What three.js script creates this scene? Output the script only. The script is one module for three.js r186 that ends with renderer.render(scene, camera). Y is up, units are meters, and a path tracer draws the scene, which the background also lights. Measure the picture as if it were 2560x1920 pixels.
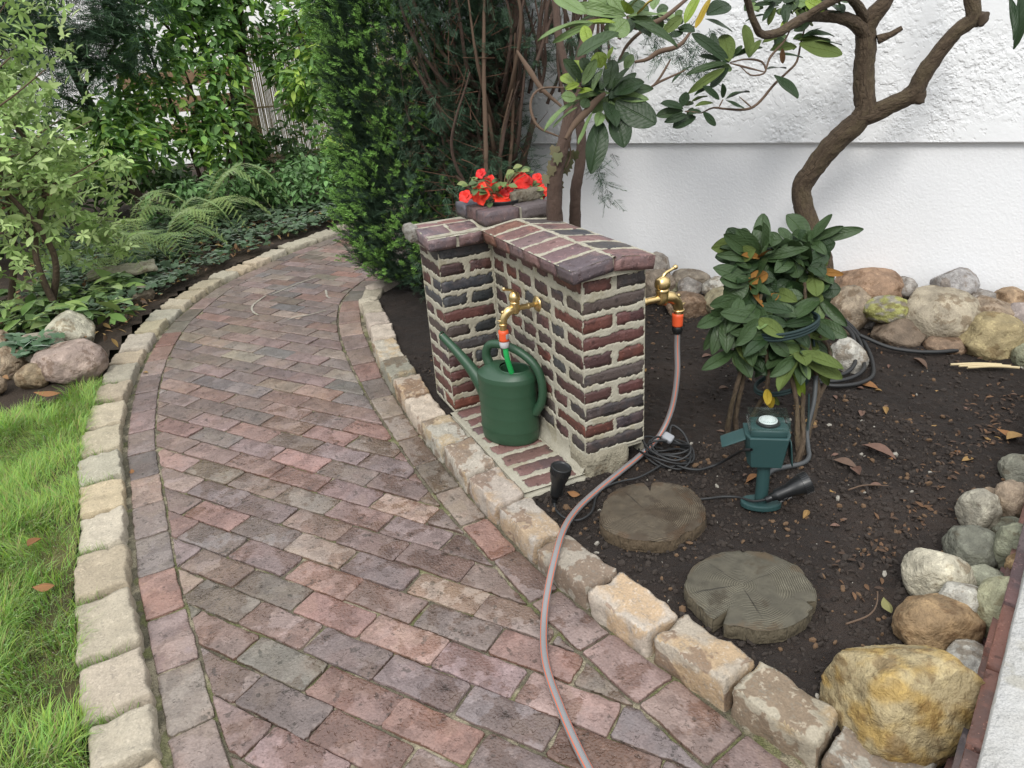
import * as THREE from 'three';
import { mergeGeometries, mergeVertices } from 'three/addons/utils/BufferGeometryUtils.js';
import { createNoise3D } from 'simplex-noise';

// ---------------------------------------------------------------- camera, sky, sun, exposure
const scene = new THREE.Scene();
const camera = new THREE.PerspectiveCamera(54.99, 4 / 3, 0.05, 400);
camera.position.set(-1.1509, 1.5106, 2.0204);
camera.quaternion.setFromRotationMatrix(new THREE.Matrix4().makeBasis(
  new THREE.Vector3(0.90249, -0.06542, 0.42572), new THREE.Vector3(0.23243, 0.90611, -0.35348), new THREE.Vector3(-0.36262, 0.41796, 0.83296)));
const renderer = new THREE.WebGLRenderer({ antialias: true });
renderer.setSize(1024, 768);
renderer.toneMapping = THREE.LinearToneMapping;
renderer.toneMappingExposure = 1.47;
renderer.shadowMap.enabled = true;
{
  const w = 256, h = 128, d = new Float32Array(w * h * 4);
  for (let j = 0; j < h; j++) for (let i = 0; i < w; i++) {
    const el = ((j + 0.5) / h - 0.5) * Math.PI, s = Math.max(0, Math.sin(el)), k = (j * w + i) * 4;
    const L = el < 0 ? 0.4 : 0.5 + 0.85 * s;             // overcast: brighter towards the zenith
    d[k] = L * 0.965; d[k + 1] = L * 0.99; d[k + 2] = L * 1.03; d[k + 3] = 1;
  }
  const t = new THREE.DataTexture(d, w, h, THREE.RGBAFormat, THREE.FloatType);
  t.mapping = THREE.EquirectangularReflectionMapping; t.magFilter = THREE.LinearFilter; t.needsUpdate = true;
  scene.background = t; scene.environment = t;
}
const sun = new THREE.DirectionalLight(new THREE.Color(1, 0.965, 0.91), 1.45);
sun.position.set(-3.6, 6.4, 4.0); sun.target.position.set(0, 0, -1);
sun.castShadow = true; sun.shadow.radius = 38;
Object.assign(sun.shadow.camera, { left: -9, right: 9, top: 9, bottom: -9, near: 0.5, far: 40 });
scene.add(sun, sun.target);

// ---------------------------------------------------------------- small helpers
const V = (x, y, z) => new THREE.Vector3(x, y, z);
function rngOf(seed) { let a = seed >>> 0; return () => { a = (a + 0x6D2B79F5) | 0; let t = Math.imul(a ^ (a >>> 15), 1 | a); t = (t + Math.imul(t ^ (t >>> 7), 61 | t)) ^ t; return ((t ^ (t >>> 14)) >>> 0) / 4294967296; }; }
const rnd = rngOf(20240611);
const n3 = createNoise3D(rngOf(77));
const ns = (x, y, z, f = 1) => n3(x * f, y * f, z * f);
const fb3 = (x, y, z, o = 3) => { let a = 0, w = 1, s = 0; for (let i = 0; i < o; i++) { a += w * n3(x, y, z); s += w; w *= 0.5; x *= 2.03; y *= 2.03; z *= 2.03; } return a / s; };
const lerp = (a, b, t) => a + (b - a) * t, cl = (x, a = 0, b = 1) => Math.min(b, Math.max(a, x)), ss = (a, b, x) => { const t = cl((x - a) / (b - a)); return t * t * (3 - 2 * t); };
const jit = (a, r = rnd) => (r() * 2 - 1) * a;
const names = {};
const numbered = n => { const c = names[n] = (names[n] ?? -1) + 1; return c ? `${n}_${String(c).padStart(3, '0')}` : n; };
function tag(o, label, category, group, kind) { o.userData.label = label; if (category) o.userData.category = category; if (group) o.userData.group = group; if (kind) o.userData.kind = kind; return o; }
function thing(name, label, category, p = [0, 0, 0], turn = 0, group) { const o = new THREE.Group(); o.name = numbered(name); o.position.set(...p); o.rotation.y = turn; scene.add(o); return tag(o, label, category, group, 'thing'); }
function mesh(name, geo, mat, parent) { const m = new THREE.Mesh(geo, mat); m.name = parent ? name : numbered(name); m.castShadow = m.receiveShadow = true; (parent || scene).add(m); return m; }
function setting(name, label, category) { const o = new THREE.Group(); o.name = numbered(name); scene.add(o); return tag(o, label, category, null, 'structure'); }
const merge = a => mergeGeometries(a.map(g => { g = g.index ? g.toNonIndexed() : g; for (const k of Object.keys(g.attributes)) if (!['position', 'normal', 'uv', 'color'].includes(k)) g.deleteAttribute(k); return g; }));
function boxUV(g, off = [0, 0]) {             // uv in metres from the dominant axis of each face
  if (g.index) g = g.toNonIndexed();
  const p = g.attributes.position, n = g.attributes.normal, uv = new Float32Array(p.count * 2);
  for (let i = 0; i < p.count; i += 3) {
    let a = 0, b = 0, c = 0; for (let k = 0; k < 3; k++) { a += n.getX(i + k); b += n.getY(i + k); c += n.getZ(i + k); }
    a = Math.abs(a); b = Math.abs(b); c = Math.abs(c);
    for (let k = 0; k < 3; k++) { const q = i + k, x = p.getX(q), y = p.getY(q), z = p.getZ(q); uv[q * 2] = (a > b && a > c ? z : x) + off[0]; uv[q * 2 + 1] = (b >= a && b >= c ? z : y) + off[1]; }
  }
  g.setAttribute('uv', new THREE.BufferAttribute(uv, 2)); return g;
}
function tint(g, f) {                          // vertex colours: a colour [r,g,b] or a function of the position
  const p = g.attributes.position, c = new Float32Array(p.count * 3);
  for (let i = 0; i < p.count; i++) { const q = typeof f === 'function' ? f(p.getX(i), p.getY(i), p.getZ(i)) : f; c[i * 3] = q[0]; c[i * 3 + 1] = q[1]; c[i * 3 + 2] = q[2]; }
  g.setAttribute('color', new THREE.BufferAttribute(c, 3)); return g;
}
function gridGeo(nx, ny, f, uvf) {             // (nx+1)x(ny+1) sheet from f(i,j) -> [x,y,z]
  const P = new Float32Array((nx + 1) * (ny + 1) * 3), U = new Float32Array((nx + 1) * (ny + 1) * 2), I = [];
  for (let j = 0; j <= ny; j++) for (let i = 0; i <= nx; i++) { const k = j * (nx + 1) + i, q = f(i, j); P.set(q, k * 3); const u = uvf ? uvf(i, j, q) : [q[0], q[2]]; U[k * 2] = u[0]; U[k * 2 + 1] = u[1]; }
  for (let j = 0; j < ny; j++) for (let i = 0; i < nx; i++) { const a = j * (nx + 1) + i, b = a + 1, c = a + nx + 1, d = c + 1; I.push(a, b, d, a, d, c); }
  const g = new THREE.BufferGeometry(); g.setAttribute('position', new THREE.BufferAttribute(P, 3)); g.setAttribute('uv', new THREE.BufferAttribute(U, 2)); g.setIndex(I); g.computeVertexNormals(); return g;
}
function tube(pts, radii, seg = 8, step = 0.03, rough = 0, seed = 0, closed = false) {   // tapered limb or cable with uv in metres
  const c = new THREE.CatmullRomCurve3(pts.map(p => p.isVector3 ? p : V(...p)), closed, 'centripetal'), L = c.getLength(), n = Math.max(4, Math.ceil(L / step)), fr = c.computeFrenetFrames(n, closed);
  const R = t => { if (typeof radii === 'number') return radii; const x = t * (radii.length - 1), i = Math.min(radii.length - 2, Math.floor(x)); return lerp(radii[i], radii[i + 1], x - i); };
  const g = gridGeo(seg, n, (i, j) => {
    const t = j / n, p = c.getPointAt(t), a = i / seg * Math.PI * 2, N = fr.normals[j], B = fr.binormals[j];
    const ca = Math.cos(a), sa = Math.sin(a), q = [N.x * ca + B.x * sa, N.y * ca + B.y * sa, N.z * ca + B.z * sa];
    const r = R(t) * (1 + (rough ? rough * fb3(ca * 1.3 + seed, sa * 1.3, t * L * 14, 2) : 0));
    return [p.x + q[0] * r, p.y + q[1] * r, p.z + q[2] * r];
  }, (i, j) => [i / seg * 2 * Math.PI * R(j / n), j / n * L]);
  const P = g.attributes.normal; for (let j = 0; j <= n; j++) { const a = j * (seg + 1), b = a + seg, m = V(P.getX(a) + P.getX(b), P.getY(a) + P.getY(b), P.getZ(a) + P.getZ(b)).normalize(); P.setXYZ(a, m.x, m.y, m.z); P.setXYZ(b, m.x, m.y, m.z); }
  return g;
}
const capsule = g => g;
function lathe(prof, seg = 24) { return new THREE.LatheGeometry(prof.map(p => new THREE.Vector2(p[0], p[1])), seg); }
function rbox(w, h, d, r, s = [6, 3, 5], rough = 0, seed = 0, f = 30) {   // rounded, roughened block centred on the origin
  const g = new THREE.BoxGeometry(w, h, d, ...s), p = g.attributes.position;
  for (let i = 0; i < p.count; i++) {
    let x = p.getX(i), y = p.getY(i), z = p.getZ(i);
    const a = cl(x, -w / 2 + r, w / 2 - r), b = cl(y, -h / 2 + r, h / 2 - r), c = cl(z, -d / 2 + r, d / 2 - r), dx = x - a, dy = y - b, dz = z - c, l = Math.hypot(dx, dy, dz);
    if (l > 1e-9) { const k = r / l * Math.min(1, l / r); x = a + dx * r / Math.max(l, r) ; y = b + dy * r / Math.max(l, r); z = c + dz * r / Math.max(l, r); }
    if (rough) { const m = Math.max(Math.abs(x) / w, Math.abs(y) / h, Math.abs(z) / d) * 2; x += rough * ns(x + seed, y, z, f); y += rough * ns(x, y + seed + 7, z, f); z += rough * ns(x, y, z + seed + 3, f); }
    p.setXYZ(i, x, y, z);
  }
  g.deleteAttribute('uv'); g.deleteAttribute('normal'); const q = mergeVertices(g, 1e-5); q.computeVertexNormals(); return q;
}
function moved(g, x = 0, y = 0, z = 0, rx = 0, ry = 0, rz = 0) { return g.applyMatrix4(new THREE.Matrix4().compose(V(x, y, z), new THREE.Quaternion().setFromEuler(new THREE.Euler(rx, ry, rz)), V(1, 1, 1))); }
function aim(o, pos, dir, up) {               // local +z along dir, +y near up
  const z = dir.clone().normalize(), x = up.clone().cross(z); if (x.lengthSq() < 1e-6) x.set(1, 0, 0).cross(z); x.normalize(); const y = z.clone().cross(x);
  o.quaternion.setFromRotationMatrix(new THREE.Matrix4().makeBasis(x, y, z)); o.position.copy(pos); return o;
}
const rdir = (r = rnd) => { const u = r() * 2 - 1, a = r() * 6.2832, s = Math.sqrt(1 - u * u); return V(s * Math.cos(a), u, s * Math.sin(a)); };
function instanced(name, geo, mat, list, parent, colors) {   // list of Matrix4
  const m = new THREE.InstancedMesh(geo, mat, list.length); m.name = parent ? name : numbered(name);
  list.forEach((x, i) => m.setMatrixAt(i, x)); if (colors) colors.forEach((c, i) => m.setColorAt(i, c));
  m.castShadow = m.receiveShadow = true; (parent || scene).add(m); return m;
}
const mat4 = (pos, dir, up, s = 1) => { const o = aim(new THREE.Object3D(), pos, dir, up); o.scale.set(s, s, s); o.updateMatrix(); return o.matrix; };
// polylines on the ground (x, z)
function lineOf(pts) {
  const c = new THREE.CatmullRomCurve3(pts.map(p => V(p[0], 0, p[1])), false, 'centripetal'), L = c.getLength();
  c.arcLengthDivisions = 600; const Q = [], D = []; for (let i = 0; i <= 200; i++) { Q.push(c.getPoint(i / 200)); D.push(c.getTangent(i / 200)); }
  return { L, at: s => c.getPointAt(cl(s / L)), dir: s => c.getTangentAt(cl(s / L)), near(x, z) { let b = 1e9, k = 0; for (let i = 0; i <= 200; i++) { const p = Q[i], d = (p.x - x) ** 2 + (p.z - z) ** 2; if (d < b) { b = d; k = i; } } const p = Q[k], t = D[k]; return { p, t, side: t.x * (z - p.z) - t.z * (x - p.x), d: Math.sqrt(b) }; } };
}

// ---------------------------------------------------------------- textures (tileable, uv in metres)
const H2 = (x, y, s) => { let h = Math.imul(x, 374761393) + Math.imul(y, 668265263) + Math.imul(s, 2147483647 ^ 974711); h = Math.imul(h ^ (h >>> 13), 1274126177); return ((h ^ (h >>> 16)) >>> 0) / 4294967296; };
function pnoise(u, v, per, seed) { const x = u * per, y = v * per, i = Math.floor(x), j = Math.floor(y), fx = x - i, fy = y - j, a = fx * fx * (3 - 2 * fx), b = fy * fy * (3 - 2 * fy), m = k => ((k % per) + per) % per; return lerp(lerp(H2(m(i), m(j), seed), H2(m(i + 1), m(j), seed), a), lerp(H2(m(i), m(j + 1), seed), H2(m(i + 1), m(j + 1), seed), a), b); }
const pf = (u, v, per, o, seed, g = 0.5) => { let a = 0, w = 1, s = 0; for (let k = 0; k < o; k++) { a += w * pnoise(u, v, per << k, seed + k * 17); s += w; w *= g; } return a / s; };
function tex(n, size, f, srgb, ny = n) {
  const d = new Uint8Array(n * ny * 4);
  for (let j = 0; j < ny; j++) for (let i = 0; i < n; i++) { const q = f((i + 0.5) / n, (j + 0.5) / ny), k = (j * n + i) * 4, a = typeof q === 'number' ? [q, q, q] : q; for (let c = 0; c < 3; c++) d[k + c] = cl(a[c]) * 255; d[k + 3] = 255; }
  const t = new THREE.DataTexture(d, n, ny, THREE.RGBAFormat); t.wrapS = t.wrapT = THREE.RepeatWrapping; t.magFilter = t.minFilter = THREE.LinearFilter; t.repeat.set(1 / (size[0] ?? size), 1 / (size[1] ?? size)); if (srgb) t.colorSpace = THREE.SRGBColorSpace; t.needsUpdate = true; return t;
}
const toS = x => x <= 0.0031308 ? x * 12.92 : 1.055 * Math.pow(x, 1 / 2.4) - 0.055;
const S = a => a.map(x => toS(cl(x)));        // linear triple to an sRGB texel
const mixc = (a, b, t) => [lerp(a[0], b[0], t), lerp(a[1], b[1], t), lerp(a[2], b[2], t)];
const T = {};
T.grain = tex(512, 0.5, (u, v) => 0.55 * pf(u, v, 24, 4, 3) + 0.45 * pnoise(u, v, 256, 9));
T.lumps = tex(512, 0.4, (u, v) => pf(u, v, 10, 6, 5, 0.68));
const blot = (u, v, per, seed, a, b) => ss(a, b, pf(u, v, per, 5, seed, 0.58));
// weathered paving brick: mottled, pitted; the second set has damp marks with ragged outlines
const brickCol = damp => (u, v) => {
  let c = mixc([0.80, 0.77, 0.76], [1.05, 1.0, 0.97], pf(u, v, 14, 4, 21));
  c = mixc(c, [1.0, 0.86, 0.8], 0.5 * blot(u, v, 9, 31, 0.5, 0.66));
  c = mixc(c, [0.80, 0.80, 0.81], 0.5 * blot(u, v, 8, 41, 0.52, 0.66));
  c = mixc(c, [0.95, 0.90, 0.80], 0.5 * blot(u, v, 11, 51, 0.56, 0.66));
  c = mixc(c, [0.34, 0.33, 0.30], 0.8 * blot(u, v, 48, 61, 0.68, 0.75));
  c = mixc(c, [1.3, 1.24, 1.18], 0.5 * blot(u, v, 60, 71, 0.7, 0.78));
  c = mixc(c, [c[0] * 1.24, c[1] * 1.26, c[2] * 1.28], 0.75 * blot(u, v, 13, 76, 0.52, 0.555)); c = mixc(c, [c[0] * 0.7, c[1] * 0.68, c[2] * 0.68], 0.6 * blot(u, v, 22, 78, 0.56, 0.6));
  if (damp) { const w = blot(u, v, 9, 81, 0.505, 0.55); c = mixc(c, [c[0] * 0.70, c[1] * 0.63, c[2] * 0.58], w); }
  const g = 0.86 + 0.28 * pnoise(u, v, 256, 5); return S(c.map(x => x * g * 0.76));
};
T.joint = tex(512, 0.6, (u, v) => { let c = mixc([0.24, 0.22, 0.17], [0.5, 0.46, 0.34], pf(u, v, 40, 3, 95)); c = mixc(c, [0.95, 0.86, 0.66], 0.8 * blot(u, v, 9, 97, 0.5, 0.62)); c = mixc(c, [0.34, 0.4, 0.12], 0.6 * blot(u, v, 8, 99, 0.54, 0.64)); return S(c.map(x => x * (0.7 + 0.6 * pnoise(u, v, 200, 4)))); }, true);
T.brickDry = tex(1024, 1.1, brickCol(false), true); T.brickDamp = tex(1024, 1.1, brickCol(true), true);
T.brickDampR = tex(512, 1.1, (u, v) => lerp(0.52, 0.28, blot(u, v, 9, 81, 0.505, 0.55)));
T.brickBump = tex(512, 0.55, (u, v) => 0.6 * pf(u, v, 12, 5, 91) + 0.25 * pnoise(u, v, 128, 3) - 0.5 * blot(u, v, 40, 61, 0.66, 0.75));
T.wallBrick = tex(1024, 1.0, (u, v) => {
  let c = mixc([0.75, 0.72, 0.72], [1.1, 1.0, 0.98], pf(u, v, 12, 5, 121));
  c = mixc(c, [0.50, 0.58, 0.66], 0.75 * blot(u, v, 7, 131, 0.53, 0.64));
  c = mixc(c, [1.5, 1.5, 1.5], 0.5 * blot(u, v, 26, 141, 0.64, 0.74)); c = mixc(c, [0.35, 0.3, 0.3], 0.7 * blot(u, v, 40, 151, 0.66, 0.74));
  if (pnoise(u, v, 220, 6) > 0.93) c = mixc(c, [2.6, 2.6, 2.5], 0.6);
  return S(c.map(x => x * 0.5));
}, true);
T.mortar = tex(512, 0.5, (u, v) => { let c = mixc([0.80, 0.78, 0.72], [1, 1, 0.98], pf(u, v, 10, 5, 161)); c = mixc(c, [0.66, 0.62, 0.5], 0.6 * blot(u, v, 7, 171, 0.56, 0.7)); const g = 0.82 + 0.3 * pnoise(u, v, 256, 8); return S(c.map(x => x * g * 0.85)); }, true);
const graniteCol = (warm) => (u, v) => {
  let c = mixc([0.74, 0.72, 0.68], [1.0, 0.98, 0.94], pf(u, v, 10, 5, 181 + warm));
  if (warm) { c = mixc(c, [0.92, 0.70, 0.44], 0.7 * blot(u, v, 5, 191, 0.5, 0.64)); c = mixc(c, [0.46, 0.35, 0.28], 0.8 * blot(u, v, 5, 201, 0.545, 0.57)); }
  c = mixc(c, [0.5, 0.5, 0.5], 0.5 * blot(u, v, 90, 211, 0.62, 0.7)); c = mixc(c, [1.25, 1.22, 1.18], 0.5 * blot(u, v, 70, 221, 0.64, 0.72));
  const g = 0.84 + 0.3 * pnoise(u, v, 250, 4); return S(c.map(x => x * g * 0.8));
};
T.granite = tex(512, 0.7, graniteCol(0), true); T.graniteWarm = tex(512, 0.8, graniteCol(1), true);
T.rock = tex(512, 0.38, (u, v) => { let c = mixc([0.62, 0.6, 0.58], [1.1, 1.08, 1.05], pf(u, v, 6, 6, 231, 0.6)); c = mixc(c, [0.45, 0.37, 0.29], 0.75 * blot(u, v, 7, 241, 0.56, 0.68)); c = mixc(c, [1.35, 1.35, 1.3], 0.45 * blot(u, v, 16, 251, 0.6, 0.7)); const g = 0.85 + 0.3 * pnoise(u, v, 200, 4); return S(c.map(x => x * g * 0.72)); }, true);
T.soil = tex(1024, 1.3, (u, v) => { let c = mixc([0.55, 0.5, 0.46], [1.1, 1.0, 0.92], pf(u, v, 20, 6, 261, 0.65)); c = mixc(c, [1.9, 1.5, 1.15], 0.35 * blot(u, v, 90, 271, 0.66, 0.72)); c = mixc(c, [1.75, 1.62, 1.5], 0.6 * blot(u, v, 4, 281, 0.5, 0.68)); return S(c.map(x => x * 0.5)); }, true);
T.soilBump = tex(512, 0.45, (u, v) => 0.6 * pf(u, v, 26, 4, 291, 0.7) + 0.4 * pnoise(u, v, 180, 6));
const barkF = (u, v) => { const w = 0.10 * pf(u, v, 6, 4, 305), c = Math.abs(pnoise((u + w) % 1, (v + 0.5 * w) % 1, 14, 315) - 0.5) * 2, f = Math.abs(pnoise((u + 0.5 * w) % 1, v, 44, 321) - 0.5) * 2; return cl(0.5 * c + 0.25 * f + 0.4 * pf(u, v, 24, 4, 317) - 0.08); };
T.bark = tex(512, [0.16, 0.42], barkF);
T.barkCol = tex(512, [0.16, 0.42], (u, v) => { const b = barkF(u, v); let c = mixc([0.42, 0.38, 0.34], [1.0, 0.96, 0.9], b); c = mixc(c, [0.85, 0.88, 0.7], 0.5 * blot(u, v, 5, 325, 0.52, 0.68)); return S(c.map(x => x * 0.8)); }, true);
T.stucco = tex(1024, [1.3, 1.3], (u, v) => {            // coarse thrown render, partly trowelled flat in strokes that fall to the right
  const a = (u + v) % 1, b = (u - v + 1) % 1;
  const patch = ss(0.36, 0.6, pf(b, a, 5, 3, 335) * 0.45 + pf(u, v, 7, 4, 331) * 0.55);
  const flake = ss(0.36, 0.64, pf(u, v, 44, 4, 341, 0.62)), grit = pf(u, v, 90, 3, 343, 0.6), cut = ss(0.66, 0.72, pnoise(b, (a * 1) % 1, 18, 351) * 0.35 + pnoise(b, a, 64, 353) * 0.65);
  return cl(0.60 + 0.14 * (grit - 0.5) + patch * (0.55 * flake - 0.42 + 0.3 * (grit - 0.5)) - 0.22 * cut * (1 - 0.5 * patch));
});
T.plaster = tex(512, 0.6, (u, v) => 0.35 * pf(u, v, 8, 4, 371) + 0.65 * pf(u, v, 64, 3, 381));
function leafTex(seed, vein) { return tex(128, [1, 1], (u, v) => { const x = Math.abs(u - 0.5) * 2, mid = 1 - ss(0.0, 0.07, x), side = ss(0.55, 0.95, Math.abs(((v * 9 + x * 2.2) % 1) - 0.5) * 2) * 0.25 * (x < 0.95 ? 1 : 0), m = 0.82 + 0.3 * pf(u, v, 8, 4, seed); return S([m * 0.72 + mid * vein + side * 0.2, m * 0.72 + mid * vein * 0.9 + side * 0.2, m * 0.72 + mid * vein * 0.5 + side * 0.08]); }, true); }
T.leaf = leafTex(401, 0.5); T.leafDull = leafTex(411, 0.25);

const std = o => new THREE.MeshStandardMaterial({ roughness: 0.85, metalness: 0, ...o });
const phy = o => new THREE.MeshPhysicalMaterial({ roughness: 0.8, metalness: 0, ...o });
const col = (r, g, b) => new THREE.Color().setRGB(r, g, b);
const M = {
  brickDry: std({ vertexColors: true, map: T.brickDry, bumpMap: T.brickBump, bumpScale: 0.0045, roughness: 0.46 }),
  brickDamp: std({ vertexColors: true, map: T.brickDamp, bumpMap: T.brickBump, bumpScale: 0.005, roughnessMap: T.brickDampR, roughness: 1 }),
  wallBrick: std({ vertexColors: true, map: T.wallBrick, bumpMap: T.brickBump, bumpScale: 0.003, roughness: 0.55 }),
  mortar: std({ color: col(0.5, 0.475, 0.395), map: T.mortar, bumpMap: T.grain, bumpScale: 0.002, roughness: 0.95 }),
  joint: std({ color: col(0.3, 0.27, 0.2), map: T.soil, bumpMap: T.soilBump, bumpScale: 0.006, roughness: 1 }),
  granite: std({ vertexColors: true, map: T.granite, bumpMap: T.lumps, bumpScale: 0.006, roughness: 0.9 }),
  graniteWarm: std({ vertexColors: true, map: T.graniteWarm, bumpMap: T.lumps, bumpScale: 0.007, roughness: 0.85 }),
  rock: std({ vertexColors: true, map: T.rock, bumpMap: T.lumps, bumpScale: 0.016, roughness: 0.78 }),
  soil: std({ color: col(0.045, 0.034, 0.028), map: T.soil, bumpMap: T.soilBump, bumpScale: 0.012, roughness: 1 }),
  litter: std({ color: col(0.10, 0.075, 0.052), map: T.soil, bumpMap: T.soilBump, bumpScale: 0.014, roughness: 1 }),
  bark: std({ color: col(0.145, 0.108, 0.074), map: T.barkCol, bumpMap: T.bark, bumpScale: 0.007, roughness: 0.95 }),
  barkDark: std({ color: col(0.075, 0.048, 0.036), bumpMap: T.bark, bumpScale: 0.005, roughness: 1 }),
  twig: std({ color: col(0.115, 0.075, 0.05), roughness: 0.9 }),
  render: std({ color: col(0.85, 0.86, 0.87), bumpMap: T.stucco, bumpScale: 0.0062, roughness: 0.95 }),
  plaster: std({ color: col(0.83, 0.84, 0.855), bumpMap: T.plaster, bumpScale: 0.002, roughness: 0.95 }),
  black: phy({ color: col(0.012, 0.013, 0.014), roughness: 0.35 }),
  cable: std({ color: col(0.02, 0.021, 0.022), roughness: 0.55 }),
  brass: phy({ color: col(0.72, 0.54, 0.26), metalness: 1, roughness: 0.3 }),
  orange: phy({ color: col(0.72, 0.10, 0.03), roughness: 0.42 }),
  greyPlastic: phy({ color: col(0.3, 0.31, 0.33), roughness: 0.5 }),
};
const pal = (a, r = rnd) => { const c = a[Math.floor(r() * a.length)], k = 0.88 + 0.24 * r(); return [c[0] * k * (1 + jit(0.05, r)), c[1] * k, c[2] * k * (1 + jit(0.05, r))]; };
// ---------------------------------------------------------------- ground lines (x, z), measured on the path plane y = 0
const KL = lineOf([[1.5, -5.9], [0.75, -5.35], [0.25, -4.95], [-0.01, -4.72], [-0.31, -4.5], [-0.64, -4.17], [-0.92, -3.87], [-1.15, -3.48], [-1.33, -3.09], [-1.47, -2.58], [-1.545, -2.09], [-1.58, -1.6], [-1.588, -1.28], [-1.575, -1.0], [-1.556, -0.5], [-1.542, -0.22], [-1.511, 0.085], [-1.475, 0.5], [-1.42, 0.95], [-1.36, 1.5], [-1.3, 2.2]]);   // path-side edge of the lawn kerb
const RF = lineOf([[1.9, -4.7], [0.8, -3.9], [0.1, -3.35], [-0.2, -2.95], [-0.335, -2.58], [-0.433, -2.06], [-0.496, -1.29], [-0.511, -0.7], [-0.51, -0.22], [-0.483, 0.17], [-0.455, 0.5], [-0.4, 0.85], [-0.345, 1.15], [-0.2, 1.7], [-0.02, 2.3]]);       // field edge beside the bed
const RC = lineOf([[2.1, -4.2], [1.1, -3.55], [0.35, -3.05], [0.05, -2.82], [-0.097, -2.62], [-0.15, -2.38], [-0.185, -2.146], [-0.218, -1.93], [-0.27, -1.636], [-0.305, -1.33], [-0.315, -1.1], [-0.332, -0.844], [-0.335, -0.594], [-0.33, -0.334], [-0.326, -0.083], [-0.312, 0.154], [-0.284, 0.42], [-0.24, 0.66], [-0.182, 0.89], [-0.12, 1.11], [-0.055, 1.31], [0.03, 1.55], [0.2, 1.95]]);   // centre of the bed kerb
const WN = V(0.8005, 0, -0.5993), WD = V(0.5993, 0, 0.8005), WK = 2.2;      // house wall plane and its run
const SOIL = 0.055;

{ const g = new THREE.CircleGeometry(160, 48); g.rotateX(-Math.PI / 2); const m = mesh('ground', boxUV(moved(g, 0, -0.09, 0)), std({ color: col(0.085, 0.1, 0.05), map: T.soil, roughness: 1 })); tag(m, 'earth ground stretching away under the whole garden', 'ground', null, 'structure'); }

// sheets that follow the terrain, kept only where inside(x, z)
function sheet(name, x0, x1, z0, z1, step, yf, inside, mat) {
  const nx = Math.round((x1 - x0) / step), nz = Math.round((z1 - z0) / step);
  const g = gridGeo(nx, nz, (i, j) => { const x = lerp(x0, x1, i / nx), z = lerp(z0, z1, j / nz); return [x, yf(x, z), z]; });
  const keep = [], I = g.index.array, p = g.attributes.position, ok = new Uint8Array(p.count); for (let i = 0; i < p.count; i++) ok[i] = inside(p.getX(i), p.getZ(i)) ? 1 : 0;
  for (let i = 0; i < I.length; i += 3) if (ok[I[i]] && ok[I[i + 1]] && ok[I[i + 2]]) keep.push(I[i + 2], I[i + 1], I[i]);
  g.setIndex(keep); g.computeVertexNormals(); return mesh(name, g, mat);
}
const wallD = (x, z) => WN.x * x + WN.z * z;
const bedY = (x, z) => { let y = SOIL - 0.012 + 0.012 * fb3(x * 3, 1, z * 3, 2) + 0.011 * fb3(x * 16, 2, z * 16, 3) + 0.007 * Math.abs(ns(x, 0, z, 45)); y -= 0.02 * ss(0.35, 0.9, x) * ss(1.2, 0.2, x - z) * 0; return y; };
tag(sheet('garden_bed', -0.4, 3.4, -5.2, 2.4, 0.016, bedY, (x, z) => { if (wallD(x, z) > WK + 0.06) return false; if (x > -0.25 && x < 0.01 && z < -0.01 && z > -0.74) return false; if (z > -4 && x > 0.5) return true; return RC.near(x, z).side < -0.0; }, M.soil), 'dark moist bare soil of the planting bed', 'soil bed', null, 'structure');
const lawnY = (x, z) => 0.01 + 0.012 * fb3(x * 2.2, 5, z * 2.2, 2) + 0.004 * fb3(x * 20, 3, z * 20, 2);
const leftOf = (x, z, d) => { const n = KL.near(x, z); return n.side > 0 && n.d > d; };
const lawnEdge = (x, z) => -2.12 + 0.09 * Math.sin(x * 5) + 0.08 * fb3(x * 4, 9, z, 2);
tag(sheet('lawn', -3.4, -1.3, -2.5, 2.4, 0.03, lawnY, (x, z) => leftOf(x, z, 0.15) && z > lawnEdge(x, z) - 0.1, std({ color: col(0.15, 0.15, 0.055), map: T.soil, bumpMap: T.soilBump, bumpScale: 0.01, roughness: 1 })), 'lawn soil under the grass beside the kerb', 'lawn', null, 'structure');
tag(sheet('woodland_floor', -9, 3.2, -12, -1.9, 0.06, (x, z) => 0.022 + 0.02 * fb3(x * 1.3, 4, z * 1.3, 2) + 0.008 * fb3(x * 9, 3, z * 9, 2) , (x, z) => (z < lawnEdge(x, z) + 0.06) && (z < -5.9 || leftOf(x, z, 0.15)), M.litter), 'brown leaf-strewn earth under the shrubs', 'earth', null, 'structure');

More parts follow.
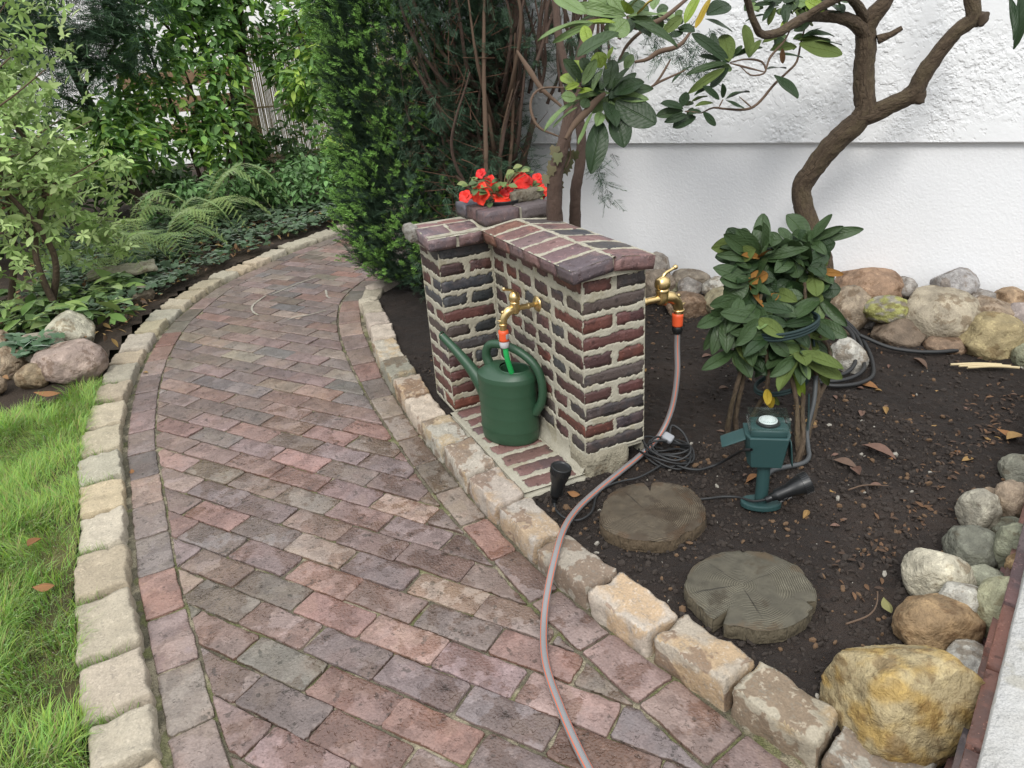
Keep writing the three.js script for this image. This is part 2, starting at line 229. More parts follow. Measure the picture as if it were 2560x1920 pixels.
// ---------------------------------------------------------------- brick path
const path = setting('path', 'curved garden path of weathered reddish grey bricks in running bond', 'path');
mesh('sand_joints', gridGeo(90, 260, (i, j) => { const t = j / 260, z = lerp(-5.9, 2.25, t); const s0 = KL.L * t, a = KL.at(s0), b = RC.at(RC.L * t); const x = lerp(a.x - 0.03, b.x - 0.02, i / 90), zz = lerp(a.z, b.z, i / 90); return [x, -0.009 + 0.0022 * fb3(x * 40, 1, zz * 40, 2) + 0.003 * fb3(x * 7, 2, zz * 7, 2), zz]; }), std({ color: col(0.3, 0.29, 0.26), map: T.joint, bumpMap: T.soilBump, bumpScale: 0.006, roughness: 1 }), path);
const PB = [[0.235, 0.192, 0.170], [0.22, 0.185, 0.168], [0.23, 0.188, 0.172], [0.25, 0.186, 0.16], [0.2, 0.178, 0.162], [0.215, 0.178, 0.162], [0.235, 0.196, 0.17], [0.208, 0.188, 0.152], [0.194, 0.18, 0.17], [0.258, 0.178, 0.152], [0.27, 0.236, 0.195], [0.225, 0.188, 0.176]].map(c => c.map((x, i) => x * [1.17, 1.16, 1.17][i]));
function paver(poly, seed, depth = 0.035, amp = 0.0032, topRough = 0.0016) {   // an irregular brick from its outline (x, z), top at y = 0
  const r = rngOf(seed * 7919 + 13), pts = [], n = poly.length;
  for (let i = 0; i < n; i++) {
    const a = poly[i], b = poly[(i + 1) % n], L = Math.hypot(b[0] - a[0], b[1] - a[1]), m = Math.max(2, Math.round(L / 0.03)), cut = Math.min(0.003 + r() * 0.006, L * 0.3) / L;
    for (let k = 0; k < m; k++) { let t = k / m; if (k === 0) t = cut; const x = lerp(a[0], b[0], t), z = lerp(a[1], b[1], t); pts.push([x + amp * ns(x + seed, 0.3, z, 45) + jit(amp * 0.35, r), z + amp * ns(x, seed, z, 45) + jit(amp * 0.35, r)]); }
    const t = 1 - cut; pts.push([lerp(a[0], b[0], t), lerp(a[1], b[1], t)]);
  }
  const N = pts.length; let cx = 0, cz = 0; for (const p of pts) { cx += p[0] / N; cz += p[1] / N; }
  const P = [], I = [], tx = jit(0.006, r), tz = jit(0.006, r), dy = jit(0.0022, r);
  const ring = (k, y, nz) => { for (const p of pts) { const dx = p[0] - cx, dz = p[1] - cz, l = Math.hypot(dx, dz), q = Math.max(0, 1 - k / l), x = cx + dx * q, z = cz + dz * q; P.push(x, y + dy + dx * q * tx + dz * q * tz + nz * topRough * fb3(x * 22 + seed, 0, z * 22, 2) - (y === 0 && k < 0.006 ? 0.0008 * r() : 0), z); } };
  ring(0, -depth, 0); ring(0, -0.004, 0); ring(0.0035, -0.0006, 1); ring(0.02, 0, 1); P.push(cx, dy + topRough * fb3(cx * 22 + seed, 0, cz * 22, 2), cz);
  for (let q = 0; q < 3; q++) for (let i = 0; i < N; i++) { const a = q * N + i, b = q * N + (i + 1) % N, c = a + N, d = b + N; I.push(a, c, b, b, c, d); }
  for (let i = 0; i < N; i++) I.push(3 * N + i, 4 * N, 3 * N + (i + 1) % N);
  const g = new THREE.BufferGeometry(); g.setAttribute('position', new THREE.Float32BufferAttribute(P, 3)); g.setIndex(I); g.computeVertexNormals();
  return boxUV(g, [r() * 3, r() * 3]);
}
const clip = (poly, px, pz, nx, nz) => { const o = []; for (let i = 0; i < poly.length; i++) { const a = poly[i], b = poly[(i + 1) % poly.length], da = (a[0] - px) * nx + (a[1] - pz) * nz, db = (b[0] - px) * nx + (b[1] - pz) * nz; if (da >= 0) o.push(a); if (da * db < 0) { const t = da / (da - db); o.push([lerp(a[0], b[0], t), lerp(a[1], b[1], t)]); } } return o; };
const area = p => { let s = 0; for (let i = 0; i < p.length; i++) { const a = p[i], b = p[(i + 1) % p.length]; s += a[0] * b[1] - a[1] * b[0]; } return Math.abs(s) / 2; };
{
  const ang = 54 * Math.PI / 180, ux = Math.cos(ang), uz = Math.sin(ang), vx = -uz, vz = ux, bl = 0.256, bw = 0.1085, J = 0.006, list = [];
  for (let row = -70; row < 40; row++) {
    const off = ((row % 2) * 0.5 + 0.06 * Math.sin(row * 1.7)) * bl;
    for (let k = -32; k < 22; k++) {
      const a0 = k * bl + off + jit(0.004), a1 = a0 + bl - J + jit(0.004), b0 = row * bw + jit(0.0018), b1 = b0 + bw - J;
      const c = [(a0 + a1) / 2, (b0 + b1) / 2], cx = ux * c[0] + vx * c[1] - 1.02, cz = uz * c[0] + vz * c[1] + 0.06;
      if (cz < -5.4 || cz > 1.75 || cx < -1.9 || cx > 0.9) continue;
      let poly = [[a0, b0], [a1, b0], [a1, b1], [a0, b1]].map(([a, b]) => { const s = jit(0.0018); return [ux * a + vx * b - 1.02 + s, uz * a + vz * b + 0.06 - s]; });
      const n1 = KL.near(cx, cz), n2 = RF.near(cx, cz);
      if (n1.d < 0.4) poly = clip(poly, n1.p.x + n1.t.z * 0.139, n1.p.z - n1.t.x * 0.139, n1.t.z, -n1.t.x);
      if (n2.d < 0.4) poly = clip(poly, n2.p.x - n2.t.z * 0.005, n2.p.z + n2.t.x * 0.005, -n2.t.z, n2.t.x);
      if (n1.side > 0 && n1.d > 0.2) continue; if (n2.side < 0 && n2.d > 0.2) continue;
      if (poly.length < 3 || area(poly) < 0.0011) continue;
      list.push({ poly, cz, cx });
    }
  }
  const edge = (line, o0, o1, len, s0) => { for (let s = s0; s < line.L - len; s += len) { const l = len * (0.94 + 0.1 * rnd()); const q = [[s + 0.005, o0(s)], [s + l - 0.004, o0(s + l)], [s + l - 0.004, o1(s + l)], [s + 0.005, o1(s)]].map(([t, o]) => { const p = line.at(t), d = line.dir(t); return [p.x + d.z * o, p.z - d.x * o]; }); const cz = (q[0][1] + q[2][1]) / 2; if (cz < -5.3 || cz > 1.7) { continue; } list.push({ poly: q, cz, cx: (q[0][0] + q[2][0]) / 2, edge: 1 }); s += l - len; } };
  edge(KL, () => 0.018, () => 0.13, 0.246, 0.1);
  edge(RF, () => 0.006, s => { const p = RF.at(s), t = RF.dir(s), n = RC.near(p.x + t.z * 0.17, p.z - t.x * 0.17); const w = (n.p.x - p.x) * t.z - (n.p.z - p.z) * t.x; return Math.max(0.07, Math.min(0.14, w - 0.073)); }, 0.235, 0.05);
  list.sort((a, b) => b.cz - a.cz);
  const far = [];
  list.forEach((b, i) => {
    const g = tint(paver(b.poly, i + 1), pal(PB).map((x, q) => x * (0.8 + 0.36 * H2(i, 3, 5)) * (q ? 1 - 0.1 * H2(i, 7, 9) : 1))), wet = b.cz > -1.0 + 0.5 * ns(b.cx, 0, b.cz, 1.5) && !(b.cx < -1.38);
    if (i < 300) mesh('brick', g, wet ? M.brickDamp : M.brickDry, path); else far.push(g);
  });
  if (far.length) { const m = mesh('far_bricks', merge(far), M.brickDry, path); m.userData.kind = 'stuff'; }
  console.log('path bricks', list.length);
}

// ---------------------------------------------------------------- kerbs of granite setts
function sett(w, h, d, seed, c, warm) { const r = rngOf(seed + 500); const g = rbox(w, h, d, 0.009 + 0.006 * r(), [14, 8, 18], 0.0065, seed * 3.7, 13); const p = g.attributes.position; const kx = jit(0.12, r), kz = jit(0.06, r), k2 = jit(0.35, r); for (let i = 0; i < p.count; i++) { const x = p.getX(i), y = p.getY(i), z = p.getZ(i); p.setXYZ(i, x * (1 + k2 * z) + kx * 0.1 * z + 0.0035 * fb3(x * 26 + seed, y * 26, z * 26, 2), y + kz * x + 0.0035 * fb3(x * 30, y * 30 + seed, z * 30, 2), z + 0.0035 * fb3(x * 26, y * 26, z * 26 + seed, 2)); } g.computeVertexNormals(); return tint(boxUV(g, [r() * 4, r() * 4]), c); }
let kerbJoints = [];
const kerbL = setting('kerb', 'pale sandstone grey granite kerb between lawn and brick path', 'kerb');
{
  const zs = [[-0.314, -4.532], [-0.484, -4.32], [-0.638, -4.179], [-0.77, -4.035], [-0.919, -3.878], [-1.046, -3.66], [-1.153, -3.485], [-1.239, -3.323], [-1.326, -3.088], [-1.404, -2.863], [-1.468, -2.584], [-1.508, -2.37], [-1.545, -2.087], [-1.577, -1.853], [-1.587, -1.557], [-1.589, -1.278], [-1.575, -1.007], [-1.568, -0.761], [-1.556, -0.498], [-1.542, -0.22], [-1.511, 0.085], [-1.488, 0.317], [-1.474, 0.502], [-1.44, 0.74], [-1.41, 0.98], [-1.385, 1.22]];
  kerbJoints = zs.map((a, i) => { const b = zs[Math.min(i + 1, zs.length - 1)], c = zs[Math.max(0, i - 1)], L = Math.hypot(b[0] - c[0], b[1] - c[1]); return [a[0], a[1], (b[0] - c[0]) / L, (b[1] - c[1]) / L]; });
  zs.unshift([1.25, -5.7], [1.0, -5.5], [0.72, -5.3], [0.47, -5.1], [0.24, -4.92], [-0.01, -4.717]);
  for (let i = 0; i + 1 < zs.length; i++) {
    const a = zs[i], b = zs[i + 1], dx = b[0] - a[0], dz = b[1] - a[1], L = Math.hypot(dx, dz), tx = dx / L, tz = dz / L, w = 0.158 + jit(0.008), nearK = ss(-2.5, 0.3, b[1]);
    const c = pal([[0.40, 0.365, 0.30], [0.43, 0.40, 0.34], [0.38, 0.35, 0.29], [0.42, 0.375, 0.29]]).map((x, q) => x * [1.22, 1.19, 1.13][q]);
    const g = sett(w, 0.19, L - 0.02 - rnd() * 0.008, i + 10, c);
    const m = mesh('kerb_stone', g, M.granite, kerbL); m.position.set((a[0] + b[0]) / 2 - tz * w / 2 , -0.06 + jit(0.006), (a[1] + b[1]) / 2 + tx * w / 2); m.rotation.set(jit(0.025), Math.atan2(tx, tz) + jit(0.03), jit(0.04)); m.position.x += tz * w * 0.0;
  }
}
const kerbR = setting('kerb', 'brown and cream granite kerb between brick path and soil bed', 'kerb');
{
  const st = []; for (let s = RC.near(1.05, -3.5).p, q = 0; q < 1; q++) st.push(s);
  let s = 0; const start = (() => { for (let i = 0; i < 400; i++) if (RC.at(i * RC.L / 400).z > -3.6) return i * RC.L / 400; })();
  const cuts = [start]; const target = [-2.75, -2.5, -2.262, -2.04, -1.785, -1.48, -1.215, -0.972, -0.72, -0.465, -0.21, 0.035, 0.283, 0.543, 0.778, 1.008, 1.222, 1.42, 1.62];
  cuts.push(start + 0.28); for (const z of target) for (let i = 0; i < 1200; i++) if (RC.at(i * RC.L / 1200).z > z) { cuts.push(i * RC.L / 1200); break; }
  for (let i = 0; i + 1 < cuts.length; i++) {
    if (cuts[i + 1] - cuts[i] < 0.1) continue;
    const sm = (cuts[i] + cuts[i + 1]) / 2, p = RC.at(sm), t = RC.dir(sm), L = cuts[i + 1] - cuts[i], z = p.z, warm = z > -1.65;
    const c = (z > -0.62 && z < -0.4) || z > 1.25 ? [0.44, 0.42, 0.37] : z > -1.4 && z < -1.15 ? [0.3, 0.29, 0.24] : pal([[0.47, 0.42, 0.35], [0.44, 0.38, 0.31], [0.49, 0.44, 0.37], [0.42, 0.38, 0.33]]);
    const g = sett(0.128 + jit(0.008), 0.19, L - 0.012 - 0.006 * rnd(), i + 70, c.map(x => x * 1.15), true);
    const m = mesh('kerb_stone', g, warm ? M.graniteWarm : M.granite, kerbR); m.position.set(p.x, -0.016 + jit(0.005), p.z); m.rotation.set(jit(0.02), Math.atan2(t.x, t.z) + jit(0.03), jit(0.04));
  }
}
// faint chalk lines drawn on the bricks
const CHALK = [[[-0.681, -3.316], [-0.742, -3.227], [-0.789, -3.147], [-0.811, -3.065], [-0.812, -2.972], [-0.794, -2.894]], [[-0.639, -2.669], [-0.572, -2.696], [-0.501, -2.683], [-0.439, -2.696], [-0.382, -2.707]], [[-0.64, -3.315], [-0.535, -3.393], [-0.4, -3.488], [-0.278, -3.549]], [[-0.285, -3.173], [-0.296, -3.104], [-0.309, -2.994], [-0.295, -2.955]]];
for (const l of CHALK) mesh('chalk_mark', (() => { const c = new THREE.CatmullRomCurve3(l.map(p => V(p[0], 0, p[1]))), n = 60; return gridGeo(2, n, (i, j) => { const p = c.getPoint(j / n), t = c.getTangent(j / n), w = 0.009 * (0.5 + 0.7 * Math.abs(ns(p.x, 1, p.z, 30))) * (i - 1); return [p.x - t.z * w, 0.0042, p.z + t.x * w]; }); })(), std({ color: col(0.42, 0.39, 0.34), map: T.mortar, roughness: 1 }), path);
// ---------------------------------------------------------------- rustic brick tap wall
const wall = thing('brick_wall', 'low L-shaped wall of dark red and blue-black bricks with thick cream mortar', 'wall');
const CP = 0.0665, AY = 0.135, AL = 0.7285, BW = 0.2355, BD = 0.2266, AW = 0.25, ZB = -(AL + BD), JT = 0.0145;
const WB = [[0.115, 0.047, 0.039], [0.10, 0.045, 0.04], [0.085, 0.046, 0.044], [0.13, 0.05, 0.036], [0.09, 0.05, 0.048], [0.07, 0.052, 0.052], [0.10, 0.055, 0.05]].map(c => c.map(x => x * 2.3)), WDk = [[0.06, 0.06, 0.063], [0.068, 0.062, 0.06], [0.056, 0.058, 0.062], [0.075, 0.06, 0.055]].map(c => c.map(x => x * 2.3));
let bseed = 0;
function brickBox(x0, x1, y0, y1, z0, z1, parent, c, rot) {
  bseed++; const w = x1 - x0, h = y1 - y0, d = z1 - z0;
  const g = rbox(w, h, d, 0.003, [Math.max(3, Math.round(w / 0.03)), 3, Math.max(3, Math.round(d / 0.03))], 0.0014, bseed * 1.9, 40);
  const m = mesh('brick', tint(boxUV(g, [bseed * 0.37, bseed * 0.61]), c || pal(rnd() < 0.2 ? WDk : WB)), M.wallBrick, parent);
  m.position.set((x0 + x1) / 2, (y0 + y1) / 2, (z0 + z1) / 2); if (rot) m.rotation.set(...rot); return m;
}
// a skin of mortar that fills the joints and ragged-edgedly laps over the bricks
function mortarSkin(O, U, Vv, N, w, h, rects, parent, lap = 0.0048, step = 0.005, name = 'mortar', extra) {
  const nx = Math.round(w / step), ny = Math.round(h / step), s = N.x * 3.1 + N.y * 5.7 + N.z * 9.3 + O.x + O.z;
  const g = gridGeo(nx, ny, (i, j) => {
    const a = w * i / nx, b = h * j / ny, x = O.x + U.x * a + Vv.x * b, y = O.y + U.y * a + Vv.y * b, z = O.z + U.z * a + Vv.z * b;
    let sd = 1; for (const r of rects) { const dx = Math.max(r[0] - a, a - r[1]), dy = Math.max(r[2] - b, b - r[3]), q = dx > 0 && dy > 0 ? Math.hypot(dx, dy) : Math.max(dx, dy); if (q < sd) sd = q; }
    const wob = 0.0075 * fb3(x * 34 + s, y * 34, z * 34, 3) + 0.0055 * ns(x, y + s, z, 12);
    const t = ss(-0.003, 0.001, sd + lap + wob), br = ss(0, 0.006, Math.min(a, w - a, b, h - b));
    let hh = lerp(-0.009, (0.0016 + 0.0022 * fb3(x * 22, y * 22 + s, z * 22, 2)) * br, t); if (extra) hh += extra(a, b);
    return [x + N.x * hh, y + N.y * hh, z + N.z * hh];
  }, (i, j) => [w * i / nx + s, h * j / ny]);
  return mesh(name, g, M.mortar, parent);
}
{
  const boxes = [], add = (x0, x1, z0, z1, k, c) => boxes.push({ x0, x1, z0, z1, y0: AY + (10 - k) * CP + JT / 2 + jit(0.0015), y1: AY + (11 - k) * CP - JT / 2 + jit(0.0015), c });
  const pitch = AL / 6, D = 0.1;
  for (let k = 1; k <= 11; k++) {
    const odd = k % 2, J = () => JT / 2 + jit(0.003);
    if (k <= 10) {
      // end face and both long faces of the tap wall
      let s;
      if (odd) { const l = pitch * 1.78; add(0, AW / 2 - J(), -l + J(), 0, k); add(AW / 2 + J(), AW, -l + J(), 0, k); s = l; }
      else { add(0, AW, -pitch * 0.96 + J(), 0, k, (k === 2 || k === 6 || k === 8 || k === 10) ? pal(WDk) : pal(WB)); s = pitch * 0.96; }
      for (const side of [0, 1]) { let z = s; const end = side ? AL + BD : AL; while (z < end - 0.02) { let l = pitch * (0.9 + 0.2 * rnd()); if (rnd() < 0.1) l *= 1.6; if (end - z - l < 0.05) l = end - z; if (side) add(AW - D, AW, -Math.min(z + l, end) + J(), -z - J(), k); else add(0, D, -Math.min(z + l, end) + J(), -z - J(), k); z += l; } }
    }
    // stub wall
    if (odd) { add(-BW, -0.004, -AL - BD / 2 + J(), -AL, k, k === 1 || k === 3 || k === 7 ? pal(WDk) : pal(WB)); add(-BW, -0.006, ZB, -AL - BD / 2 - J(), k); }
    else { add(-BW, -BW / 2 - J(), ZB, -AL, k, k === 6 || k === 4 ? pal(WDk) : undefined); add(-BW / 2 + J(), -0.006, ZB, -AL, k, k === 4 || k === 6 ? [0.06, 0.07, 0.075] : undefined); }
    for (const [a, b] of [[0.01, 0.122], [0.134, AW - 0.11]]) if (k <= 10) add(a, b, ZB, ZB + D, k);
  }
  for (const b of boxes) brickBox(b.x0, b.x1, b.y0, b.y1, b.z0, b.z1, wall, b.c);
  mesh('mortar_core', merge([moved(new THREE.BoxGeometry(AW - 0.012, 0.68, AL + BD - 0.012), AW / 2, AY + 0.325, -(AL + BD) / 2), moved(new THREE.BoxGeometry(BW, 0.74, BD - 0.012), -BW / 2 + 0.006, AY + 0.29, -AL - BD / 2)]), M.mortar, wall);
  const rect = (O, U, f) => boxes.filter(f);
  const ylo = AY - CP, hh = 11 * CP;
  const yr = b => [b.y0 - ylo, b.y1 - ylo];
  mortarSkin(V(0, ylo, 0), V(0, 0, -1), V(0, 1, 0), V(-1, 0, 0), AL, hh, boxes.filter(b => b.x0 === 0).map(b => [-b.z1, -b.z0, ...yr(b)]), wall, 0.0062, 0.005, 'mortar', (a, b) => 0.02 * Math.pow(cl(1 - b / 0.05), 2));
  mortarSkin(V(0, AY, 0), V(1, 0, 0), V(0, 1, 0), V(0, 0, 1), AW, 10 * CP, boxes.filter(b => b.z1 === 0).map(b => [b.x0, b.x1, b.y0 - AY, b.y1 - AY]), wall);
  mortarSkin(V(AW, ylo, 0), V(0, 0, -1), V(0, 1, 0), V(1, 0, 0), AL + BD, hh, boxes.filter(b => b.x1 === AW).map(b => [-b.z1, -b.z0, ...yr(b)]), wall, 0.0025, 0.008);
  mortarSkin(V(-BW, ylo, -AL), V(1, 0, 0), V(0, 1, 0), V(0, 0, 1), BW, hh, boxes.filter(b => b.z1 === -AL).map(b => [b.x0 + BW, b.x1 + BW, ...yr(b)]), wall);
  mortarSkin(V(-BW, ylo, -AL), V(0, 0, -1), V(0, 1, 0), V(-1, 0, 0), BD, hh, boxes.filter(b => b.x0 === -BW).map(b => [-b.z1 - AL, -b.z0 - AL, ...yr(b)]), wall);
  mortarSkin(V(-BW, ylo, ZB), V(1, 0, 0), V(0, 1, 0), V(0, 0, -1), BW + AW, hh, boxes.filter(b => b.z0 === ZB).map(b => [b.x0 + BW, b.x1 + BW, ...yr(b)]), wall, 0.0025, 0.009);
  // capping: headers falling to both sides of a ridge
  const CW = [[0.21, 0.135, 0.135], [0.19, 0.12, 0.115], [0.2, 0.135, 0.14], [0.22, 0.12, 0.1], [0.16, 0.115, 0.115]].map(c => c.map(x => x * 2.3)), ang = 0.135, th = 0.05;
  const y0 = 0.848, slope = 0.162, sl = slope / Math.cos(ang), zc = 0.04, zEnd = -0.69, np = 6, pz = (zc - zEnd) / np;
  const rl = [], rr = [];
  for (let i = 0; i < np; i++) for (const sd of [-1, 1]) {
    const zb = zc - i * pz, za = zb - pz + 0.012 + jit(0.002), off = sd > 0 ? -0.004 : 0;
    const m = brickBox(-sl / 2 + 0.003, sl / 2 - 0.006, -th / 2, th / 2, (za - zb) / 2, (zb - za) / 2, wall, sd < 0 ? (i === 5 ? [0.36, 0.19, 0.14] : pal(CW)) : pal(i % 2 ? WDk : CW));
    const xe = sd < 0 ? -0.06 : 0.264, xm = xe - sd * slope / 2; m.rotation.z = -sd * ang; m.position.set(xm, y0 + 0.011 - th / 2 + jit(0.001), (za + zb) / 2);
    (sd < 0 ? rl : rr).push([zc - zb, zc - za, 0.003, sl - 0.007]);
  }
  const ca = Math.cos(ang), sa = Math.sin(ang);
  mortarSkin(V(-0.06, y0 + 0.0, zc), V(0, 0, -1), V(ca, sa, 0), V(-sa, ca, 0), zc - zEnd, sl, rl, wall, 0.0015);
  mortarSkin(V(0.264, y0 + 0.0, zc), V(0, 0, -1), V(-ca, sa, 0), V(sa, ca, 0), zc - zEnd, sl, rr, wall, 0.0015);
  const capCore = new THREE.Shape([[-0.044, 0.8], [0.248, 0.8], [0.248, y0 - 0.003], [0.102, y0 + 0.0165], [-0.044, y0 - 0.003]].map(p => new THREE.Vector2(...p)));
  mesh('cap_mortar', moved(new THREE.ExtrudeGeometry(capCore, { depth: zc - zEnd + 0.252, bevelEnabled: false }), 0, 0, zEnd - 0.264), M.mortar, wall);
  // capping of the stub
  const ang2 = 0.13, s2 = 0.152, sl2 = s2 / Math.cos(ang2), rf = [];
  for (const [xa, xb, c] of [[-0.281, -0.164, [0.27, 0.2, 0.205]], [-0.152, -0.044, [0.26, 0.17, 0.165]]]) {
    const m = brickBox(-(xb - xa) / 2, (xb - xa) / 2, -th / 2, th / 2, -sl2 / 2, sl2 / 2 - 0.004, wall, c.map(x => x * 1.5)); m.rotation.x = ang2; m.position.set((xa + xb) / 2, 0.852 - th / 2, -0.69 - s2 / 2); rf.push([xa + 0.281, xb + 0.281, 0.003, sl2 - 0.006]);
    const m2 = brickBox(-(xb - xa) / 2, (xb - xa) / 2, -th / 2, th / 2, -sl2 / 2, sl2 / 2, wall, pal(CW)); m2.rotation.x = -ang2; m2.position.set((xa + xb) / 2, 0.852 - th / 2, -0.85 - s2 / 2);
  }
  mortarSkin(V(-0.281, 0.8415, -0.69), V(1, 0, 0), V(0, Math.sin(ang2), -Math.cos(ang2)), V(0, Math.cos(ang2), Math.sin(ang2)), 0.25, sl2, rf, wall, 0.0015);
  mesh('cap_mortar', moved(new THREE.BoxGeometry(0.27, 0.052, 0.29), -0.14, 0.822, -0.842), M.mortar, wall);
  const endStone = rbox(0.05, 0.062, 0.12, 0.02, [5, 5, 6], 0.006, 3, 20); const es = mesh('cap_stone', tint(boxUV(endStone), [0.34, 0.33, 0.3]), M.rock, wall); es.position.set(-0.286, 0.838, -0.885);
  // planter ring on the corner pillar
  mesh('pillar_core', moved(new THREE.BoxGeometry(0.28, 0.1, 0.29), 0.125, 0.81, -0.865), M.mortar, wall);
  const ry0 = 0.852, ry1 = 0.908, tk = 0.088, X0 = -0.03, X1 = 0.283, Z0 = -0.712, Z1 = -1.03;
  for (const b of [[X0, 0.128, Z0 - tk, Z0], [0.138, X1, Z0 - tk, Z0], [X0, X0 + tk, -0.9, Z0 - tk - 0.012], [X0, X0 + tk, Z1, -0.91], [X1 - tk, X1, -0.9, Z0 - tk - 0.012], [X1 - tk, X1, Z1, -0.91], [X0 + tk + 0.01, X1 - tk - 0.01, Z1, Z1 + tk]]) brickBox(b[0], b[1], ry0, ry1, b[2], b[3], wall, pal([[0.2, 0.125, 0.12], [0.13, 0.12, 0.125], [0.17, 0.115, 0.115]]).map(x => x * 1.8));
  mesh('ring_mortar', merge([moved(new THREE.BoxGeometry(0.302, 0.05, tk - 0.012), 0.1265, 0.878, Z0 - tk / 2), moved(new THREE.BoxGeometry(tk - 0.012, 0.05, 0.3), X0 + tk / 2, 0.878, -0.868), moved(new THREE.BoxGeometry(tk - 0.012, 0.05, 0.3), X1 - tk / 2, 0.878, -0.868), moved(new THREE.BoxGeometry(0.3, 0.05, tk - 0.012), 0.1265, 0.878, Z1 + tk / 2)]), M.mortar, wall);
  mesh('planter_soil', gridGeo(14, 14, (i, j) => [lerp(0.05, 0.2, i / 14), 0.884 + 0.006 * rnd(), lerp(-0.95, -0.79, j / 14)]), M.soil, wall);
  // rough footing stone under the free end
  const fs = mesh('footing_stone', tint(boxUV(rbox(0.19, 0.14, 0.14, 0.02, [8, 6, 6], 0.008, 5, 14)), [0.4, 0.37, 0.28]), M.rock, wall); fs.position.set(0.088, 0.072, -0.055);
  const f2 = mesh('footing_stone', tint(boxUV(rbox(0.2, 0.13, 0.5, 0.02, [8, 6, 10], 0.008, 9, 14)), [0.3, 0.28, 0.22]), M.rock, wall); f2.position.set(0.13, 0.068, -0.4);
}
// ---------------------------------------------------------------- small paved stand in front of the tap
const stand = setting('tap_pavement', 'mortared strip of dark red bricks where the watering can stands', 'pavement');
{
  const rects = [], x0 = -0.255, w = 0.258; let z = -0.005, i = 0;
  while (z > -0.72) { const l = 0.092 + jit(0.006), b = rnd() < 0.0 ? 0.12 : 0; const cx0 = 0.03 + jit(0.006), cx1 = 0.232 + jit(0.01); rects.push([cx0, cx1, -z + 0.008, -z + l - 0.012]); const m = brickBox(x0 + cx0, x0 + cx1, 0.02, 0.0665, z - l + 0.012, z - 0.008, stand, pal([[0.17, 0.095, 0.09], [0.15, 0.1, 0.1], [0.19, 0.115, 0.105]]).map(x => x * 1.8)); m.rotation.y = jit(0.03); z -= l; i++; }
  mesh('bed_mortar', moved(rbox(0.29, 0.08, 0.745, 0.01, [8, 3, 16], 0.003, 2, 20), -0.125, 0.0175, -0.362), M.mortar, stand);
  mortarSkin(V(x0, 0.066, 0.0), V(0, 0, -1), V(1, 0, 0), V(0, 1, 0), 0.735, w, rects.map(r => [r[2], r[3], r[0], r[1]]), stand, 0.003, 0.005);
}
// ---------------------------------------------------------------- house wall with a drip edge
{
  const house = thing('house_wall', 'white rendered house wall with rough upper coat over smooth plinth', 'building');
  const turn = Math.atan2(-WD.z, WD.x), base = V(WN.x * WK, 0, WN.z * WK), L0 = -1.62, L1 = 3.4, yl = 0.932;
  const put = (m, s, y, d) => { m.position.copy(base).addScaledVector(WD, s).addScaledVector(WN, d); m.position.y = y; m.rotation.y = turn; };
  const lower = mesh('plinth', boxUV(new THREE.BoxGeometry(L1 - L0, yl + 0.2, 0.3)), M.plaster, house); put(lower, (L0 + L1) / 2, (yl - 0.2) / 2, 0.15);
  const up = new THREE.Shape([[-0.032, 0.006], [-0.026, 0], [0.3, 0], [0.3, 2.6], [-0.032, 2.6]].map(p => new THREE.Vector2(...p)));
  const ug = new THREE.ExtrudeGeometry(up, { depth: L1 - L0, bevelEnabled: false }); const uu = mesh('upper_render', boxUV(moved(ug, 0, 0, 0)), M.render, house);
  uu.quaternion.setFromRotationMatrix(new THREE.Matrix4().makeBasis(WN.clone(), V(0, 1, 0), WN.clone().cross(V(0, 1, 0)))); 
  const zz = WN.clone().cross(V(0, 1, 0)); const sgn = Math.sign(zz.dot(WD)); uu.position.copy(base).addScaledVector(WD, sgn > 0 ? L0 : L1); uu.position.y = yl;
}
// white rendered stair cheek over a course of bricks
{
  const par = thing('stair_cheek_wall', 'white rendered coping over a course of worn bricks beside the ochre boulder', 'wall');
  const dir = V(0.893, 0, -0.449), nrm = V(-0.449, 0, -0.893);   // outward, towards the bed
  const g = rbox(2.2, 0.09, 0.5, 0.012, [30, 3, 8], 0.0015, 3, 18); const m = mesh('coping', boxUV(g), std({ color: col(0.56, 0.56, 0.56), map: T.mortar, bumpMap: T.lumps, bumpScale: 0.012, roughness: 0.95 }), par);
  const c = V(-0.096, 0.255, 1.526).addScaledVector(dir, 0.55).addScaledVector(nrm, -0.25); m.position.copy(c); m.rotation.y = Math.atan2(-dir.z, dir.x);
  for (let k = 0; k < 3; k++) for (let i = -4; i < 12; i++) { const b = brickBox(-0.115, 0.115, -0.028, 0.028, -0.055, 0.055, par, pal([[0.2, 0.12, 0.11], [0.17, 0.14, 0.14], [0.24, 0.12, 0.09]]).map(x => x * 1.8)); const p = V(-0.096, 0.055 + k * 0.068, 1.526).addScaledVector(dir, i * 0.242 + (k % 2) * 0.12).addScaledVector(nrm, -0.03 + 0.012 * (2 - k)); b.position.copy(p); b.rotation.y = Math.atan2(-dir.z, dir.x); }
  const core = mesh('brick_core', boxUV(new THREE.BoxGeometry(2.6, 0.24, 0.4)), M.mortar, par); core.position.copy(V(-0.096, 0.09, 1.526).addScaledVector(dir, 0.5).addScaledVector(nrm, -0.225)); core.rotation.y = Math.atan2(-dir.z, dir.x);
}
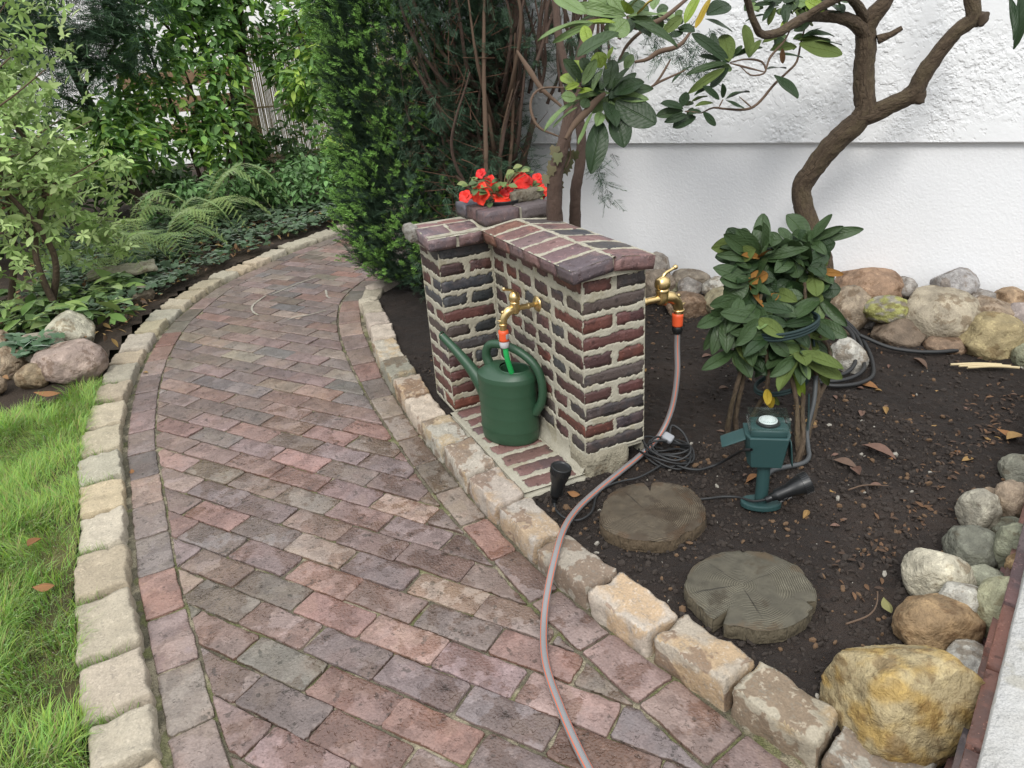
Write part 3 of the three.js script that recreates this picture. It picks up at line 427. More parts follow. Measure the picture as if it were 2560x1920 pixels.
const RH_LEAVES= [[0.275,1.566,-0.156,0.13,1.609,-0.247,0.036,1],[0.267,1.567,-0.168,0.16,1.579,-0.24,0.025,1],[0.269,1.576,-0.171,0.191,1.629,-0.245,0.05,1],[0.272,1.573,-0.152,0.254,1.602,-0.119,0.048,2],[0.277,1.566,-0.152,0.407,1.531,-0.126,0.031,1],[0.269,1.562,-0.135,0.406,1.568,-0.14,0.026,1],[0.277,1.549,-0.13,0.402,1.483,-0.047,0.036,0],[0.272,1.554,-0.146,0.22,1.512,-0.15,0.063,1],[0.232,1.519,-0.133,0.078,1.463,-0.124,0.05,0],[0.18,1.553,-0.198,0.006,1.555,-0.233,0.023,1],[0.167,1.553,-0.176,0.056,1.506,-0.245,0.02,1],[0.229,1.548,-0.146,0.133,1.558,-0.241,0.023,2],[0.153,1.58,-0.195,0.083,1.638,-0.282,0.05,1],[0.311,1.567,-0.146,0.328,1.606,-0.085,0.04,3],[0.14,1.547,-0.187,0.128,1.5,-0.144,0.033,2],[0.363,1.505,-0.092,0.466,1.558,-0.119,0.03,5],[0.281,1.572,-0.165,0.308,1.619,-0.135,0.033,1],[0.27,1.575,-0.161,0.236,1.633,-0.203,0.036,1],[0.209,1.375,-0.336,0.153,1.452,-0.348,0.054,0],[0.221,1.404,-0.347,0.216,1.453,-0.38,0.04,2],[0.185,1.373,-0.323,0.171,1.404,-0.399,0.043,2],[0.193,1.373,-0.315,0.145,1.363,-0.326,0.022,2],[0.2,1.369,-0.306,0.249,1.444,-0.296,0.032,1],[0.22,1.348,-0.306,0.171,1.362,-0.307,0.022,2],[0.189,1.343,-0.32,0.198,1.363,-0.261,0.022,2],[0.174,1.328,-0.306,0.126,1.342,-0.321,0.036,1],[0.196,1.325,-0.301,0.175,1.303,-0.338,0.029,1],[0.212,1.325,-0.294,0.179,1.298,-0.273,0.032,0],[0.227,1.347,-0.283,0.293,1.412,-0.328,0.029,1],[0.25,1.349,-0.273,0.325,1.41,-0.345,0.032,0],[0.288,1.349,-0.286,0.337,1.442,-0.329,0.047,0],[0.295,1.342,-0.277,0.325,1.416,-0.233,0.043,0],[0.293,1.336,-0.268,0.373,1.39,-0.241,0.047,0],[0.286,1.333,-0.25,0.367,1.367,-0.189,0.058,4],[0.304,1.328,-0.272,0.399,1.358,-0.192,0.04,0],[0.3,1.325,-0.266,0.379,1.314,-0.18,0.032,1],[0.303,1.311,-0.264,0.416,1.288,-0.239,0.036,4],[0.292,1.309,-0.247,0.39,1.233,-0.152,0.083,4],[0.292,1.282,-0.248,0.286,1.167,-0.186,0.068,4],[0.239,1.256,-0.257,0.158,1.121,-0.169,0.066,4],[0.285,1.313,-0.269,0.283,1.235,-0.254,0.041,1],[0.251,1.278,-0.27,0.197,1.253,-0.209,0.032,1],[0.212,1.282,-0.267,0.13,1.189,-0.213,0.023,1],[0.292,1.335,-0.28,0.175,1.324,-0.323,0.022,1],[0.184,1.317,-0.318,0.045,1.268,-0.32,0.027,1],[0.17,1.302,-0.294,0.083,1.248,-0.317,0.027,1],[0.273,1.417,-0.302,0.265,1.467,-0.321,0.05,2],[0.283,1.416,-0.297,0.269,1.446,-0.28,0.043,2],[0.314,1.441,-0.326,0.342,1.479,-0.338,0.016,2],[0.225,1.404,-0.312,0.213,1.454,-0.318,0.04,0],[0.331,1.426,-0.294,0.406,1.461,-0.337,0.022,0],[0.344,1.405,-0.268,0.379,1.455,-0.276,0.029,1],[0.272,1.33,-0.283,0.234,1.386,-0.327,0.04,4],[0.276,1.32,-0.262,0.339,1.352,-0.248,0.04,4],[0.269,1.31,-0.277,0.264,1.258,-0.185,0.05,4],[1.147,1.377,-0.694,1.005,1.503,-0.763,0.05,4],[1.142,1.381,-0.685,1.179,1.5,-0.782,0.066,5],[1.115,1.391,-0.731,1.127,1.494,-0.789,0.035,4],[1.123,1.383,-0.718,1.048,1.41,-0.769,0.031,4],[1.135,1.375,-0.696,0.962,1.369,-0.723,0.029,0],[1.14,1.36,-0.701,0.986,1.354,-0.71,0.019,0],[1.123,1.354,-0.691,0.952,1.28,-0.705,0.035,5],[1.146,1.356,-0.696,1.087,1.277,-0.73,0.05,4],[1.098,1.299,-0.674,1.122,1.237,-0.692,0.027,4],[1.005,1.372,-0.761,0.906,1.338,-0.778,0.023,4],[1.224,1.39,-0.659,1.251,1.523,-0.72,0.058,5],[1.221,1.39,-0.656,1.283,1.463,-0.667,0.031,5],[1.184,1.407,-0.711,1.207,1.437,-0.683,0.027,0],[1.169,1.394,-0.697,1.327,1.426,-0.695,0.027,0],[1.312,1.412,-0.634,1.44,1.438,-0.597,0.037,5],[1.324,1.397,-0.618,1.406,1.383,-0.535,0.019,4],[1.337,1.417,-0.645,1.403,1.442,-0.649,0.031,4],[1.442,1.431,-0.603,1.574,1.371,-0.489,0.073,5],[1.435,1.442,-0.608,1.584,1.436,-0.566,0.039,5],[1.461,1.455,-0.605,1.608,1.484,-0.567,0.05,4],[1.501,1.434,-0.576,1.592,1.42,-0.505,0.046,4],[1.418,1.589,-0.682,1.39,1.519,-0.633,0.035,4],[1.459,1.562,-0.658,1.483,1.504,-0.644,0.046,5],[1.425,1.533,-0.667,1.361,1.486,-0.631,0.017,2],[1.289,1.339,-0.616,1.375,1.358,-0.603,0.058,4],[1.31,1.316,-0.594,1.342,1.23,-0.476,0.073,4],[0.928,1.211,-0.713,0.835,1.248,-0.735,0.042,4],[0.929,1.218,-0.721,0.952,1.274,-0.723,0.05,4],[0.927,1.201,-0.712,0.822,1.19,-0.759,0.042,0],[0.935,1.186,-0.696,0.84,1.173,-0.707,0.031,4],[0.971,1.176,-0.681,0.881,1.142,-0.72,0.054,4],[0.998,1.195,-0.68,0.935,1.198,-0.678,0.031,4],[1.001,1.192,-0.671,1.056,1.132,-0.655,0.031,4],[0.971,1.233,-0.715,1.064,1.25,-0.724,0.019,5],[0.972,1.216,-0.69,1.053,1.24,-0.668,0.023,5],[1.08,1.236,-0.665,1.004,1.296,-0.676,0.031,4],[1.096,1.235,-0.644,1.232,1.272,-0.657,0.027,4],[1.101,1.231,-0.649,1.172,1.189,-0.612,0.031,4],[0.972,1.259,-0.699,1.067,1.29,-0.713,0.017,4],[1.109,1.566,-0.808,1.246,1.626,-0.809,0.069,4],[1.095,1.552,-0.802,1.208,1.502,-0.75,0.066,4],[1.109,1.648,-0.856,1.023,1.551,-0.85,0.042,2],[1.143,1.631,-0.831,1.065,1.516,-0.816,0.035,3],[1.361,1.589,-0.695,1.265,1.59,-0.693,0.023,4],[1.341,1.551,-0.702,1.255,1.551,-0.727,0.014,4],[1.39,1.599,-0.706,1.297,1.532,-0.673,0.023,4],[1.372,1.577,-0.68,1.342,1.514,-0.693,0.027,5],[1.438,1.58,-0.659,1.39,1.545,-0.669,0.035,4],[1.492,1.594,-0.639,1.526,1.55,-0.562,0.046,2],[1.568,1.542,-0.582,1.604,1.546,-0.558,0.023,4],[1.403,1.6,-0.678,1.34,1.614,-0.692,0.035,4],[1.571,1.603,-0.618,1.639,1.577,-0.576,0.039,1],[1.385,1.478,-0.644,1.316,1.462,-0.676,0.027,5],[1.366,1.458,-0.654,1.276,1.446,-0.641,0.023,5],[1.683,1.581,-0.559,1.597,1.6,-0.55,0.035,1],[1.485,1.47,-0.59,1.519,1.488,-0.561,0.035,4],[1.61,1.569,-0.601,1.53,1.599,-0.592,0.042,4],[1.53,1.573,-0.609,1.48,1.552,-0.622,0.031,5],[0.302,1.34,-0.351,0.303,1.361,-0.423,0.044,1],[0.302,1.325,-0.347,0.278,1.298,-0.365,0.04,1],[0.322,1.323,-0.346,0.377,1.28,-0.352,0.044,0],[0.311,1.323,-0.362,0.24,1.285,-0.337,0.03,0],[0.3,1.335,-0.355,0.246,1.349,-0.373,0.052,1],[0.319,1.321,-0.355,0.305,1.284,-0.316,0.055,4],[0.318,1.323,-0.341,0.342,1.281,-0.311,0.049,1],[0.298,1.324,-0.336,0.241,1.277,-0.311,0.042,1],[0.315,1.34,-0.365,0.296,1.391,-0.421,0.036,0],[0.323,1.331,-0.336,0.403,1.32,-0.339,0.037,4],[0.318,1.321,-0.36,0.295,1.288,-0.335,0.055,1],[0.295,1.335,-0.346,0.205,1.348,-0.347,0.053,0],[0.306,1.323,-0.343,0.257,1.279,-0.291,0.046,1],[0.31,1.342,-0.355,0.28,1.393,-0.365,0.033,0],[0.332,1.336,-0.355,0.393,1.36,-0.321,0.044,0],[0.31,1.338,-0.367,0.277,1.368,-0.427,0.054,4],[0.305,1.331,-0.362,0.232,1.329,-0.38,0.048,1],[0.312,1.322,-0.356,0.274,1.296,-0.323,0.05,1],[0.335,1.336,-0.359,0.393,1.35,-0.371,0.042,1],[0.297,1.336,-0.349,0.226,1.352,-0.346,0.044,0],[0.321,1.341,-0.349,0.354,1.387,-0.34,0.047,0],[0.32,1.327,-0.335,0.391,1.303,-0.343,0.042,0],[0.311,1.34,-0.362,0.301,1.386,-0.442,0.048,0],[0.296,1.33,-0.346,0.23,1.322,-0.329,0.034,0],[0.311,1.572,-0.234,0.22,1.594,-0.229,0.045,1],[0.325,1.577,-0.234,0.308,1.636,-0.216,0.031,4],[0.304,1.568,-0.225,0.225,1.568,-0.223,0.043,0],[0.305,1.572,-0.224,0.252,1.6,-0.277,0.034,1],[0.324,1.563,-0.208,0.379,1.543,-0.189,0.047,1],[0.31,1.558,-0.207,0.291,1.512,-0.166,0.045,0],[0.311,1.56,-0.224,0.263,1.519,-0.226,0.028,0],[0.301,1.562,-0.214,0.268,1.535,-0.267,0.05,0],[0.315,1.577,-0.222,0.333,1.615,-0.265,0.031,4],[0.33,1.561,-0.222,0.357,1.513,-0.138,0.043,0],[0.316,1.561,-0.234,0.28,1.53,-0.248,0.035,1],[0.308,1.562,-0.225,0.263,1.526,-0.266,0.036,1],[0.227,1.388,-0.356,0.238,1.405,-0.337,0.044,1],[0.24,1.375,-0.369,0.224,1.371,-0.305,0.034,0],[0.216,1.379,-0.384,0.164,1.38,-0.367,0.029,4],[0.23,1.384,-0.352,0.241,1.393,-0.323,0.041,0],[0.205,1.374,-0.356,0.192,1.361,-0.376,0.052,0],[0.222,1.389,-0.353,0.249,1.411,-0.367,0.046,0],[0.235,1.384,-0.361,0.271,1.39,-0.371,0.053,0],[0.231,1.383,-0.354,0.254,1.387,-0.35,0.046,1],[0.229,1.38,-0.348,0.24,1.38,-0.326,0.047,1],[0.208,1.375,-0.365,0.158,1.362,-0.347,0.039,1],[0.509,1.57,-0.326,0.553,1.543,-0.264,0.041,0],[0.507,1.571,-0.322,0.536,1.555,-0.257,0.048,1],[0.516,1.585,-0.353,0.55,1.625,-0.386,0.03,1],[0.493,1.58,-0.348,0.459,1.607,-0.425,0.048,0],[0.523,1.579,-0.345,0.557,1.588,-0.324,0.035,0],[0.525,1.572,-0.346,0.601,1.553,-0.332,0.041,0],[0.498,1.565,-0.324,0.518,1.52,-0.311,0.046,0],[0.504,1.567,-0.35,0.479,1.539,-0.345,0.043,0],[0.631,1.515,-0.385,0.622,1.491,-0.358,0.045,4],[0.62,1.527,-0.401,0.59,1.534,-0.425,0.031,1],[0.645,1.524,-0.384,0.659,1.52,-0.317,0.034,4],[0.638,1.534,-0.389,0.656,1.56,-0.384,0.034,0],[0.636,1.534,-0.39,0.631,1.576,-0.353,0.048,1],[0.629,1.521,-0.364,0.698,1.51,-0.39,0.038,1],[1.196,1.389,-0.744,1.237,1.418,-0.783,0.052,0],[1.202,1.389,-0.752,1.216,1.424,-0.766,0.044,1],[1.185,1.39,-0.737,1.194,1.428,-0.766,0.039,5],[1.171,1.37,-0.724,1.143,1.347,-0.715,0.045,1],[1.2,1.389,-0.749,1.241,1.422,-0.792,0.032,0],[1.428,1.444,-0.663,1.359,1.437,-0.659,0.057,0],[1.425,1.44,-0.653,1.402,1.419,-0.678,0.032,4],[1.457,1.447,-0.652,1.527,1.446,-0.648,0.048,1],[1.451,1.45,-0.648,1.522,1.461,-0.626,0.035,1],[1.435,1.454,-0.668,1.433,1.471,-0.729,0.033,1],[1.451,1.448,-0.647,1.537,1.45,-0.643,0.034,5],[1.455,1.446,-0.65,1.565,1.439,-0.649,0.038,1],[1.451,1.436,-0.661,1.449,1.407,-0.639,0.037,4],[1.465,1.595,-0.737,1.503,1.625,-0.764,0.054,1],[1.43,1.592,-0.722,1.405,1.616,-0.76,0.035,4],[1.461,1.574,-0.726,1.495,1.551,-0.725,0.051,4],[1.433,1.583,-0.729,1.401,1.584,-0.783,0.046,0],[1.452,1.582,-0.707,1.55,1.577,-0.716,0.047,4],[1.451,1.594,-0.738,1.425,1.628,-0.756,0.045,4],[1.427,1.578,-0.717,1.373,1.557,-0.753,0.054,1],[1.457,1.575,-0.719,1.499,1.547,-0.708,0.058,0],[1.453,1.574,-0.733,1.438,1.551,-0.728,0.034,1],[1.47,1.587,-0.727,1.501,1.594,-0.682,0.058,0],[1.466,1.579,-0.723,1.552,1.557,-0.716,0.05,1],[1.45,1.592,-0.715,1.503,1.623,-0.72,0.048,4],[1.57,1.567,-0.647,1.61,1.541,-0.622,0.053,5],[1.564,1.569,-0.673,1.551,1.554,-0.716,0.049,4],[1.574,1.569,-0.682,1.535,1.554,-0.696,0.05,4],[1.561,1.564,-0.653,1.59,1.537,-0.677,0.039,1],[1.577,1.577,-0.651,1.613,1.582,-0.621,0.043,4],[1.555,1.58,-0.668,1.488,1.603,-0.708,0.055,1],[1.562,1.575,-0.676,1.472,1.575,-0.686,0.038,5],[1.59,1.576,-0.663,1.624,1.578,-0.623,0.032,0],[1.567,1.58,-0.68,1.52,1.598,-0.72,0.04,0],[1.57,1.586,-0.668,1.614,1.614,-0.724,0.045,4],[1.588,1.583,-0.67,1.669,1.614,-0.693,0.057,4],[0.963,1.218,-0.74,0.967,1.243,-0.723,0.031,1],[0.976,1.196,-0.749,1.004,1.175,-0.743,0.034,5],[0.981,1.215,-0.762,0.999,1.236,-0.763,0.057,4],[0.967,1.2,-0.732,0.981,1.191,-0.712,0.033,4],[1.379,1.611,-0.772,1.428,1.631,-0.747,0.052,4],[1.342,1.597,-0.762,1.294,1.584,-0.75,0.048,1],[1.358,1.598,-0.781,1.335,1.584,-0.807,0.052,5],[1.352,1.595,-0.763,1.362,1.576,-0.79,0.045,1],[1.362,1.597,-0.781,1.344,1.58,-0.794,0.056,1],[1.344,1.61,-0.769,1.319,1.625,-0.806,0.041,0],[1.363,1.601,-0.789,1.284,1.591,-0.759,0.05,0],[1.647,1.587,-0.633,1.641,1.601,-0.694,0.036,5],[1.639,1.58,-0.624,1.601,1.577,-0.64,0.034,4],[1.676,1.572,-0.639,1.619,1.544,-0.582,0.042,4],[1.663,1.572,-0.62,1.645,1.538,-0.568,0.032,4],[1.688,1.585,-0.633,1.707,1.589,-0.576,0.045,0],[1.656,1.584,-0.641,1.602,1.589,-0.68,0.057,1],[1.528,1.519,-0.671,1.582,1.511,-0.67,0.052,5],[1.484,1.519,-0.666,1.459,1.507,-0.731,0.032,4],[1.51,1.532,-0.671,1.505,1.559,-0.656,0.058,1],[1.509,1.512,-0.674,1.498,1.483,-0.67,0.039,1],[1.519,1.533,-0.684,1.55,1.555,-0.715,0.05,0],[1.499,1.512,-0.655,1.524,1.491,-0.659,0.054,1],[1.513,1.511,-0.673,1.461,1.473,-0.607,0.057,0],[1.676,1.55,0.123,1.625,1.41,0.208,0.026,4],[1.719,1.563,0.128,1.722,1.39,0.191,0.055,4]] ;
const RH_TWIGS= [[[1.151,1.377,-0.692],[1.217,1.385,-0.667],[1.276,1.368,-0.633],[1.277,1.329,-0.613],[1.219,1.322,-0.635],[1.186,1.36,-0.669],0.005],[[1.023,1.184,-0.711],[1.078,1.202,-0.696],[1.119,1.194,-0.674],[1.227,1.191,-0.626],[1.344,1.281,-0.62],[1.401,1.32,-0.615],[1.446,1.356,-0.613],[1.483,1.43,-0.634],[1.511,1.482,-0.648],[1.544,1.527,-0.656],0.007],[[1.15,1.374,-0.691],[1.277,1.329,-0.613],0.005],[[1.19,1.196,-0.585],[1.152,1.242,-0.624],0.004],[[0.928,1.201,-0.701],[0.989,1.189,-0.668],0.005],[[1.238,1.332,-0.571],[1.27,1.386,-0.585],[1.341,1.447,-0.584],[1.382,1.497,-0.592],0.006],[[1.065,1.209,-0.645],[1.086,1.236,-0.649],0.004],[[0.336,1.568,-0.242],[0.339,1.533,-0.223],[0.422,1.546,-0.194],[0.519,1.602,-0.18],[0.572,1.637,-0.174],0.009],[[0.311,1.44,-0.249],[0.34,1.477,-0.255],[0.396,1.518,-0.251],[0.464,1.546,-0.235],0.007],[[0.269,1.337,-0.276],[0.237,1.317,-0.28],[0.203,1.289,-0.28],[0.149,1.247,-0.282],[0.113,1.206,-0.278],0.016],[[0.229,1.369,-0.37],[0.242,1.331,-0.344],[0.255,1.303,-0.325],0.007],[[0.344,1.155,-0.752],[0.276,1.199,-0.804],[0.266,1.268,-0.843],[0.286,1.314,-0.857],[0.323,1.337,-0.853],[0.414,1.335,-0.812],0.007],[[0.293,1.482,-0.998],[0.324,1.399,-0.943],[0.348,1.336,-0.901],[0.406,1.263,-0.839],0.013],[[0.63,1.414,-0.637],[0.677,1.42,-0.62],[0.722,1.443,-0.612],[0.803,1.461,-0.586],[0.873,1.525,-0.587],0.011],[[0.663,1.3,-0.626],[0.725,1.331,-0.614],[0.777,1.349,-0.601],[0.837,1.37,-0.585],0.006],[[0.793,1.412,-0.626],[0.727,1.339,-0.617],[0.674,1.299,-0.621],0.006]] ;
const STEMS= [[[[0.265,1.012,-0.654],[0.298,1.08,-0.674],[0.334,1.144,-0.691],[0.378,1.239,-0.719],[0.415,1.306,-0.737],[0.46,1.421,-0.775],[0.52,1.534,-0.805],[0.601,1.669,-0.838]],[0.038,0.036,0.034,0.032,0.028,0.024,0.02,0.016]],[[[0.461,0.934,-0.831],[0.489,0.996,-0.849],[0.524,1.1,-0.886],[0.537,1.184,-0.922],[0.539,1.29,-0.975],[0.538,1.417,-1.039],[0.545,1.544,-1.1],[0.571,1.695,-1.164]],[0.03,0.028,0.026,0.024,0.022,0.02,0.018,0.016]]] ;
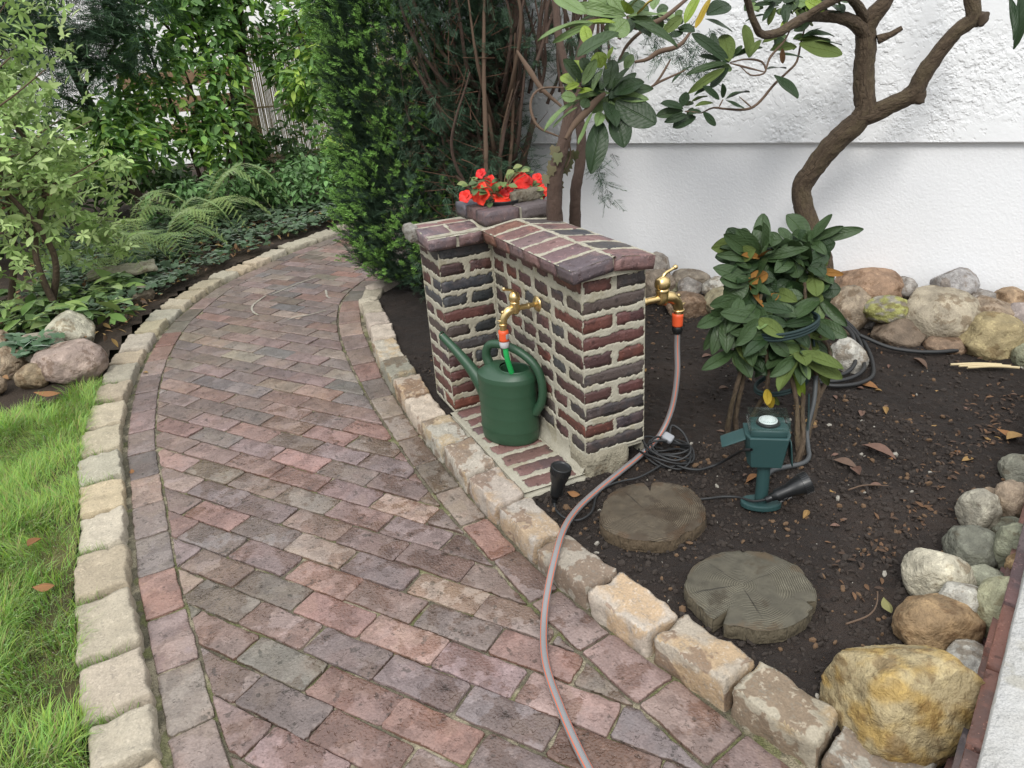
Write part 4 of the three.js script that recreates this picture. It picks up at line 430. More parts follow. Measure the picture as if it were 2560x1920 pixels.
const SHRUB_LEAVES= [[0.82,0.713,-0.076,0.88,0.866,-0.141,0.058,0],[0.831,0.708,-0.088,0.734,0.827,-0.104,0.058,0],[0.823,0.711,-0.08,0.667,0.824,-0.113,0.051,0],[0.826,0.71,-0.083,0.682,0.765,-0.141,0.045,0],[0.827,0.71,-0.083,0.658,0.755,-0.087,0.038,0],[0.831,0.708,-0.088,0.727,0.676,-0.069,0.045,4],[0.834,0.707,-0.091,0.82,0.846,-0.046,0.054,0],[0.83,0.709,-0.087,0.949,0.75,0.038,0.038,0],[0.831,0.708,-0.088,0.898,0.716,-0.015,0.045,0],[0.82,0.713,-0.076,0.739,0.754,-0.057,0.026,6],[0.83,0.709,-0.087,0.807,0.763,-0.018,0.038,6],[1.062,0.741,-0.077,1.005,0.845,-0.133,0.076,0],[1.059,0.742,-0.074,1.124,0.838,-0.029,0.046,0],[1.07,0.738,-0.085,1.15,0.797,0.002,0.03,0],[1.074,0.737,-0.088,1.151,0.774,-0.02,0.033,0],[1.077,0.736,-0.091,1.205,0.787,0.048,0.043,0],[1.074,0.737,-0.089,1.016,0.74,-0.14,0.04,0],[1.077,0.736,-0.091,1.104,0.724,-0.06,0.04,0],[1.068,0.739,-0.083,0.959,0.787,-0.061,0.046,0],[1.075,0.736,-0.09,1.054,0.727,0.013,0.04,0],[1.06,0.742,-0.075,1.105,0.693,-0.014,0.033,0],[0.756,0.631,-0.055,0.633,0.712,-0.096,0.06,0],[0.743,0.637,-0.041,0.638,0.662,-0.084,0.048,0],[0.741,0.637,-0.039,0.668,0.589,-0.09,0.07,0],[0.76,0.629,-0.06,0.744,0.551,-0.024,0.067,0],[0.759,0.629,-0.059,0.722,0.726,-0.109,0.051,0],[0.745,0.636,-0.043,0.804,0.604,0.02,0.045,0],[0.755,0.631,-0.055,0.752,0.558,0.029,0.025,6],[0.748,0.634,-0.047,0.825,0.665,-0.036,0.051,6],[0.741,0.638,-0.039,0.844,0.629,-0.035,0.032,5],[1.042,0.64,-0.005,1.122,0.626,0.057,0.026,6],[1.064,0.631,-0.025,1.057,0.602,0.06,0.062,0],[1.064,0.631,-0.025,0.997,0.579,0.08,0.065,0],[1.057,0.634,-0.019,1.114,0.672,-0.029,0.039,5],[1.052,0.636,-0.014,0.948,0.64,0.037,0.046,0],[1.043,0.639,-0.006,0.983,0.666,-0.052,0.052,0],[1.043,0.639,-0.006,0.969,0.649,0.007,0.059,0],[0.867,0.578,-0.009,0.908,0.498,0.05,0.064,0],[0.864,0.579,-0.006,0.92,0.619,-0.017,0.051,0],[0.849,0.586,0.009,0.823,0.567,0.017,0.038,0],[0.864,0.579,-0.006,0.914,0.581,0.063,0.045,0],[0.848,0.586,0.01,0.807,0.562,-0.014,0.032,6],[0.629,0.549,-0.021,0.465,0.536,0.006,0.044,0],[0.629,0.549,-0.022,0.664,0.454,0.002,0.054,0],[0.636,0.545,-0.03,0.532,0.439,0.029,0.047,0],[0.63,0.549,-0.022,0.537,0.418,-0.029,0.038,0],[0.642,0.542,-0.036,0.567,0.442,0.061,0.051,0],[0.63,0.548,-0.023,0.533,0.588,-0.001,0.032,0],[0.948,0.702,-0.038,0.898,0.786,0.019,0.051,0],[0.937,0.706,-0.028,0.837,0.693,0.009,0.051,0],[0.948,0.702,-0.039,0.931,0.688,0.031,0.045,0],[0.94,0.705,-0.031,0.911,0.756,-0.059,0.051,0],[0.932,0.708,-0.023,0.919,0.644,0.032,0.058,0],[0.693,0.594,-0.022,0.648,0.512,-0.037,0.038,0],[0.697,0.592,-0.027,0.629,0.549,-0.009,0.037,0],[0.697,0.592,-0.026,0.621,0.551,0.033,0.043,0],[0.706,0.588,-0.036,0.607,0.514,0.021,0.044,0],[0.711,0.585,-0.042,0.582,0.578,-0.067,0.047,0],[0.753,0.56,-0.008,0.644,0.507,0.073,0.053,0],[0.744,0.565,0.002,0.582,0.537,0.045,0.041,0],[0.753,0.56,-0.008,0.801,0.52,0.068,0.037,0],[0.748,0.563,-0.002,0.703,0.497,0.114,0.046,0],[0.743,0.565,0.003,0.804,0.558,0.129,0.037,4],[0.794,0.551,0.021,0.834,0.538,0.12,0.054,0],[0.796,0.55,0.02,0.79,0.494,0.093,0.042,4],[0.802,0.547,0.013,0.906,0.508,0.093,0.053,4],[0.792,0.552,0.023,0.808,0.45,0.073,0.036,5],[0.8,0.548,0.015,0.685,0.501,0.092,0.046,1],[0.917,0.523,-0.022,0.878,0.439,0.025,0.055,5],[0.916,0.523,-0.022,0.917,0.445,0.048,0.043,4],[0.925,0.519,-0.03,0.969,0.462,0.08,0.039,0],[0.917,0.523,-0.022,0.771,0.503,0.016,0.055,5],[0.915,0.524,-0.02,0.891,0.443,-0.011,0.042,0],[0.948,0.539,0.014,0.915,0.467,0.118,0.041,0],[0.952,0.538,0.011,1.008,0.45,0.086,0.053,0],[0.955,0.536,0.007,0.795,0.492,0.058,0.041,0],[0.957,0.535,0.006,0.852,0.494,0.063,0.044,4],[0.962,0.533,0.001,0.965,0.468,0.074,0.038,0],[0.995,0.558,0.069,1.029,0.472,0.18,0.037,0],[1.007,0.553,0.059,0.952,0.476,0.103,0.052,1],[0.996,0.558,0.068,0.837,0.527,0.105,0.052,0],[1.002,0.555,0.063,0.886,0.472,0.065,0.039,4],[0.987,0.561,0.076,0.874,0.527,0.053,0.036,0],[0.694,0.494,-0.059,0.667,0.422,0.006,0.041,0],[0.691,0.496,-0.055,0.749,0.495,0.05,0.053,0],[0.686,0.499,-0.049,0.831,0.512,-0.034,0.047,0],[0.684,0.5,-0.047,0.677,0.461,0.057,0.04,5],[0.702,0.49,-0.068,0.639,0.429,0.036,0.04,0],[0.71,0.532,0.055,0.743,0.485,0.157,0.05,5],[0.716,0.529,0.049,0.772,0.521,0.134,0.043,4],[0.701,0.536,0.065,0.576,0.476,0.106,0.051,0],[0.721,0.526,0.044,0.691,0.419,0.115,0.052,0],[0.715,0.529,0.05,0.567,0.569,0.01,0.05,0],[0.84,0.474,-0.015,0.822,0.376,0.026,0.043,5],[0.836,0.477,-0.011,0.781,0.387,0.032,0.052,1],[0.834,0.478,-0.009,0.865,0.367,0.055,0.046,5],[0.834,0.478,-0.008,0.758,0.411,0.042,0.036,0],[0.83,0.48,-0.004,0.808,0.421,0.11,0.04,4],[0.845,0.507,0.053,0.869,0.455,0.128,0.038,1],[0.852,0.503,0.046,0.718,0.442,0.082,0.038,0],[0.858,0.5,0.04,0.767,0.449,0.054,0.036,0],[0.843,0.508,0.055,0.849,0.435,0.177,0.043,4],[0.854,0.502,0.044,0.85,0.427,0.123,0.052,0],[0.964,0.457,0.039,0.996,0.435,0.143,0.037,0],[0.954,0.462,0.049,0.999,0.402,0.115,0.049,0],[0.959,0.46,0.044,1.003,0.446,0.143,0.04,0],[0.951,0.463,0.052,0.979,0.356,0.073,0.049,1],[0.971,0.453,0.033,1.097,0.406,0.096,0.05,5],[0.933,0.494,0.108,0.785,0.505,0.106,0.035,4],[0.93,0.495,0.111,0.809,0.458,0.066,0.042,1],[0.935,0.493,0.107,0.973,0.459,0.231,0.051,0],[0.942,0.489,0.1,0.777,0.466,0.111,0.039,0],[0.932,0.494,0.109,0.92,0.449,0.223,0.044,4],[0.665,0.444,-0.003,0.645,0.378,0.117,0.051,5],[0.659,0.448,0.003,0.733,0.417,0.072,0.039,4],[0.67,0.441,-0.009,0.716,0.467,0.094,0.035,1],[0.677,0.437,-0.017,0.726,0.473,0.085,0.043,0],[0.665,0.444,-0.003,0.709,0.411,0.117,0.044,0],[0.684,0.473,0.036,0.647,0.39,0.02,0.037,0],[0.687,0.472,0.033,0.566,0.448,0.035,0.044,0],[0.696,0.466,0.023,0.626,0.397,0.134,0.047,0],[0.681,0.475,0.039,0.788,0.5,0.061,0.04,0],[0.681,0.475,0.04,0.623,0.423,0.109,0.036,0],[0.729,0.468,0.093,0.595,0.499,0.043,0.04,0],[0.732,0.466,0.09,0.6,0.462,0.134,0.041,4],[0.735,0.464,0.087,0.862,0.429,0.132,0.049,0],[0.743,0.46,0.08,0.85,0.399,0.146,0.049,1],[0.724,0.47,0.099,0.796,0.392,0.133,0.049,0],[0.853,0.457,0.057,0.837,0.366,0.13,0.046,4],[0.846,0.461,0.064,0.749,0.393,0.074,0.037,4],[0.839,0.465,0.07,0.692,0.462,0.061,0.044,5],[0.844,0.462,0.066,0.882,0.408,0.152,0.043,5],[0.853,0.457,0.057,0.747,0.371,0.102,0.045,4],[0.916,0.447,0.073,0.851,0.385,0.054,0.044,0],[0.919,0.446,0.07,0.846,0.388,0.048,0.049,4],[0.92,0.445,0.07,1.028,0.413,0.123,0.044,5],[0.908,0.451,0.081,0.892,0.385,0.132,0.042,4],[0.921,0.444,0.068,0.807,0.391,0.074,0.047,0],[0.965,0.4,0.069,0.945,0.337,0.136,0.038,5],[0.981,0.392,0.054,1.036,0.342,0.134,0.045,0],[0.984,0.39,0.051,0.804,0.41,0.075,0.036,0],[0.98,0.393,0.055,0.875,0.301,0.158,0.055,5],[0.986,0.389,0.049,0.906,0.313,0.065,0.055,1],[0.644,0.405,0.015,0.724,0.322,0.102,0.035,0],[0.653,0.4,0.006,0.683,0.362,0.084,0.048,0],[0.647,0.403,0.012,0.479,0.382,0.041,0.042,0],[0.641,0.407,0.019,0.646,0.338,0.115,0.05,0],[0.654,0.399,0.005,0.651,0.347,0.066,0.043,1],[0.71,0.397,0.01,0.699,0.339,0.112,0.044,4],[0.715,0.395,0.004,0.688,0.332,0.033,0.035,0],[0.701,0.403,0.02,0.652,0.323,0.033,0.04,0],[0.715,0.395,0.004,0.704,0.331,0.118,0.048,4],[0.699,0.404,0.022,0.812,0.375,0.086,0.039,4],[0.82,0.375,0.016,0.781,0.289,0.069,0.055,0],[0.822,0.374,0.014,0.735,0.299,0.07,0.044,0],[0.825,0.371,0.011,0.672,0.351,0.005,0.046,0],[0.833,0.367,0.003,0.854,0.261,0.084,0.045,0],[0.828,0.37,0.008,0.788,0.323,0.111,0.053,4],[0.829,0.396,0.092,0.807,0.334,0.134,0.045,4],[0.821,0.4,0.099,0.747,0.358,0.059,0.036,5],[0.823,0.399,0.098,0.721,0.348,0.106,0.043,0],[0.823,0.399,0.098,0.816,0.329,0.199,0.036,0],[0.833,0.393,0.087,0.749,0.336,0.064,0.045,4],[0.802,0.401,0.168,0.827,0.318,0.218,0.052,1],[0.817,0.393,0.154,0.78,0.332,0.239,0.047,0],[0.802,0.401,0.168,0.807,0.316,0.192,0.036,4],[0.796,0.405,0.173,0.665,0.367,0.2,0.041,0],[0.799,0.403,0.171,0.731,0.342,0.189,0.05,0],[0.936,0.389,0.147,0.945,0.298,0.199,0.042,4],[0.933,0.39,0.149,0.895,0.282,0.147,0.042,1],[0.946,0.383,0.137,0.924,0.268,0.215,0.047,5],[0.946,0.383,0.138,0.937,0.293,0.162,0.051,0],[0.941,0.386,0.142,0.92,0.31,0.177,0.053,0],[0.776,0.766,-0.146,0.733,0.711,-0.098,0.061,0],[0.778,0.766,-0.148,0.66,0.771,-0.127,0.057,5],[0.778,0.765,-0.148,0.749,0.819,-0.182,0.05,4],[0.778,0.765,-0.149,0.848,0.804,-0.169,0.05,0],[0.778,0.765,-0.148,0.85,0.742,-0.101,0.06,0],[0.873,0.752,-0.151,0.788,0.73,-0.13,0.061,0],[0.872,0.753,-0.15,0.736,0.801,-0.11,0.051,4],[0.866,0.755,-0.143,0.842,0.826,-0.111,0.046,0],[0.857,0.758,-0.134,0.89,0.782,-0.046,0.05,0],[0.867,0.755,-0.144,0.892,0.71,-0.116,0.047,5],[0.924,0.728,-0.077,0.842,0.733,-0.108,0.059,4],[0.926,0.727,-0.08,0.867,0.8,-0.068,0.055,0],[0.929,0.726,-0.082,1.016,0.744,-0.077,0.06,4],[0.938,0.723,-0.091,1.001,0.683,-0.043,0.059,0],[0.922,0.729,-0.076,0.923,0.675,-0.099,0.055,0],[0.95,0.753,-0.058,0.951,0.689,-0.074,0.06,0],[0.967,0.747,-0.075,0.827,0.768,-0.048,0.048,0],[0.957,0.751,-0.065,0.957,0.803,-0.125,0.05,0],[0.969,0.746,-0.077,1.008,0.799,-0.054,0.052,4],[0.967,0.747,-0.075,1.032,0.712,-0.054,0.055,0],[1.097,0.7,-0.074,1.142,0.654,-0.042,0.058,0],[1.087,0.704,-0.064,1.044,0.65,-0.066,0.057,0],[1.099,0.699,-0.075,0.988,0.728,-0.076,0.051,0],[1.083,0.705,-0.06,1.064,0.781,-0.068,0.057,0],[1.083,0.705,-0.06,1.126,0.735,-0.004,0.052,4],[0.748,0.717,-0.123,0.677,0.671,-0.087,0.047,4],[0.76,0.712,-0.136,0.68,0.735,-0.144,0.053,4],[0.746,0.718,-0.12,0.752,0.788,-0.147,0.05,5],[0.746,0.718,-0.12,0.758,0.762,-0.046,0.053,5],[0.746,0.718,-0.12,0.755,0.684,-0.059,0.058,0],[0.836,0.699,-0.13,0.823,0.654,-0.045,0.056,0],[0.834,0.7,-0.128,0.789,0.655,-0.163,0.046,0],[0.852,0.692,-0.148,0.788,0.721,-0.189,0.061,5],[0.839,0.698,-0.133,0.809,0.768,-0.097,0.048,4],[0.833,0.7,-0.128,0.857,0.729,-0.048,0.057,0],[0.921,0.684,-0.082,0.877,0.739,-0.076,0.053,4],[0.93,0.68,-0.091,0.931,0.732,-0.013,0.047,0],[0.926,0.682,-0.087,0.934,0.656,0.0,0.06,0],[0.931,0.68,-0.091,0.842,0.662,-0.034,0.061,4],[0.93,0.68,-0.091,0.858,0.684,-0.145,0.055,5],[0.951,0.704,-0.03,0.868,0.669,-0.0,0.054,4],[0.951,0.704,-0.03,0.876,0.728,-0.06,0.06,0],[0.95,0.705,-0.029,0.972,0.764,-0.067,0.057,0],[0.957,0.702,-0.036,1.004,0.723,-0.002,0.054,0],[0.94,0.709,-0.019,0.987,0.665,0.003,0.058,0],[0.993,0.68,0.002,0.912,0.69,-0.025,0.048,4],[1.01,0.673,-0.014,0.93,0.755,0.027,0.05,0],[1.003,0.676,-0.008,1.095,0.703,-0.005,0.06,4],[1.007,0.674,-0.011,1.01,0.648,0.067,0.058,4],[1.008,0.674,-0.012,0.978,0.605,-0.011,0.051,0],[0.816,0.622,-0.179,0.722,0.632,-0.172,0.05,0],[0.81,0.625,-0.172,0.788,0.675,-0.2,0.054,5],[0.824,0.619,-0.187,0.852,0.672,-0.135,0.055,4],[0.823,0.619,-0.187,0.886,0.582,-0.153,0.052,4],[0.809,0.625,-0.171,0.766,0.583,-0.138,0.049,0],[0.803,0.647,-0.077,0.685,0.652,-0.035,0.048,4],[0.798,0.649,-0.072,0.773,0.696,-0.131,0.049,0],[0.797,0.65,-0.07,0.794,0.726,-0.013,0.06,0],[0.798,0.649,-0.071,0.842,0.645,-0.013,0.048,4],[0.801,0.648,-0.074,0.733,0.608,0.022,0.046,0],[0.907,0.64,-0.097,0.932,0.622,-0.011,0.046,4],[0.893,0.646,-0.082,0.827,0.595,-0.032,0.05,0],[0.911,0.638,-0.101,0.772,0.669,-0.059,0.05,4],[0.898,0.644,-0.087,0.893,0.692,-0.13,0.057,0],[0.896,0.645,-0.085,0.992,0.663,-0.095,0.058,5],[0.977,0.61,-0.071,0.889,0.612,-0.082,0.06,5],[0.983,0.608,-0.077,0.916,0.677,-0.072,0.056,4],[0.977,0.61,-0.071,1.065,0.632,-0.075,0.048,0],[0.975,0.611,-0.069,1.019,0.588,-0.009,0.049,4],[0.982,0.608,-0.076,0.919,0.574,-0.022,0.059,4],[1.004,0.633,0.019,1.029,0.682,0.031,0.05,4],[0.994,0.637,0.028,1.076,0.617,0.061,0.06,0],[1.002,0.633,0.021,0.961,0.58,0.085,0.056,5],[0.997,0.636,0.026,0.945,0.612,-0.01,0.047,5],[1.004,0.633,0.019,0.904,0.696,0.034,0.047,5],[0.757,0.592,-0.086,0.695,0.613,-0.125,0.052,4],[0.74,0.6,-0.067,0.765,0.654,-0.098,0.049,5],[0.753,0.593,-0.082,0.786,0.625,-0.019,0.059,4],[0.753,0.593,-0.082,0.73,0.571,0.011,0.046,4],[0.743,0.598,-0.071,0.683,0.545,-0.078,0.055,0],[0.86,0.555,-0.137,0.861,0.508,-0.077,0.047,4],[0.86,0.555,-0.137,0.786,0.519,-0.116,0.061,5],[0.844,0.563,-0.12,0.735,0.612,-0.119,0.061,0],[0.851,0.56,-0.127,0.865,0.633,-0.139,0.056,0],[0.851,0.559,-0.128,0.939,0.56,-0.107,0.058,0],[0.854,0.59,-0.023,0.92,0.62,-0.014,0.047,4],[0.866,0.584,-0.035,0.85,0.592,0.075,0.046,5],[0.859,0.587,-0.028,0.785,0.554,0.047,0.051,4],[0.855,0.589,-0.023,0.785,0.579,-0.05,0.051,4],[0.856,0.589,-0.024,0.825,0.649,-0.061,0.057,4],[0.953,0.562,0.014,0.896,0.631,0.009,0.057,4],[0.966,0.556,0.002,1.027,0.605,-0.002,0.059,5],[0.958,0.559,0.009,0.989,0.56,0.092,0.055,5],[0.969,0.554,-0.001,0.929,0.518,0.044,0.056,5],[0.953,0.561,0.014,0.875,0.548,-0.018,0.048,0],[1.056,0.559,0.005,1.027,0.575,-0.06,0.057,0],[1.055,0.559,0.007,1.051,0.636,0.022,0.059,4],[1.062,0.556,-0.0,1.114,0.569,0.057,0.058,4],[1.071,0.552,-0.008,1.107,0.492,0.019,0.053,0],[1.061,0.556,0.001,0.98,0.523,-0.004,0.058,0],[0.745,0.542,-0.066,0.785,0.525,-0.009,0.048,4],[0.741,0.544,-0.061,0.683,0.517,0.008,0.051,4],[0.756,0.536,-0.078,0.63,0.551,-0.039,0.059,4],[0.741,0.544,-0.062,0.713,0.579,-0.102,0.048,0],[0.745,0.542,-0.066,0.781,0.592,-0.053,0.059,0],[0.829,0.495,-0.062,0.717,0.567,-0.027,0.06,0],[0.825,0.497,-0.057,0.858,0.558,-0.046,0.048,0],[0.825,0.498,-0.057,0.885,0.489,-0.004,0.047,0],[0.815,0.503,-0.047,0.833,0.419,-0.04,0.056,0],[0.828,0.496,-0.061,0.719,0.492,-0.051,0.05,0],[0.825,0.408,0.159,0.669,0.318,0.228,0.05,5],[0.821,0.41,0.162,0.793,0.235,0.205,0.04,2],[0.827,0.407,0.157,0.91,0.328,0.291,0.05,5],[0.829,0.406,0.155,0.771,0.412,0.245,0.056,5],[0.809,0.418,0.174,0.92,0.35,0.211,0.056,0],[0.816,0.413,0.167,0.882,0.383,0.313,0.044,5],[0.824,0.409,0.16,0.747,0.375,0.201,0.037,5],[0.729,0.263,0.113,0.68,0.236,0.17,0.029,3],[0.736,0.259,0.106,0.752,0.176,0.125,0.029,3],[0.73,0.263,0.112,0.778,0.193,0.131,0.026,5]] ;
const FLOWERS= [[0.039,1.033,-0.88,0.0139],[0.077,0.987,-0.88,0.0211],[0.103,0.964,-0.88,0.0184],[0.015,0.96,-0.84,0.0278],[-0.053,0.959,-0.84,0.0165],[0.113,0.927,-0.84,0.0268],[0.102,0.906,-0.84,0.0212],[0.134,0.957,-0.84,0.0169],[0.197,0.953,-0.88,0.0187],[0.228,0.979,-0.88,0.0287],[0.299,0.981,-0.88,0.0145],[0.297,0.95,-0.88,0.0189],[0.301,0.934,-0.84,0.0173],[0.294,0.918,-0.84,0.0144],[0.215,0.946,-0.84,0.0114]] ;
const FLOWER_LEAVES= [[-0.025,0.997,-0.867],[-0.012,1.021,-0.834],[0.012,1.002,-0.853],[0.048,1.011,-0.87],[0.035,0.966,-0.815],[0.055,0.92,-0.842],[-0.0,0.943,-0.895],[-0.022,0.944,-0.872],[0.073,0.903,-0.866],[0.168,0.92,-0.85],[0.162,0.942,-0.86],[0.138,0.964,-0.894],[0.134,0.978,-0.829],[0.19,1.033,-0.886],[0.197,1.028,-0.824],[0.225,1.012,-0.837],[0.206,1.017,-0.889],[0.18,1.001,-0.884],[0.241,0.922,-0.843],[0.268,0.917,-0.834],[0.253,0.946,-0.82],[0.26,0.953,-0.871],[0.237,0.955,-0.856],[0.148,1.018,-0.866],[0.196,0.926,-0.862],[0.053,0.974,-0.897],[0.046,0.983,-0.838],[0.103,1.004,-0.851],[0.118,0.993,-0.838],[0.164,0.986,-0.886],[0.026,1.018,-0.883],[0.065,0.961,-0.816],[0.105,0.954,-0.852],[0.215,0.93,-0.894],[0.223,0.935,-0.851],[-0.005,0.985,-0.83],[-0.02,0.97,-0.862]] ;
// ---------------------------------------------------------------- taps, connectors, hoses
function tapParts(t) {                       // built along local -x from the wall at the origin
  mesh('rosette', moved(lathe([[0, 0.012], [0.012, 0.012], [0.016, 0.008], [0.026, 0.006], [0.031, 0.0], [0.029, -0.004], [0, -0.004]], 20), 0, 0, 0, 0, 0, Math.PI / 2), M.brass, t);
  mesh('pipe', merge([moved(lathe([[0.0095, 0], [0.0095, 0.03], [0.0125, 0.034], [0.0125, 0.04], [0.0098, 0.044], [0.0105, 0.07], [0.0135, 0.085]], 16), 0, 0, 0, 0, 0, Math.PI / 2)]), M.brass, t);
  const body = mesh('valve_body', merge([moved(lathe([[0, -0.022], [0.012, -0.02], [0.017, -0.01], [0.018, 0.004], [0.0165, 0.016], [0.0185, 0.02], [0.0185, 0.025], [0.016, 0.028]], 18), -0.092, 0, 0),
    moved(lathe([[0.0165, 0.028], [0.021, 0.034], [0.0215, 0.046], [0.018, 0.058], [0.009, 0.064], [0, 0.066]], 12), -0.092, 0, 0)]), M.brass, t);
  mesh('lever', merge([tube([[-0.092, 0.06, 0], [-0.1, 0.072, 0], [-0.118, 0.078, 0.002], [-0.13, 0.082, 0.003]], [0.006, 0.005, 0.0045, 0.005], 8, 0.006), moved(new THREE.SphereGeometry(0.0075, 10, 8), -0.132, 0.083, 0.003)]), M.brass, t);
  const sp = tube([[-0.098, 0.0, 0], [-0.118, -0.004, 0], [-0.134, -0.018, 0], [-0.142, -0.036, 0], [-0.145, -0.056, 0]], [0.0165, 0.018, 0.0155, 0.014, 0.013], 14, 0.004); const q = sp.attributes.position;
  mesh('spout', sp, M.brass, t);
  mesh('spout_knob', moved(new THREE.SphereGeometry(0.0065, 10, 8), -0.142, -0.004, 0), M.brass, t); mesh('spout_beak', moved(new THREE.ConeGeometry(0.008, 0.02, 8), -0.158, -0.034, 0, 0, 0, 1.2), M.brass, t);
  mesh('spout_ring', moved(new THREE.TorusGeometry(0.0135, 0.0035, 8, 18), -0.1445, -0.05, 0, Math.PI / 2, 0, 0), M.brass, t);
  mesh('thread', moved(lathe([[0.0125, -0.078], [0.0135, -0.07], [0.0125, -0.064], [0.0135, -0.058], [0.0125, -0.052]], 16), -0.145, 0, 0), M.brass, t);
}
const tap1 = thing('brass_tap', 'ornate brass tap above the green watering can', 'tap', [-0.002, 0.628, -0.33], 0, 'ornate brass garden taps'); tapParts(tap1);
const tap2 = thing('brass_tap', 'ornate brass tap feeding the grey and orange hose', 'tap', [0.252, 0.64, -0.085], Math.PI, 'ornate brass garden taps'); tapParts(tap2); tap2.scale.set(1.42, 1.25, 1.25);
{ // a longer pipe reaches out to the second valve
  const c = thing('hose_connector', 'orange and grey click connector under the tap over the can', 'connector', [-0.147, 0.55, -0.33]);
  mesh('grip_sleeve', lathe([[0.012, 0.006], [0.0185, 0.004], [0.0195, -0.006], [0.0185, -0.03], [0.0195, -0.036], [0.013, -0.038]], 20), M.orange, c);
  for (const a of [0.4, 2.2, 4.3]) { const m = mesh('grip_pad', rbox(0.016, 0.02, 0.003, 0.0014, [4, 3, 2]), M.greyPlastic, c); m.position.set(Math.sin(a) * 0.019, -0.017, Math.cos(a) * 0.019); m.rotation.y = a; }
  mesh('collar', lathe([[0.013, -0.036], [0.0175, -0.038], [0.0185, -0.05], [0.016, -0.062], [0.011, -0.064]], 20), std({ color: col(0.5, 0.5, 0.52), roughness: 0.5 }), c);
  const gh = mesh('short_hose', tube([[-0.145, 0.494, -0.33], [-0.142, 0.45, -0.328], [-0.128, 0.395, -0.335], [-0.112, 0.345, -0.345]], 0.0105, 12, 0.01), std({ color: col(0.015, 0.36, 0.085), roughness: 0.45 })); tag(gh, 'short bright green hose hanging into the watering can', 'hose', null, 'thing');
  const c2 = thing('hose_connector', 'orange connector with black collar below the side tap', 'connector', [0.455, 0.555, -0.087]);
  mesh('grip_sleeve', lathe([[0.013, 0.012], [0.0205, 0.01], [0.021, 0], [0.0195, -0.034], [0.0205, -0.038], [0.013, -0.04]], 20), M.orange, c2);
  mesh('collar', lathe([[0.014, -0.038], [0.02, -0.04], [0.0205, -0.052], [0.016, -0.068], [0.012, -0.07]], 20), M.black, c2);
  const stripes = tex(64, [1, 1], (u, v) => { const a = (v * 4 + 0.22) % 1, st = Math.abs(a - 0.5); return S(st < 0.115 ? [0.55, 0.13, 0.06] : [0.2, 0.2, 0.205]); }, true);
  const hs = tube([[0.455, 0.53, -0.087], [0.452, 0.44, -0.082], [0.436, 0.33, -0.055], [0.398, 0.2, -0.035], [0.335, 0.115, -0.02], [0.24, 0.078, 0.005], [0.1, 0.073, 0.066], [-0.034, 0.076, 0.131], [-0.16, 0.088, 0.21], [-0.262, 0.104, 0.305], [-0.345, 0.092, 0.4], [-0.415, 0.048, 0.48], [-0.462, 0.014, 0.545], [-0.53, 0.012, 0.683], [-0.569, 0.012, 0.848], [-0.591, 0.012, 1.004], [-0.6, 0.012, 1.2], [-0.57, 0.012, 1.5], [-0.5, 0.012, 1.9]], 0.0112, 20, 0.012);
  const uv = hs.attributes.uv; for (let i = 0; i < uv.count; i++) uv.setXY(i, uv.getY(i), uv.getX(i) / (2 * Math.PI * 0.0112));
  tag(mesh('garden_hose', hs, std({ map: stripes, roughness: 0.38 })), 'grey garden hose with orange stripes trailing across the kerb onto the path', 'hose', null, 'thing');
}
